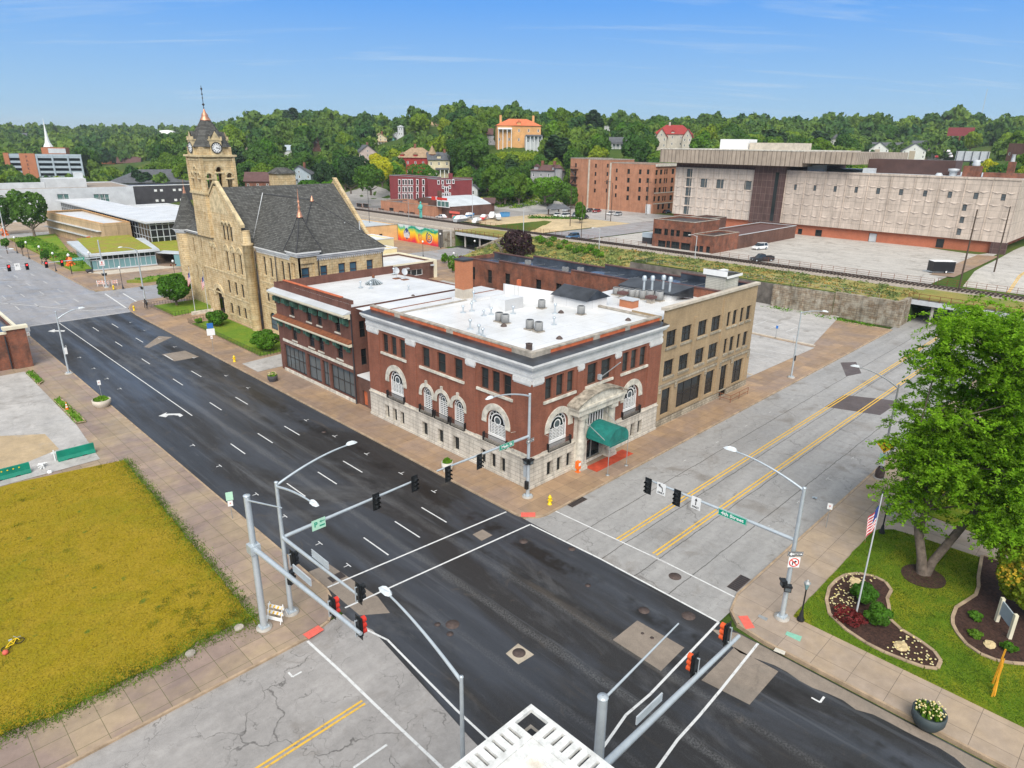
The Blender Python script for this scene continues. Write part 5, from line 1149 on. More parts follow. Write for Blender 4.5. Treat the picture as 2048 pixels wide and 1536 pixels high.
 MB().prism([(41.7,182),(57,181),(60,176),(44,176.5)],.1,.22).build('terrace',M['pale_concrete'],t)
 MB().prism([(41.5,181.5),(43.2,183.6),(46.3,209),(45.4,209.3)],.1,.5).build('ramp_wall',M['charcoal_block'],t)
 MB().box(52.3,53.3,222,222.2,2.6,3.6).build('red_panel',M['signal_red'],t)
library()
# ================= other buildings =================
def ONX(x,y,X): d=ray(x,y); p=CAM+(X-CAM[0])/d[0]*d; return float(p[1]),float(p[2])
def ONY(x,y,Y): d=ray(x,y); p=CAM+(Y-CAM[1])/d[1]*d; return float(p[0]),float(p[2])
def HP(fn,P,ox,oy,s,L,arch=False):
 out=[]
 for a,b,c,d in L:
  u0,v0=fn(ox+a/s,oy+b/s,P); u1,v1=fn(ox+c/s,oy+d/s,P); h=(min(u0,u1),max(u0,u1),min(v0,v1),max(v0,v1)); out.append(h+((True,) if arch else ()))
 return out
def block_b(name,label,x0,x1,y0,y1,z0,z1,mat,roof,hx=(),hy=(),cop=None,ch=.25,frame=None,glass=None,nx=1,ny=2,sur=None,par=.4,t=None,dep=.25,lw=None):
 if t is None: t=thing(name,label,'building',(x0,y0,max(z0,0)))
 W_=MB(); FL,FF=FX(x0),FY(y0); wall(W_,FL,y0,y1,z0-1,z1,hx,dep); wall(W_,FF,x0,x1,z0-1,z1,hy,dep)
 W_.poly([(x1,y0,z0-1),(x1,y1,z0-1),(x1,y1,z1),(x1,y0,z1)]); W_.poly([(x0,y1,z0-1),(x1,y1,z0-1),(x1,y1,z1),(x0,y1,z1)])
 e=.3; W_.poly([(x0+e,y0+e,z1-par),(x0+e,y1-e,z1-par),(x0+e,y1-e,z1),(x0+e,y0+e,z1)]); W_.poly([(x1-e,y0+e,z1-par),(x1-e,y1-e,z1-par),(x1-e,y1-e,z1),(x1-e,y0+e,z1)]); W_.poly([(x0+e,y1-e,z1-par),(x1-e,y1-e,z1-par),(x1-e,y1-e,z1),(x0+e,y1-e,z1)])
 W_.build('wall',M[mat],t); MB().poly([(x0+.02,y0+.02,z1-par),(x1-.02,y0+.02,z1-par),(x1-.02,y1-.02,z1-par),(x0+.02,y1-.02,z1-par)]).build('roof',M[roof],t)
 if cop:
  c=MB(); q=.08; c.box(x0-q,x0+e,y0-q,y1+q,z1+.003,z1+ch); c.box(x0+e,x1+q,y0-q,y0+e,z1+.003,z1+ch); c.box(x1-e,x1+q,y0+e,y1+q,z1+.003,z1+ch); c.box(x0+e,x1-e,y1-e,y1+q,z1+.003,z1+ch); c.build('coping',M[cop],t)
 for F,H in ((FL,hx),(FF,hy)):
  for h in H:
   window(t,F,h,dep*.8,glass,frame,nx=nx,ny=ny,fr=.09,sub=False)
   if sur:
    q=MB(); a,b,c,d=h[:4]; k=.22; q.fb(F,a-k,a,c,d,0,.06); q.fb(F,b,b+k,c,d,0,.06); q.fb(F,a-k,b+k,d,d+k*1.4,0,.08); q.fb(F,a-k,b+k,c-k,c,0,.08); q.build('window_surround',M[sur],t)
 return t
def place_px(o,px,py,z): o.location=G(px,py,z)+(z,)
# --- left brick shop with dark roof, cut by the frame ---
t=block_b('corner_shop','low red brick shop with dark wet roof and white wall sign at the left edge',-30,16.0,110,137,0,5.0,'old_red_brick','blue_tar_roof',cop='cream_paint',ch=.3,par=.5,
 hx=())
F=FY(110); q=MB().fb(F,14.3,16.4,-.1,5.6,.001,.45); q.build('pilaster',M['old_red_brick'],t); MB().fb(F,13.9,16.7,5.61,6.0,-.3,.7).build('pilaster_cap',M['cream_paint'],t); MB().tube([(14.0,109.8,0.2),(14.0,109.8,4.8)],.09).build('downpipe',M['dark_metal'],t)
s=MB().fb(F,9.0,12.9,1.9,3.6,.02,.1).build('wall_sign',M['white_paint'],t); text('BER',.75,F,12.0,2.95,.11,M['black_iron'],s); MB().fb(F,10.9,12.6,2.15,2.4,.105,.125).build('stripe',M['hydrant_yellow'],s)
# --- low brown brick building with yellow box behind the shop ---
t=block_b('brown_brick_annex','low brown brick building with cream parapet, beyond the white roofs',70,99.5,124.2,139,0,3.9,'brown_brick','white_roof',cop='cream_paint',ch=.35,hy=[(90.6,95.4,1.2,2.6)],frame=M['white_paint'],nx=3,ny=1)
MB().box(92.6,99.6,124.05,124.2,0,3.9) ; q=MB().fb(FY(124.2),98.6,99.55,0,3.95,.01,.1); q.build('corner_pier',M['cream_paint'],t)
for x in (90.5,97.6): MB().box(x,x+.8,123.6,124.1,3.0,3.3).build('floodlight',M['light_grey'],t)
block_b('yellow_building','windowless pale yellow building with white roof behind the brown annex',86,106,150,160,0,5.9,'cream_wall','white_roof',cop='white_roof',ch=.2,par=.3)
t=block_b('yellow_store','pale yellow single storey store with white flat roof, right behind the sandstone hall',78,99.2,139.2,147,0,5.2,'cream_wall','white_roof',cop='white_roof',ch=.2,par=.3)
t=block_b('orange_garage_building','long peach coloured garage building beside the painted mural wall',100,131.5,182.6,230,0,4.9,'peach_wall','silver_roof',cop='coping',ch=.2,hy=HP(ONY,182.6,700,180,4,[(235,1152,262,1195)]),par=.25)
h=HP(ONY,182.6,700,180,4,[(135,1165,232,1215)])[0]; q=MB().fb(FY(182.6),h[0],h[1],0,h[3],.01,.06).build('roller_door',M['white_wall'],t)
# --- mural ---
t=thing('mural_wall','concrete wall painted with a rainbow mural of swirls, skyline and waves','wall',(130.5,171,0))
Fm=FX(130.6); ya,yb=161.9,182.2
MB().box(130.62,131.2,160.4,182.4,-.2,5.25).build('wall',M['dark_concrete'],t)
m_,nt_,b_=newmat('mural_paint'); g_=N(nt_,'ShaderNodeNewGeometry'); s_=N(nt_,'ShaderNodeSeparateXYZ'); L_(nt_,g_.outputs[0],s_.inputs[0])
u_=N(nt_,'ShaderNodeMath',operation='MULTIPLY_ADD',i_1=-.62,i_2=5.0); L_(nt_,s_.outputs[2],u_.inputs[0])
nn=nzn(nt_,pos(nt_,(.18,.18,.05)),1.5,2); w_=N(nt_,'ShaderNodeMath',operation='MULTIPLY_ADD',i_1=3.4,i_2=-3.6); L_(nt_,nn,w_.inputs[0])
a_=N(nt_,'ShaderNodeMath',operation='ADD'); L_(nt_,u_.outputs[0],a_.inputs[0]); L_(nt_,w_.outputs[0],a_.inputs[1]); d_=N(nt_,'ShaderNodeMath',operation='DIVIDE',i_1=3.4); L_(nt_,a_.outputs[0],d_.inputs[0])
c_=ramp(nt_,d_.outputs[0],[(.0,(.6,.66,.66)),(.12,(.05,.42,.30)),(.24,(.35,.5,.08)),(.36,(.80,.62,.03)),(.56,(.85,.40,.02)),(.74,(.80,.12,.02)),(.9,(.62,.02,.06))]); L_(nt_,c_,b_.inputs['Base Color']); b_.inputs['Roughness'].default_value=.7
MB().poly([Fm.p(ya,.05,0),Fm.p(yb,-.0,0),Fm.p(yb,5.25,0),Fm.p(ya,5.25,0)]).build('painting',M['mural_paint'],t)
def swirl(cy,cz,r,mat,w,turns=2.2,d=.03):
 q=MB(); P=[]
 for i in range(60): a=turns*2*PI*i/59; k=r*(i/59)**.8; P.append((cy+k*math.cos(a),cz+k*math.sin(a)))
 for i in range(59):
  x,y=P[i];X_,Y_=P[i+1]; dx,dy=X_-x,Y_-y; l=math.hypot(dx,dy) or 1; nx_,ny_=-dy/l*w*(.3+i/70),dx/l*w*(.3+i/70); q.poly([Fm.p(x-nx_,y-ny_,d),Fm.p(x+nx_,y+ny_,d),Fm.p(X_+nx_,Y_+ny_,d),Fm.p(X_-nx_,Y_-ny_,d)])
 return q.build('swirl',M[mat],t)
swirl(166.2,2.35,1.55,'sign_purple' if 0 else 'flag_blue',.17); swirl(170.6,2.1,1.1,'tactile_red',.15); swirl(166.0,2.3,1.75,'white_paint',.08,d=.02)
q=MB().poly([Fm.p(177.6,.7,.03),Fm.p(176.0,2.2,.03),Fm.p(176.0,3.0,.03),Fm.p(177.6,4.4,.03),Fm.p(179.2,3.0,.03),Fm.p(179.2,2.2,.03)]); q.build('city_emblem',M['flag_blue'],t)
q=MB(); [q.poly([Fm.p(176.2+.42*i,1.3,.05),Fm.p(176.5+.42*i,1.3,.05),Fm.p(176.5+.42*i,2.6+.9*math.sin(i*1.9)**2,.05),Fm.p(176.2+.42*i,2.6+.9*math.sin(i*1.9)**2,.05)]) for i in range(7)]; q.build('skyline',M['white_paint'],t)
q=MB()
for i in range(26):
 y=162.3+.55*i; z=4.5-.4*math.sin(i*.5); r_=.28+.1*(i%3); n=6; q.poly([Fm.p(y+r_*math.cos(2*PI*k/n+i),z+r_*.8*math.sin(2*PI*k/n+i),.035+.001*i) for k in range(n)])
q.build('leaves',M['sign_green'],t)
# --- railway: walls, bridges, track, fences ---
def wallthing(label,pts,z0,z1,mat,th=.5,name='retaining_wall'):
 t=MB()
 for i in range(len(pts)-1):
  a,b=Vector(pts[i]+(0,)),Vector(pts[i+1]+(0,)); d=(b-a).normalized(); n=Vector((d.y,-d.x,0))*th
  t.hexa([(a.x,a.y,z0),(b.x,b.y,z0),(b.x+n.x,b.y+n.y,z0),(a.x+n.x,a.y+n.y,z0),(a.x,a.y,z1),(b.x,b.y,z1),(b.x+n.x,b.y+n.y,z1),(a.x+n.x,a.y+n.y,z1)])
 return tag(t.build(name,M[mat],loc=pts[0]+(0,)),label,'wall')
brick('old_wall_stone',(.42,.36,.27),(.28,.20,.13),(.16,.13,.10),bw=.9,rh=.4,ms=.03,stain=.5,sc=.35,c3=(.5,.46,.38),streak=.5)
wallthing('pale stained stone retaining wall with a battered end below the railway',[(129.9,57),(130.0,45.5)],-.1,4.4,'old_wall_stone',-1.0)
wallthing('rust and grey stained retaining wall stepping back beside the underpass',[(130.9,45.4),(130.6,33.7)],-.1,4.6,'old_wall_stone',-.7)
wallthing('dark concrete retaining wall behind the parking bays',[(130.8,91.9),(130.8,57.1)],-.1,4.35,'dark_concrete_wall' if 0 else 'dark_concrete',-.5)
wallthing('dark concrete wing wall turning into the right underpass',[(131.6,36.2),(140,34.6)],-.1,4.5,'concrete',-.6)
wallthing('concrete wall between the mural and the bridge',[(131.0,161.7),(134.5,160.3)],-.1,4.9,'brown_conc' if 0 else 'concrete',-.6)
wallthing('grey stone abutment wall right of the left bridge',[(133.3,140.3),(127.5,131.5)],-.1,3.6,'old_wall_stone',-.6)
wallthing('long tan concrete wall holding up the railway behind the orange garage',[(137.5,292),(137.5,161)],-.1,5.0,'pale_concrete',.5)
def bridge(c,label,zt=4.45):
 t=thing('railway_bridge',label,'bridge',(140,(c[0]+c[1])/2,0)); y0,y1=c[0]-.6,c[1]+.6
 w=MB()
 for s,(ya,yb) in ((0,(c[0]-.7,c[0]+.04)),(1,(c[1]-.04,c[1]+.7))): w.hexa([(126.6 if c is C1 and s==0 or c is C2 and s==0 else 130.7,ya,-.1),(136.1,ya,-.1),(136.1,yb,-.1),(126.6 if s==0 else 130.7,yb,-.1),(126.6 if s==0 else 130.7,ya,2.6 if s==0 else 4.62),(136.1,ya,4.62),(136.1,yb,4.62),(126.6 if s==0 else 130.7,yb,2.6 if s==0 else 4.62)])
 w.build('wing_wall',M['old_wall_stone'],t)
 MB().box(136.5,154,y0,y1,3.75,zt).build('deck',M['dark_concrete'],t)
 g=MB().box(136.2,136.5,y0-.5,y1+.5,3.45,4.25); g.box(154,154.3,y0-.5,y1+.5,3.45,4.25); g.build('girder',M['light_grey'],t)
 for yy in ([(c[0]+c[1])/2,c[0]+3.4,c[1]-3.4] if 1 else []):
  for x in (137.2,143,148.5,153):
   q=MB().tube([(x,yy,-.1),(x,yy,3.5)],.28,8); q.box(x-.35,x+.35,yy-.35,yy+.35,3.4,3.75); q.build('pier',M['concrete'],t)
 a=MB().box(134,156,y0-.4,y0+.55,-.1,3.75); a.box(134,156,y1-.55,y1+.4,-.1,3.75); a.build('abutment',M['dark_concrete'],t)
 MB().box(136.6,147,y0,y1,zt+.003,zt+.2).build('grass_verge',M['dry_bank'],t)
 r=MB()
 for i in range(12): y=y0+(y1-y0)*i/11; r.box(136.3,136.4,y-.04,y+.04,4.2,5.4)
 for z in (4.8,5.35): r.box(136.32,136.38,y0,y1,z,z+.07)
 r.build('handrail',M['rust'],t)
bridge(C2,'railway bridge with pale girder over the street beside the mural'); bridge(C1,'railway bridge over the street at the right, half behind the big tree')
t=thing('railway_track','single railway track with dark sleepers along the embankment','railway track',(149,60,4.6))
q=MB(); [q.box(x-.07,x+.07,-80,300,4.98,5.12) for x in (148.25,149.75)]; q.build('rail',M['rail_steel'],t)
q=MB(); [q.box(147.6,150.4,-20+i*.75,-20+i*.75+.3,4.82,4.95) for i in range(420)]; q.build('sleepers',M['sleeper'],t)
def fence(label,pts,h,zf,gap=2.4,mat='rust',rails=3,name='fence',cat='fence',w=.035):
 q=MB(); pts=[Vector(p+(0,)) for p in pts]
 for i in range(len(pts)-1):
  a,b=pts[i],pts[i+1]; L=(b-a).length; n=max(1,int(L/gap))
  for k in range(n+1):
   p=a+(b-a)*k/n; z=zf(p.x,p.y); q.box(p.x-w,p.x+w,p.y-w,p.y+w,z-.1,z+h)
  m_=max(1,int(L/12))
  for k in range(m_):
   p0,p1=a+(b-a)*k/m_,a+(b-a)*(k+1)/m_; z0,z1=zf(p0.x,p0.y),zf(p1.x,p1.y)
   for r_ in range(rails): f=(r_+1)/rails*h-.04; q.tube([(p0.x,p0.y,z0+f),(p1.x,p1.y,z1+f)],w*.8,4,smooth=False)
 return tag(q.build(name,M[mat],loc=tuple(pts[0])),label,cat)
flat=lambda z:(lambda x,y:z)
fence('rusty pipe fence along the far side of the railway by the big parking lot',[(153.4,35),(153.4,84)],1.2,flat(4.5))
fence('rusty pipe fence along the railway between the red building and the blue car',[(153.4,103),(153.4,140)],1.2,flat(4.5))
fence('rusty pipe fence along the railway in front of the sandy lot',[(153.4,141),(153.4,178)],1.2,flat(4.5))
fence('rusty pipe fence over the right underpass',[(154.4,10),(154.4,34.6)],1.3,flat(4.5),1.6)
fence('thin wire fence along the top of the pale retaining wall',[(131.4,38),(131.4,57),(131.5,91)],1.0,flat(4.5),3,'grey_metal',2,w=.02)
fence('thin post fence before the brick garage across the railway',[(153.6,180),(153.6,240)],1.1,flat(4.4),2.4)
# --- small red two storey building by the railway ---
def zD_(L,X=155.5): return HP(ONX,X,1100,180,4,L)
hs=zD_([(835,1105,890,1155),(915,1110,940,1165),(965,1115,990,1170),(1010,1120,1035,1175),(1065,1130,1125,1180),(865,1200,920,1270),(970,1210,1030,1285),(1048,1220,1115,1306),(930,1205,955,1290)])
t=thing('railside_brick_building','two storey orange-red brick building with long low side wing beside the railway','building',(155.5,90,4.5))
block_b('','',155.5,168,90.5,102.7,4.3,11.6,'old_red_brick','tar_roof',hx=hs,cop='coping',ch=.15,nx=2,t=t)
block_b('','',155.5,168,84.7,90.45,4.3,8.85,'old_red_brick','tar_roof',hx=zD_([(1155,1245,1180,1313),(1195,1245,1220,1310),(1250,1250,1272,1330)]),cop='coping',ch=.12,t=t)
block_b('','',168.05,203,84.7,96,4.3,8.0,'brown_brick','maroon_shingle',cop='light_grey',ch=.12,t=t); block_b('','',168.05,182,96.05,102.6,4.3,11.0,'brown_brick','tar_roof',cop='coping',ch=.12,t=t)
# --- hotel-like brick block ---
E=ONY; HXX,HYY=229,152.1
hy=HP(ONY,HYY,1100,180,4,[(a,640+yy,a+w,680+yy) for a,w,yy in ((845,17,0),(882,17,-3),(916,9,-5),(932,9,-6),(976,18,-8),
 (838,16,70),(876,16,68),(912,9,66),(928,9,66),(970,18,62),(832,16,142),(870,16,139),(906,9,137),(922,9,136),(964,18,132),(826,16,212),(864,16,209),(900,9,207),(916,9,206),(958,18,202),(860,16,275),(896,16,272),(944,18,268))])
hx=[]
for a in (712,775,620,527,455,360,295,200):
 for k in range(4 if a in(712,775) else 4):
  y_={712:635,775:635,620:632,527:628,455:590,360:590,295:588,200:585}[a]+k*(66 if a<600 else 70)
  if a<500: y_+=0
  hx.append((a-k*3,y_,a-k*3+(18 if a>600 else 13),y_+(40 if a>600 else 32)))
t=thing('brick_apartment_block','large five storey orange brick block with black fire escape and brown end front','building',(HXX,HYY,4.5))
H1=HP(ONX,HXX,1100,180,4,hx)
for (u0,u1,ztop) in ((152.1,173.0,22.9),(173.6,184.0,24.0),(184.6,194.5,24.2)):
 hh=[h for h in H1 if u0+.3<h[0] and h[1]<u1-.3]
 block_b('','',HXX,HXX+16,u0,u1,4.3,ztop,'hotel_brick','tar_roof',hx=hh,hy=hy if u0<153 else (),cop='coping',ch=.25,t=t,dep=.3)
MB().box(HXX-.06,HXX-.002,152.08,163.6,4,22.6).build('brown_front',M['hotel_dark_brick'],t) if 0 else None
q=MB(); q.fb(FY(HYY),HXX-.3,HXX+16.3,22.2,23.1,.01,.7); q.build('cornice',M['trim_stone'],t); q=MB(); [q.fb(FY(HYY),HXX,HXX+16,z,z+.3,.01,.1) for z in (12.3,8.3)]; q.build('band',M['trim_stone'],t)
MB().fb(FX(HXX),172.98,173.62,4.3,23,.05,.35).build('rendered_strip',M['pale_concrete'],t); MB().fb(FX(HXX),183.98,184.62,4.3,24,.05,.35).build('rendered_strip',M['pale_concrete'],t)
q=MB(); F=FX(HXX)
for k in range(5):
 z=7.5+3.1*k; q.fb(F,190.2,194.0,z,z+.12,.1,1.6); q.fb(F,190.2,194,z+.12,z+1.1,1.5,1.56) if 0 else None
 for u in lin(190.2,194,6): q.fb(F,u-.04,u+.04,z,z+1.1,1.5,1.58)
 q.fb(F,190.2,194,z+1.0,z+1.1,1.5,1.58)
 if k<4: q.tube([F.p(190.6 if k%2 else 193.6,z+.1,.9),F.p(193.6 if k%2 else 190.6,z+3.1,.9)],.22,4,smooth=False)
for u in (190.2,194): q.fb(F,u-.08,u+.08,4.5,21.5,1.5,1.62)
q.build('fire_escape',M['black_iron'],t)
MB().fb(FX(HXX),152.9,154.8,4.6,8.2,.01,.9).build('entrance_porch',M['white_paint'],t)
# --- giant precast building ---
t=thing('concrete_office_building','huge windowless-looking tan precast concrete building with brick base and overhanging ribbed top','building',(210,90,4.5)); X=211
tl=thing  # (alias only)
def blockwall(y0,y1,z0,z1,mat,x=X,d=45,name='wall',holes=()):
 q=MB(); wall(q,FX(x),y0,y1,z0,z1,holes,.3); q.box(x+.31,x+d,y0,y1,z0,z1) if not holes else q.hexa([(x+.31,y0,z0),(x+d,y0,z0),(x+d,y1,z0),(x+.31,y1,z0),(x+.31,y0,z1),(x+d,y0,z1),(x+d,y1,z1),(x+.31,y1,z1)]); return q.build(name,M[mat],t)
Lh=HP(ONX,X,1100,180,4,[(1098,630,1135,697),(1092,705,1128,770),(1086,778,1122,848),(1078,855,1113,920),(1070,928,1105,994),(1208,708,1252,782),(1335,714,1383,790),(1558,725,1605,800)])
Rh=HP(ONX,X,1536,180,4,[(211,755,226,800),(366,762,382,807),(528,768,545,815),(696,774,714,823),(870,783,892,833),(1052,792,1076,842),(1245,802,1268,853),(1443,811,1466,864),(1650,820,1676,874),(1870,832,1895,886),(1560,916,1583,968),(1538,1014,1562,1066),(1515,1108,1538,1162)])
Bh=HP(ONX,X,1536,180,4,[(85,1097,110,1143),(230,1110,258,1158),(370,1118,415,1175),(800,1145,852,1222),(1343,1190,1390,1268)])
blockwall(103.3,132,7.5,22.9,'pale_precast',holes=Lh); blockwall(34.2,93.3,7.6,22.95,'precast',holes=Rh)
for h in Lh+Rh: window(t,FX(X),h,.22,M['grey_glass'],nx=1,ny=2,fr=.06,sub=False)
for h in Bh: window(t,FX(X+1),(h[0],h[1],h[2],h[3]),.2,M['glass'] if h is not Bh[3] else M['white_wall'],nx=1,ny=1,fr=.12,sub=False,name='door')
blockwall(37.5,132,3.2,7.45,'plinth_brick',x=X+1,name='base_storey',holes=Bh)
MB().box(X-.3,X+.9,34.0,37.4,3.5,7.55).build('corner_pier',M['brown_tile'],t)
blockwall(93.35,103.25,7.0,24.4,'brown_tile',x=X-.9); MB().fb(FX(X-.92),95.2,96.3,8,22.5,.0,.05).build('stair_window',M['glass'],t)
blockwall(93.0,132.4,22.95,24.4,'brown_tile',x=X+.8)
MB().box(X-3.6,X+42,87.6,136.5,24.4,28.6).build('attic_storey',M['ribbed_precast'],t); MB().box(X-3.4,X+42,72,87.55,25.0,28.3).build('attic_storey',M['ribbed_precast'],t) if 0 else None
MB().box(X-3.7,X+42.1,87.5,136.6,28.61,28.9).build('coping',M['trim_stone'],t)
q=MB().hexa([(X-3.6,72.9,25.4),(X+42,72.9,25.4),(X+42,87.4,25.4),(X-3.6,87.4,25.4),(X-3.6,72.9,28.6),(X+42,72.9,28.6),(X+42,87.4,28.6),(X-3.6,87.4,28.6)]); q.build('attic_storey',M['ribbed_precast'],t)
MB().box(X+7,X+14,50.8,72.8,23.1,26.9).build('metal_screen',M['dark_brown_metal'],t)
MB().box(X+.2,X+45,34.3,93.2,22.96,23.12).build('roof',M['silver_roof'],t)
q=MB();
for u in lin(34.2,93.3,21): (any(h[0]-.4<u<h[1]+.4 for h in Rh)) or q.fb(FX(X),u-.06,u+.06,7.6,22.95,.005,.14)
for z in (10.6,13.7,16.8,19.9):
 for i in range(20): a=34.2+59.1*i/20; b=a+59.1/20; q.poly([FX(X).p(a,z,.02),FX(X).p(b,z,.02),FX(X).p(b,z-.06,.02),FX(X).p((a+b)/2,z-.45,.2),FX(X).p(a,z-.06,.02)])
for u in lin(103.3,132,11): q.fb(FX(X),u-.05,u+.05,7.5,22.9,.005,.12)
for z in (10.6,13.7,16.8,19.9):
 for i in range(10): a=103.3+28.7*i/10; b=a+2.87; q.poly([FX(X).p(a,z,.02),FX(X).p(b,z,.02),FX(X).p((a+b)/2,z-.45,.28)])
q.fb(FX(X),34.2,93.3,22.7,23.2,.02,.2); q.build('panel_relief',M['precast_plain'] if 0 else  M['precast'],t)
MB().box(X+8,X+16,112,121,28.9,32.0).build('rooftop_box',M['white_paint'],t); MB().box(X+10,X+24,97,111.5,28.9,31).build('rooftop_box',M['pale_concrete'],t)
q=MB(); q.box(X+3,X+5,44,48,23.1,25.8); q.box(X+4,X+6,34.5,43.5,23.1,24.3); q.box(X+6,X+7.5,37.5,39,24.3,27); q.build('brick_penthouse',M['old_red_brick'],t)
q=MB(); q.box(X+4,X+6,84,89,23.1,24.9); q.box(X+4,X+6,70,73,23.1,24.4); q.lathe([(.9,23.1),(.9,24.2),(1.3,24.3),(1.3,24.9),(.2,25)],X+5,50.5,10); q.lathe([(1,23.1),(.6,23.8)],X+4,53.5,8); q.lathe([(.9,25.8),(1,26.3),(.8,26.6),(1,27.2),(.1,27.3)],X+4,45.5,8); q.lathe([(.5,27),(.35,28.6),(.5,28.8)],X+6.7,38.3,8); q.build('rooftop_plant',M['light_grey'],t)
# --- maroon apartment building ---
def zC_(L,X): return HP(ONX,X,700,180,4,L)
hx=zC_([(a,y,a+16,y+40) for y in (718,775,832) for a in (388,418,440,465,487,532,580)],183)
t=thing('maroon_brick_building','three storey maroon painted brick building with white window surrounds','building',(183,216,4.5))
block_b('','',183,192,235,260,4,15.8,'maroon_brick','tar_roof',hx=hx,cop='grey_metal',ch=.2,sur='white_paint',t=t)
h2=zC_([(702,728,716,752),(735,728,749,752),(772,722,785,748),(792,722,804,748),(820,720,833,746),(738,770,752,786),(758,778,770,812),(775,778,787,812),(792,770,805,786),(738,828,752,840),(758,826,770,856),(775,826,787,856),(793,826,805,838),(762,866,772,888),(777,866,787,888)],181.5)
block_b('','',181.5,192,215.4,231,4,15.6,'maroon_brick','tar_roof',hx=h2,cop='grey_metal',ch=.2,sur='white_paint',t=t)
h3=zC_([(645,722,658,752),(645,765,658,805),(662,765,675,805),(646,822,658,855),(663,822,675,855)],187)
block_b('','',187,192,231.05,234.95,4,15.5,'maroon_brick','tar_roof',hx=h3,sur='white_paint',t=t)
MB().box(183.2,184.5,218.5,219.6,15.4,18.2).build('chimney',M['maroon_brick'],t)
# --- brick garage with big doors + barrel roof ---
hx=HP(ONX,157.5,700,180,4,[(52,905,96,975),(103,908,148,982),(228,945,272,982),(312,940,350,1005),(390,965,432,1000),(478,975,520,1012),(455,972,468,1012)])
t=block_b('brick_garage','long low orange brick garage with stepped parapet across the railway',157.5,170,196,230.4,3.6,8.2,'hotel_brick','tar_roof',hx=hx,cop='coping',ch=.12,nx=2,t=None)
MB().box(157.45,157.9,201,216,8.2,8.9).build('parapet',M['hotel_brick'],t); MB().box(157.45,157.9,207,213,8.9,9.5).build('parapet',M['hotel_brick'],t)
t=thing('barrel_roof_shop','shop with grey barrel roof, picture boards and red signs','building',(160,198,4.5))
q=MB(); n=10
P=[(192+24*i/n,8.2+2.6*math.sin(PI*i/n)) for i in range(n+1)]
for i in range(n): q.poly([(170.2,P[i][0],P[i][1]),(170.2,P[i+1][0],P[i+1][1]),(182,P[i+1][0],P[i+1][1]),(182,P[i][0],P[i][1])]) if 0 else q.poly([(160+.0,P[i][0],P[i][1]),(160.,P[i+1][0],P[i+1][1]),(181,P[i+1][0],P[i+1][1]),(181,P[i][0],P[i][1])])
q.build('barrel_roof',M['silver_roof'],t); q=MB(); q.poly([(160.05,y,z-.02) for y,z in P]+[(160.05,216,3.5),(160.05,192,3.5)]); q.box(160.1,181,192,192.2,3.5,8.2); q.box(158.4,160,183,192,3.5,7.9); q.build('wall',M['brown_brick'],t)
MB().box(160.3,161.3,197.2,198.6,4,13.4).build('chimney',M['brown_brick'],t)
for (y0,y1,z0,z1,mt) in ((189.0,195.8,8.2,10.4,'white_paint'),(190.2,196,10.6,11.4,'signal_red'),(183.6,189,6.4,7.2,'tactile_red'),(185.2,187.6,4.9,6.0,'tactile_red'),(196.6,198.9,10.3,11.5,'signal_red')):
 o=MB().fb(FX(157.9),y0,y1,z0,z1,0,.15).build('sign_board',M[mt],t)
 if mt=='white_paint':
  for k in range(3): MB().fb(FX(157.9),y0+.25+2.15*k,y0+2.1+2.15*k,z0+.25,z1-.25,.16,.2).build('picture',M['teal_glass'],o)
# --- fenced corrugated kiosk etc. in the yard ---
t=thing('yard_shed','low yard shed with orange-brown corrugated roof','shed',AT(950,420,300)); x,y,z=AT(955,418,272); z=4.5
B_=Blk(x,y,13,8,R(-45)); q=MB().prism([B_.P(a,b)[:2] for a,b in ((-6.5,-4),(6.5,-4),(6.5,4),(-6.5,4))],3.5,8.0); q.build('wall',M['brown_brick'],t); q=MB().hexa([B_.P(-7,-5,7.6),B_.P(2,-5,7.6),B_.P(2,0,9.6),B_.P(-7,0,9.6),B_.P(-7,-5,7.8),B_.P(2,-5,7.8),B_.P(2,0,9.8),B_.P(-7,0,9.8)]); q.build('roof',M['road_yellow'],t); MB().hexa([B_.P(2.05,-5,8.1),B_.P(7,-5,8.1),B_.P(7,4,9.4),B_.P(2.05,4,9.4),B_.P(2.05,-5,8.3),B_.P(7,-5,8.3),B_.P(7,4,9.6),B_.P(2.05,4,9.6)]).build('roof',M['maroon_shingle'],t)
t['label']='low yard shed with orange-brown corrugated roof among the parked boats'
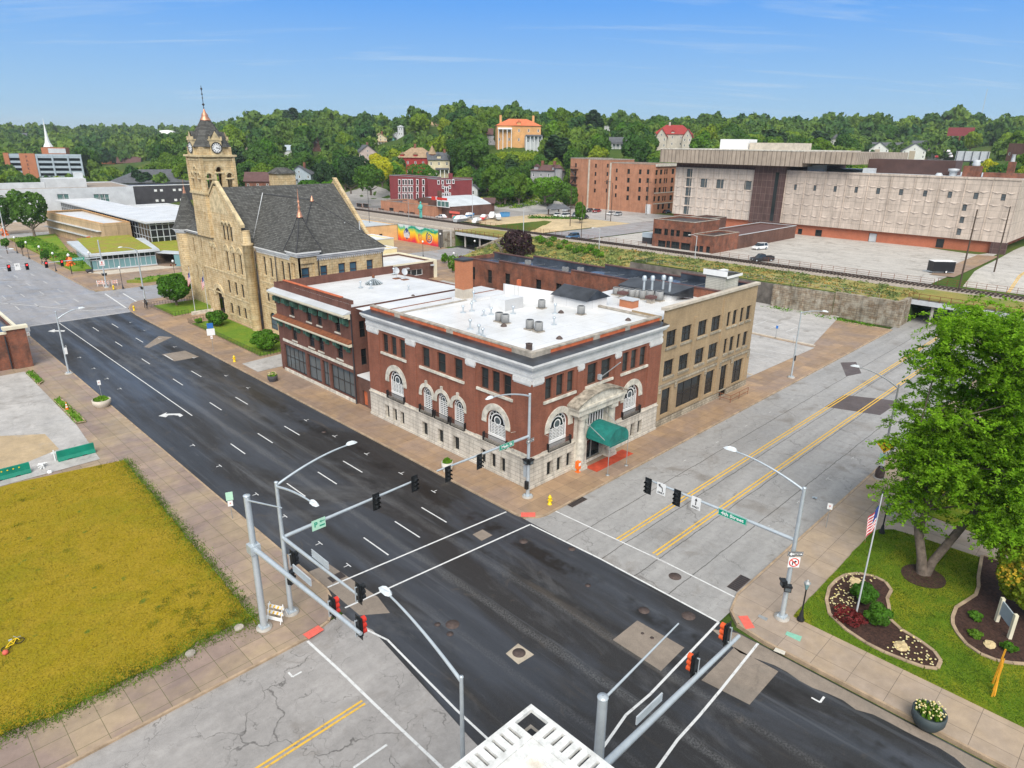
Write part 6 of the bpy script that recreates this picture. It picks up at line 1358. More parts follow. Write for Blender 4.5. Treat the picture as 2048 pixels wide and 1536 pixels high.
# ---------------- hillside houses ----------------
def house(name,label,px,py,D,w,d,h,rz,wallm,roofm,roof='gable',rh=3,nw=3,fl=2,frame='white_paint',chim=None,zb=None,tower=None,porch=None,gable_win=True,coln=0,dorm=0):
 x,y,z=AT(px,py,D); rot=YAW-PI/2+math.atan(-(px-1024)/FPX)+R(rz); t=thing(name,label,'house',(x,y,z))
 B=Blk(x,y,w,d,rot); hs=[]
 for f in range(fl):
  v=h*(f+.32)/fl; hs+=[(u-.5,u+.5,z+v,z+v+1.5) for u in lin(-w/2+1.4,w/2-1.4,nw)]
 q=MB();
 for k in 'frbl':
  L=w if k in 'fb' else d; F=B.fac(k); wall(q,F,-L/2,L/2,z-3,z+h,hs if k=='f' else [hh for hh in hs if abs(hh[0])<L/2-1.2 and abs(hh[1])<L/2-1.2],.15)
  if k=='b': continue
  for hh in (hs if k=='f' else [hh for hh in hs if abs(hh[0])<L/2-1.2 and abs(hh[1])<L/2-1.2]): window(t,F,hh,.12,M['glass'],M[frame],1,2,.14,sub=False)
 r=MB(); o=.6; z1=z+h
 if roof=='gable':      # ridge runs front to back
  q.poly([B.P(-w/2,-d/2,z1),B.P(w/2,-d/2,z1),B.P(0,-d/2,z1+rh)]); q.poly([B.P(-w/2,d/2,z1),B.P(w/2,d/2,z1),B.P(0,d/2,z1+rh)])
  for s in (-1,1): r.hexa([B.P(s*(w/2+o),-d/2-o,z1-.4),B.P(0,-d/2-o,z1+rh),B.P(0,d/2+o,z1+rh),B.P(s*(w/2+o),d/2+o,z1-.4),B.P(s*(w/2+o),-d/2-o,z1-.15),B.P(0,-d/2-o,z1+rh+.28),B.P(0,d/2+o,z1+rh+.28),B.P(s*(w/2+o),d/2+o,z1-.15)])
  if gable_win: window(t,B.fac('f'),(-.45,.45,z1+.5,z1+1.7),-.05,M['glass'],M[frame],1,2,.12,sub=False)
 elif roof=='side':     # ridge runs left to right
  for s in (-1,1): q.poly([B.P(s*w/2,-d/2,z1),B.P(s*w/2,d/2,z1),B.P(s*w/2,0,z1+rh)])
  for s in (-1,1): r.hexa([B.P(-w/2-o,s*(d/2+o),z1-.4),B.P(w/2+o,s*(d/2+o),z1-.4),B.P(w/2+o,0,z1+rh),B.P(-w/2-o,0,z1+rh),B.P(-w/2-o,s*(d/2+o),z1-.15),B.P(w/2+o,s*(d/2+o),z1-.15),B.P(w/2+o,0,z1+rh+.28),B.P(-w/2-o,0,z1+rh+.28)])
 elif roof=='flat': r.poly([B.P(-w/2,-d/2,z1+.02),B.P(w/2,-d/2,z1+.02),B.P(w/2,d/2,z1+.02),B.P(-w/2,d/2,z1+.02)])
 else:
  k=max(0,(w-d)/2); P=[B.P(-w/2-o,-d/2-o,z1),B.P(w/2+o,-d/2-o,z1),B.P(w/2+o,d/2+o,z1),B.P(-w/2-o,d/2+o,z1)]; a,b=B.P(-k,0,z1+rh),B.P(k,0,z1+rh)
  r.poly([P[0],P[1],b,a]); r.poly([P[1],P[2],b]); r.poly([P[2],P[3],a,b]); r.poly([P[3],P[0],a]); r.poly(P)
 q.build('wall',M[wallm],t); ro=r.build('roof',M[roofm],t)
 for i in range(dorm):
  u=lin(-w/2+2.5,w/2-2.5,dorm)[i] if dorm>1 else 0; c=MB(); zz=z1+.5; c.hexa([B.P(u-1,-d/2+.3,zz-.4),B.P(u+1,-d/2+.3,zz-.4),B.P(u+1,-d/2+3,zz-.4),B.P(u-1,-d/2+3,zz-.4),B.P(u-1,-d/2+.3,zz+1.2),B.P(u+1,-d/2+.3,zz+1.2),B.P(u+1,-d/2+3,zz+1.2),B.P(u-1,-d/2+3,zz+1.2)]); dd=c.build('dormer',M[wallm],ro)
  c=MB(); [c.poly([B.P(u+s*1.3,-d/2,zz+1.1),B.P(u,-d/2,zz+2.3),B.P(u,-d/2+3.2,zz+2.3),B.P(u+s*1.3,-d/2+3.2,zz+1.1)]) for s in (-1,1)]; c.poly([B.P(u-1.3,-d/2+.1,zz+1.1),B.P(u+1.3,-d/2+.1,zz+1.1),B.P(u,-d/2+.1,zz+2.3)]); c.build('dormer_roof',M[roofm],ro)
 for cx_ in (chim or []): c=MB().prism([B.P(cx_+a,b,0)[:2] for a,b in ((-.6,-.5),(.6,-.5),(.6,.5),(-.6,.5))],z1,z1+rh+1.8); c.build('chimney',M['old_red_brick'] if wallm not in('castle_wall','buff_house_wall') else M[wallm],ro)
 if tower:
  tx,r_,th,tr=tower; c=MB(); p=B.P(tx,-d/2); n=10; c.lathe([(r_,z-3),(r_,z+th)],p[0],p[1],n,smooth=False); c.build('turret',M[wallm],t); MB().lathe([(r_+.5,z+th-.2),(.05,z+th+tr)],p[0],p[1],n,smooth=False).build('turret_roof',M[roofm],t)
 if porch:
  u0,u1,ph,dp=porch; c=MB(); c.hexa([B.P(u0,-d/2-dp,z+ph),B.P(u1,-d/2-dp,z+ph),B.P(u1,-d/2-.02,z+ph),B.P(u0,-d/2-.02,z+ph),B.P(u0,-d/2-dp,z+ph+.4),B.P(u1,-d/2-dp,z+ph+.4),B.P(u1,-d/2-.02,z+ph+.9),B.P(u0,-d/2-.02,z+ph+.9)]); c.build('porch_roof',M[roofm if roofm!='orange_tile' else 'white_paint'],t)
  c=MB();
  for u in lin(u0+.3,u1-.3,max(2,int((u1-u0)/2.2)+1)): p=B.P(u,-d/2-dp+.3); c.tube([(p[0],p[1],z-3),(p[0],p[1],z+ph)],.22,6)
  p=c.build('porch_column',M['white_paint'],t)
 return t,B,z
house('mansion','large buff mansion with orange tiled hipped roof and white columned porches on the hilltop',1035,288,400,24,14,9.4,6,'buff_house_wall','orange_tile','hip',3.6,5,2,chim=[-9.5,8.5],porch=(-11.5,-4,7.4,2.5),dorm=1)
house('castle_house','pale stone house with curved gables and bright red tiled roof on the hill',1345,294,500,25,14,8,-4,'castle_wall','red_tile','hip',6,5,2,chim=[-3],tower=None,dorm=1)
house('castle_wing','left pale stone gabled wing of the red tiled hill house',1322,297,494,7,9,7.5,-4,'castle_wall','red_tile','gable',5,2,2)
house('castle_wing','right pale stone gabled wing of the red tiled hill house',1374,297,494,6,9,7,-4,'castle_wall','red_tile','gable',5,2,2)
house('mansion_porch_wing','low white columned wing at the right of the orange roofed mansion',1066,291,392,9,8,5,6,'white_wall','grey_shingle','flat',1,3,1,porch=(-4.5,4.5,4.6,2))
house('hill_house','pale gabled house half hidden in the woods right of the clock tower',491,300,560,10,9,6,20,'pink_wall','grey_shingle','gable',3.5,2,2)
house('hill_house','white house with blue-grey roof in the woods behind the slate roof',572,312,520,11,8,4,-10,'white_wall','bluegrey_wall','side',3,3,1)
house('hill_house','brick house with tall chimney peeping from the woods above the slate roof',632,302,540,9,8,5,10,'hotel_dark_brick','grey_shingle','gable',3,2,1,chim=[1])
house('hill_house','brown shingled house hidden behind the trees left of the mansion',984,290,430,10,8,6,-10,'grey_house_wall','maroon_shingle','side',3,3,2)
house('hill_house','white porched house in the trees above the orange brick block',1237,298,440,12,8,4,8,'white_wall','grey_shingle','side',2.5,4,1,porch=(-5,5,2.8,2))
house('hill_house','small white house at the skyline left of the red tiled house',1215,262,640,9,7,5,0,'white_wall','grey_shingle','gable',2.5,2,1)
house('hill_house','pale house on the ridge above the white tower house',868,262,620,10,8,5,5,'cream_house_wall','tan_shingle','side',3,3,1)
house('hill_house','grey roofed house among the far trees left of the terraces',1668,290,640,12,8,5,5,'siding_white','grey_shingle','side',3,4,1)
house('red_victorian_house','rambling dark red wooden house with tan roofs and turret on the slope',836,352,385,19,13,9.5,-10,'red_wall','tan_shingle','hip',5,5,2,chim=[-1],tower=(9.0,1.9,11.5,4.2),dorm=3)
house('cream_house','cream wooden house with porch and brick chimney beside the red house',877,352,378,11,10,8.5,5,'cream_house_wall','grey_shingle','side',3.2,3,2,chim=[3.4],porch=(-2,5,3.4,2.5),dorm=1)
house('pink_house','pale pink gabled wooden house with grey roof among the trees',732,328,470,12,14,7,12,'pink_wall','grey_shingle','gable',4.5,3,2,chim=[1.5])
house('blue_grey_house','blue-grey wooden house with dark hipped gables behind the big slate roof',605,372,400,12,10,6.5,-14,'bluegrey_wall','grey_shingle','gable',4,3,2,chim=[2],porch=(-5,-1,3.,1.5))
house('cream_gabled_house','small cream and green trimmed gabled house high on the hill',760,292,590,10,8,6,10,'cream_house_wall','tan_shingle','gable',3.5,3,2,chim=[2],porch=(-5,5,3,2))
house('teal_house','small teal house high on the hill left of the white tower house',780,290,600,9,8,5.5,-12,'teal_wall','grey_shingle','gable',3,2,2)
house('white_tower_house','white house with tall square belvedere tower high on the hill',795,292,610,10,9,7.5,-8,'white_wall','white_wall','gable',3,3,2)
t,B,z=house('white_tower','tall square white belvedere tower rising beside the white hill house',803,292,606,4.6,4.6,15,-8,'white_wall','light_grey','hip',1.2,2,4)
house('mansard_house','grey and red mansard roofed house partly hidden by trees',1096,376,335,14,10,8,-20,'grey_house_wall','maroon_shingle','hip',2.5,4,2,chim=[-3,3],dorm=2,tower=(6.8,1.8,9.5,1.5))
house('grey_cottage','weathered grey two storey house right of the maroon building',925,392,325,9,8,5.5,-18,'grey_house_wall','maroon_shingle','side',2.5,3,2,porch=(0,4.5,2.6,2))
house('white_shed','small white gabled shed beside the weathered grey house',948,393,322,4,4,3.5,-10,'white_wall','grey_shingle','gable',1.8,1,1,gable_win=False)
house('brick_rowhouse','long red brick house with brown tiled roof behind the slate roofs',530,378,360,16,9,4,-12,'old_red_brick','maroon_shingle','side',3.6,4,1)
house('brick_school_hall','orange brick building with flat roof among the trees at the left',222,334,820,22,12,7,5,'orange_brick','gravel_roof','flat',1,6,2)
house('brick_gabled_hall','red brick gabled building with maroon roof among the trees at the left',262,338,780,20,12,6,-12,'old_red_brick','maroon_shingle','side',5,4,1)
def rowh(px,py,D,w,rz,lab,wm,nw=4,tan=True):
 t,B,z=house('townhouse_block',lab,px,py,D,w,11,8.5,rz,wm,'grey_shingle','gable' if w<16 else 'side',5,nw,3)
 if tan: q=MB().fb(B.fac('f'),-w*.2,w*.05,z,z+8.4,.02,.3); q.build('tan_bay',M['siding_tan'],t)
 return t
rowh(1795,322,640,40,4,'long white terrace with grey roof behind the concrete building','siding_white',9)
rowh(1752,322,610,13,8,'leftmost white gabled terrace end with tan bay','siding_white',2); rowh(1822,326,600,15,8,'tall white gabled terrace end with tan bay in the middle','siding_white',2)
rowh(1852,320,625,22,0,'white terrace with skylights stepping down the slope','siding_white',5)
rowh(1868,312,670,14,-20,'white gabled terrace end beyond the skylit terrace','siding_white',2,False); rowh(1894,308,690,12,-20,'pale house with orange-brown roof at the far end of the terraces','siding_white',2,False)['k']=0
house('small_white_house','tiny white house by the hill road',1917,298,720,8,7,4,0,'white_wall','grey_shingle','side',2,3,1)
house('brick_office','red brick building with tall dark window at the right edge',2050,322,480,15,10,9,-28,'hotel_dark_brick','coping','flat',1,2,1)
house('far_white_house','tiny pale house half hidden in the far left woods',45,278,1250,16,10,5,0,'pink_wall','grey_shingle','side',3,3,1)
t=thing('water_tank','low white water tank on the far ridge','water tank',AT(335,266,1280)); x,y,z=AT(335,268,1280); MB().lathe([(12,z-6),(12,z+4),(10,z+5.2),(.1,z+6)],x,y,20).build('tank',M['white_paint'],t)
# --- church steeple ---
x,y,z=AT(100,308,760); t=thing('church_steeple','white church spire with red brick belfry far left','steeple',(x,y,z)); ppm=FPX/760/1.0
MB().box(x-3,x+3,y-3,y+3,z-20,z+6).build('belfry',M['maroon_brick'],t);
q=MB(); q.lathe([(4.0,z+6),(2.2,z+9.5),(1.4,z+14),(.5,z+23),(.1,z+30)],x,y,8,smooth=False); [q.fb(FY(y-3),x+a-.6,x+a+.6,z+.5,z+5,.01,.1) for a in (-1.2,1.2)]; [q.fb(FX(x-3),y+a-.6,y+a+.6,z+.5,z+5,.01,.1) for a in (-1.2,1.2)]; q.build('spire',M['white_paint'],t)
# --- parking garage far left ---
t=thing('parking_garage','grey parking garage with orange brick stair towers at the far left','building',AT(105,345,560)); x,y,z=AT(108,350,560)
B=Blk(x,y,44,22,R(-32)); F=B.fac('f'); FLl=B.fac('l')
q=MB().prism([B.P(a,b)[:2] for a,b in ((-20,-9.5),(20.5,-9.5),(20.5,10),(-20,10))],-1,19); q.build('core',M['glass'],t)
q=MB()
for k in range(6):
 z=.5+3.1*k; q.fb(F,-22,22,z+1.2,z+2.6,-.3,.0); q.fb(FLl,-11,11,z+1.2,z+2.6,-.3,0)
q.fb(F,-22,22,18.2,19.6,-.35,.1); q.fb(FLl,-11,11,18.2,19.6,-.35,.1); q.build('parapet_band',M['bluegrey_wall'],t)
q=MB(); [q.fb(F,u-.5,u+.5,-1,19.3,-.2,.35) for u in (-4,5,14,21.5)]; q.build('column',M['bluegrey_wall'],t)
q=MB().fb(F,-13.5,-4.6,-1,19.9,-.5,.6); q.fb(FLl,5,11.3,-1,20.2,-.5,.5); q.fb(F,-22.3,-19.5,-1,20,-.5,.5); q.build('stair_tower',M['orange_brick'],t)
tm=MB();
for i,ch in enumerate('PARKING'): text(ch,2.2,F,-9.5,17.8-2.4*i,.66,M['dark_metal'],t,'lettering')
MB().prism([B.P(a,b)[:2] for a,b in ((-3,-4),(11,-4),(11,3),(-3,3))],19,23.5).build('lift_house',M['orange_brick'],t); MB().prism([B.P(a,b)[:2] for a,b in ((1,-4.1),(11.2,-4.1),(11.2,-4.0),(1,-4.0))],20,23).build('lift_glazing',M['white_wall'],t)
# --- white and dark blocks left ---
hy=[]
def fr(X0,Y0,X1,Y1): return math.atan2(Y1-Y0,X1-X0)
t=thing('white_office_building','long white rendered building with flat roofs and few green windows behind the library','building',(60,330,0))
B=Blk(50,331,88,40,R(-5)); F=B.fac('f'); hs=[]
for pxl in (75,118,160,475,515,765,803,838):
 a=(pxl)/4;
 # position along facade from the sight line
 d=ray(a+3,395); ox,oy,ux,uy,nx,ny=F.a; det=d[0]*uy-d[1]*ux; s=( (ox)*(-d[1])+(oy)*d[0] )/(-(ux*-d[1]+uy*d[0])) if 0 else None
 A_=np.array([[d[0],-ux],[d[1],-uy]]); k=np.linalg.solve(A_,[ox,oy]); u=float(k[1]); zz=30+float(k[0])*d[2]; hs.append((u-1.1,u+1.1,zz-1.8,zz+1.3))
q=MB();
for k in 'frbl': L=88 if k in 'fb' else 40; wall(q,B.fac(k),-L/2,L/2,-1,11.8,hs if k=='f' else (),.3)
q.build('wall',M['white_wall'],t); MB().poly([B.P(-44,-20,11.3),B.P(44,-20,11.3),B.P(44,20,11.3),B.P(-44,20,11.3)]).build('roof',M['gravel_roof'],t)
for h in hs: window(t,F,h,.25,M['teal_glass'],M['white_paint'],1,2,.12,sub=False)
q=MB(); q.prism([B.P(a,b)[:2] for a,b in ((16,-8),(30,-8),(30,4),(16,4))],11.3,14.6); q.prism([B.P(a,b)[:2] for a,b in ((-40,-8),(15.9,-8),(15.9,-6),(-40,-6))],11.3,13.4); q.prism([B.P(a,b)[:2] for a,b in ((27,-4),(29.9,-4),(29.9,0),(27,0))],14.6,16.6); q.build('upper_block',M['white_wall'],t)
t=thing('dark_block_building','charcoal windowless block with small white vents beside the white building','building',(105,350,0))
hq=MB(); B=Blk(121,352,42,20,R(-6)); F=B.fac('f'); [wall(hq,B.fac(k),-(21 if k in 'fb' else 10),(21 if k in 'fb' else 10),-1,9.6,(),.2) for k in 'frbl']; hq.build('wall',M['charcoal_block'],t); MB().poly([B.P(-21,-10,9.2),B.P(21,-10,9.2),B.P(21,10,9.2),B.P(-21,10,9.2)]).build('roof',M['tar_roof'],t); q=MB(); q.fb(F,-21.1,21.1,9.61,9.9,-.3,.1); q.fb(B.fac('l'),-10,10,9.61,9.9,-.3,.1); q.build('coping',M['white_paint'],t)
for u in (-8,-5.5,0,2.5):
 for z in (2.5,7): MB().fb(F,u-.6,u+.6,z,z+1.0,.01,.1).build('vent',M['white_paint'],t)
t=thing('slate_roofed_hall','long building with dark grey hipped roof behind the charcoal block','building',(140,400,0)); B=Blk(142,397,62,26,R(-14))
MB().prism([B.P(a,b)[:2] for a,b in ((-30,-12),(30,-12),(30,12),(-30,12))],-1,8.5).build('wall',M['white_wall'],t); q=MB(); P=[B.P(-31.5,-13.5,8.5),B.P(31.5,-13.5,8.5),B.P(31.5,13.5,8.5),B.P(-31.5,13.5,8.5)]; a,b=B.P(-18,0,14.5),B.P(18,0,14.5); q.poly([P[0],P[1],b,a]); q.poly([P[1],P[2],b]); q.poly([P[2],P[3],a,b]); q.poly([P[3],P[0],a]); q.build('roof',M['grey_shingle'],t)
t=block_b('flat_white_building','low building with white roof between the library hall and the charcoal block',86,101,246,298,0,5.2,'white_wall','white_roof',cop='white_roof',ch=.2)
# billboards
t=thing('billboard','grey backed billboard on a single steel post at the right','billboard',AT(1937,335,420)); x,y,z=AT(1937,345,420); B=Blk(x,y,14,.6,YAW-PI/2-R(34)); q=MB().hexa([B.P(-7,-.2,z+5.5),B.P(7,-.2,z+5.5),B.P(7,.2,z+5.5),B.P(-7,.2,z+5.5),B.P(-7,-.2,z+10),B.P(7,-.2,z+10),B.P(7,.2,z+10),B.P(-7,.2,z+10)]); q.build('panel',M['light_grey'],t); q=MB().tube([(x,y,z-4),(x,y,z+5.5)],.5); [q.fb(B.fac('f'),u-.12,u+.12,z+5,z+10,.05,.4) for u in lin(-6.5,6.5,5)]; q.fb(B.fac('f'),-7,7,z+5,z+5.5,.1,1.2); q.build('frame',M['dark_metal'],t)
t=thing('billboard','rust red backed billboard in front of the far trees','billboard',AT(1920,268,640)); x,y,z=AT(1920,272,640); B=Blk(x,y,17,.6,YAW-PI/2-R(30)); q=MB().hexa([B.P(-8.5,-.2,z),B.P(8.5,-.2,z),B.P(8.5,.2,z),B.P(-8.5,.2,z),B.P(-8.5,-.2,z+6),B.P(8.5,-.2,z+6),B.P(8.5,.2,z+6),B.P(-8.5,.2,z+6)]); q.build('panel',M['maroon_brick'],t); MB().tube([(x,y,z-14),(x,y,z)],.6).build('post',M['rust'],t)
t=thing('radio_mast','thin lattice radio mast on the skyline at the right','mast',AT(1961,240,1100)); x,y,z=AT(1961,240,1100); q=MB(); [q.tube([(x+a,y,z-30),(x+a,y,z+36)],.18,4) for a in (-.6,.6)]; [q.tube([(x-.6,y,z-20+i*4),(x+.6,y,z-18+i*4)],.12,4) for i in range(14)]; q.build('lattice',M['light_grey'],t)
simple('mint_sign',(.45,.72,.55),.5,.04,2); simple('sign_blue',(.03,.15,.45),.5,.04,2); simple('sign_yellow',(.85,.50,.01),.5,.05,2); simple('dark_planter',(.045,.06,.065),.6,.1,2)
simple('roof_cream',(.62,.60,.55),.8,.15,1); simple('stained_white',(.74,.74,.71),.8,.3,2.5,c2=(.80,.80,.78),detail=8); simple('stained_roof',(.62,.53,.40),.8,.35,.5,c2=(.84,.83,.80),detail=8)
# ================= traffic signal masts =================
def head(t,x,y,z,az,vis='signal_black',plate=True,arm=None,hang=0):
 """three lens signal head; az = direction (deg) the lenses face"""
 X=Matrix.Translation((x,y,z))@Matrix.Rotation(R(az),4,'Z')    # local +x is the front
 q=MB().xf(X).box(-.1,.12,-.17,.17,-.52,.52); h=q.build('signal_head',M['signal_black'],t)
 if plate: MB().xf(X).box(-.02,.0,-.29,.29,-.66,.66).build('backplate',M['signal_black'],h)
 for k in (.34,0,-.34):
  v=MB().xf(X); n=8
  for i in range(n):
   a0,a1=PI*(-.15+1.3*i/n),PI*(-.15+1.3*(i+1)/n); p=lambda a,d,r_=.15:(.12+d,r_*math.cos(a),k+r_*math.sin(a)); v.poly([p(a0,0),p(a1,0),p(a1,.24),p(a0,.24)]); v.poly([p(a0,0,.165),p(a1,0,.165),p(a1,.24,.165),p(a0,.24,.165)])
  v.build('visor',M[vis],h)
  l=MB().xf(X); [l.poly([(.125,0,k),(.125,.13*math.cos(2*PI*i/10),k+.13*math.sin(2*PI*i/10)),(.125,.13*math.cos(2*PI*(i+1)/10),k+.13*math.sin(2*PI*(i+1)/10))]) for i in range(10)]; l.build('lens',M['glass'],h)
 if vis!='signal_black': MB().xf(X).box(.1,.2,-.30,.30,-.62,.62).build('cover',M[vis],h) if 0 else None
 b=MB().xf(X); b.tube([(-.22,0,-.5),(-.22,0,.5)],.03,6); [b.box(-.22,-.1,-.03,.03,k-.02,k+.02) for k in (-.45,.45)]; b.build('bracket',M['steel'],h)
 return h
def lamp(t,p0,p1,rise,mat='steel',hd=.75,flat=False,big=1.0):
 """curved luminaire arm from pole top to lamp"""
 p0,p1=Vector(p0),Vector(p1); P=[]; n=10
 for i in range(n+1): s=i/n; p=p0.lerp(p1,s); p.z=p0.z+(p1.z-p0.z)*(1-(1-s)**1.8) ; P.append(p)
 r_=MB().tube(P,[.085-.035*i/n for i in range(n+1)],8); a=r_.build('luminaire_arm',M[mat],t)
 d=(P[-1]-P[-3]).normalized(); az=math.atan2(d.y,d.x)
 X=Matrix.Translation(P[-1])@Matrix.Rotation(az,4,'Z')@Matrix.Scale(big,4); q=MB().xf(X)
 q.add([(0,-.08,.02),(.15,-.17,.02),(.55,-.19,.02),(.8,-.1,.02),(.8,.1,.02),(.55,.19,.02),(.15,.17,.02),(0,.08,.02),(.05,-.05,.15),(.2,-.1,.18),(.5,-.1,.17),(.7,-.05,.1),(.7,.05,.1),(.5,.1,.17),(.2,.1,.18),(.05,.05,.15)],
  [tuple(range(8)),tuple(range(15,7,-1))]+[(i,(i+1)%8,8+(i+1)%8,8+i) for i in range(8)])
 q.build('lamp_head',M['light_grey_lamp'],a)
simple('light_grey_lamp',(.62,.66,.68),.4,.05,2)
def pole(t,x,y,h,r0=.17,r1=.11,base=True,mat='steel'):
 q=MB().tube([(x,y,.13),(x,y,h)],[r0,r1],14); q.lathe([(r1*1.15,h),(r1*1.1,h+.05),(.02,h+.09)],x,y,12)
 p=q.build('pole',M[mat],t)
 if base: b=MB().lathe([(.5,.12),(.5,.24),(.02,.25)],x,y,18); b.build('footing',M['concrete'],t); q=MB(); q.box(x-.28,x+.28,y-.28,y+.28,.245,.31); [q.lathe([(.035,.31),(.035,.42),(.0,.43)],x+a,y+b_,6) for a in (-.22,.22) for b_ in (-.22,.22)]; q.build('base_plate',M['steel'],p)
 return p
def arm(t,p0,p1,r0=.13,r1=.07,name='mast_arm'):
 return MB().tube([p0,p1],[r0,r1],12).build(name,M['steel'],t)
def sign(t,F,u,v,w,h,mat,d=.13,name='sign',border=None,bm=None):
 o=MB().fb(F,u-w/2,u+w/2,v-h/2,v+h/2,d,d+.02).build(name,M[mat],t)
 if border: q=MB(); e=.018; [q.fb(F,a,b,c,dd,d+.021,d+.026) for a,b,c,dd in ((u-w/2+.02,u+w/2-.02,v-h/2+.02,v-h/2+.02+e),(u-w/2+.02,u+w/2-.02,v+h/2-.02-e,v+h/2-.02),(u-w/2+.02,u-w/2+.02+e,v-h/2+.05,v+h/2-.05),(u+w/2-.02-e,u+w/2-.02,v-h/2+.05,v+h/2-.05))]; q.build('border',M[border],o)
 return o
def ped(t,x,y,z,az):
 X=Matrix.Translation((x,y,z))@Matrix.Rotation(R(az),4,'Z'); h=MB().xf(X).box(.12,.42,-.22,.22,-.24,.24).build('pedestrian_signal',M['signal_black'],t); MB().xf(X).box(.43,.5,-.25,.25,.12,.27).build('visor',M['signal_black'],h); MB().xf(X).box(.421,.43,-.17,.17,-.18,.12).build('lens',M['grey_glass'],h)
def arrow_poly(F,pts,d,mat,par,name='arrow'): return MB().poly([F.p(u,v,d) for u,v in pts]).build(name,M[mat],par)
# A : clubhouse corner
x,y=39.3,36.9; t=thing('traffic_signal_mast','steel signal mast at the red building corner, arm carrying the Main St sign','traffic signal',(x,y,.13))
pole(t,x,y,9.94); lamp(t,(x,y,9.75),(35.0,y,10.75),1); arm(t,(x-.1,y,6.05),(29.1,y,6.25))
head(t,30.0,y-.22,5.75,-90,arm=1); head(t,33.3,y-.22,5.7,-90); F=FY(y)
s=sign(t,F,36.45,6.1,1.7,.5,'sign_green',.14,'street_sign','white_paint'); text('Main St',.34,F,36.45,6.1,.165,M['white_paint'],s,sx=1.25,bold=True)
s=sign(t,F,39.25,5.7,.95,.34,'black_paint',.2,'one_way_sign','white_paint'); arrow_poly(F,[(38.86,5.7),(39.04,5.82),(39.04,5.75),(39.66,5.75),(39.66,5.65),(39.04,5.65),(39.04,5.58)],.23,'white_paint',s); text('ONE WAY',.085,F,39.38,5.7,.24,M['black_paint'],s)
ped(t,x,y,3.7,180); ped(t,x,y,3.7,-90)
MB().box(x-.1,x+.28,y+.18,y+.5,2.0,3.1).build('control_box',M['steel'],t); MB().box(x-.35,x-.1,y-.2,y+.1,1.0,1.75).build('junction_box',M['signal_black'],t)
# B : park corner
x,y=39.7,13.6; t=thing('traffic_signal_mast','steel signal mast at the park corner carrying the 4th Street and ONLY signs','traffic signal',(x,y,.13))
pole(t,x,y,9.92); lamp(t,(x,y,9.75),(x,18.3,10.8),1,big=1.15); arm(t,(x,y+.1,6.15),(x,25.0,6.25)); F=FX(x)
head(t,x-.22,24.7,5.85,180); head(t,x-.22,22.2,5.85,180)
for u,tx in ((23.6,0),(20.7,1)):
 s=sign(t,F,u,6.0,.75,.95,'white_paint',.14,'lane_sign'); Fm_=Fac(x,0,0,-1,-1,0)
 text('ONLY',.21,Fm_,-u,5.68,.165,M['black_paint'],s,bold=True)
 if tx: arrow_poly(F,[(u+.035,5.85),(u-.035,5.85),(u-.035,6.2),(u-.12,6.18),(u,6.4),(u+.12,6.18),(u+.035,6.2)],.17,'black_paint',s)
 else: arrow_poly(F,[(u-.17,5.83),(u-.1,5.83),(u-.08,6.05),(u+.08,6.2),(u+.06,6.09),(u+.27,6.28),(u+.09,6.40),(u+.09,6.28),(u-.12,6.15)],.17,'black_paint',s)
Fm_=Fac(x,0,0,-1,-1,0); s=sign(t,F,17.9,6.1,2.1,.5,'sign_green',.16,'street_sign','white_paint'); text('4th Street',.34,Fm_,-17.9,6.1,.19,M['white_paint'],s,sx=1.2,bold=True)
Fd=Fac(x-.1,y-.1,.7071,-.7071,-.7071,-.7071)
s=sign(t,Fd,0,5.35,1.0,.34,'black_paint',.18,'one_way_sign','white_paint'); arrow_poly(Fd,[(-.42,5.35),(-.24,5.47),(-.24,5.4),(.42,5.4),(.42,5.3),(-.24,5.3),(-.24,5.23)],.215,'white_paint',s); text('ONE WAY',.085,Fd,.12,5.35,.225,M['black_paint'],s)
s=sign(t,Fd,0,4.72,.75,.75,'white_paint',.18,'no_right_turn_sign'); q=MB()
for i in range(20): a0,a1=2*PI*i/20,2*PI*(i+1)/20; q.poly([Fd.p(r_*math.cos(a),4.72+r_*math.sin(a),.215) for r_,a in ((.26,a0),(.33,a0),(.33,a1),(.26,a1))])
q.poly([Fd.p(a,4.72+b,.217) for a,b in ((-.22,.17),(-.17,.22),(.22,-.17),(.17,-.22))]); q.build('prohibition_ring',M['signal_red'],s); arrow_poly(Fd,[(-.12,4.52),(-.05,4.52),(-.05,4.74),(.05,4.74),(.05,4.68),(.2,4.78),(.05,4.88),(.05,4.81),(-.12,4.81)],.21,'black_paint',s)
ped(t,x,y,2.9,135); ped(t,x,y,2.7,-150)
# C : near left, tall with two lamps
x,y=16.4,36.9; t=thing('traffic_signal_mast','steel signal mast with two lamps, two arms and a green P sign','traffic signal',(x,y,.13))
pole(t,x,y,9.9); lamp(t,(x,y,9.7),(21.5,y,10.8),1); lamp(t,(x,y,9.6),(x,32.6,10.3),1); arm(t,(x+.1,y,5.95),(26.9,y,6.2)); arm(t,(x,y-.1,5.95),(x,28.2,6.25))
head(t,26.8,y-.22,6.1,-90); head(t,23.4,y-.22,5.9,-90); head(t,x+.1,28.2,6.3,0); head(t,x+.35,y-.35,4.3,0)
F=FY(y); s=sign(t,F,18.9,5.95,1.0,.75,'mint_sign',.14,'parking_sign'); text('P',.5,F,18.68,5.97,.165,M['sign_green'],s,bold=True); arrow_poly(F,[(18.95,6.1),(19.1,6.2),(19.1,6.13),(19.35,6.13),(19.35,6.07),(19.1,6.07),(19.1,6.0)],.17,'sign_green',s); MB().fb(F,18.95,19.33,5.75,5.85,.165,.17).build('lettering',M['sign_green'],s)
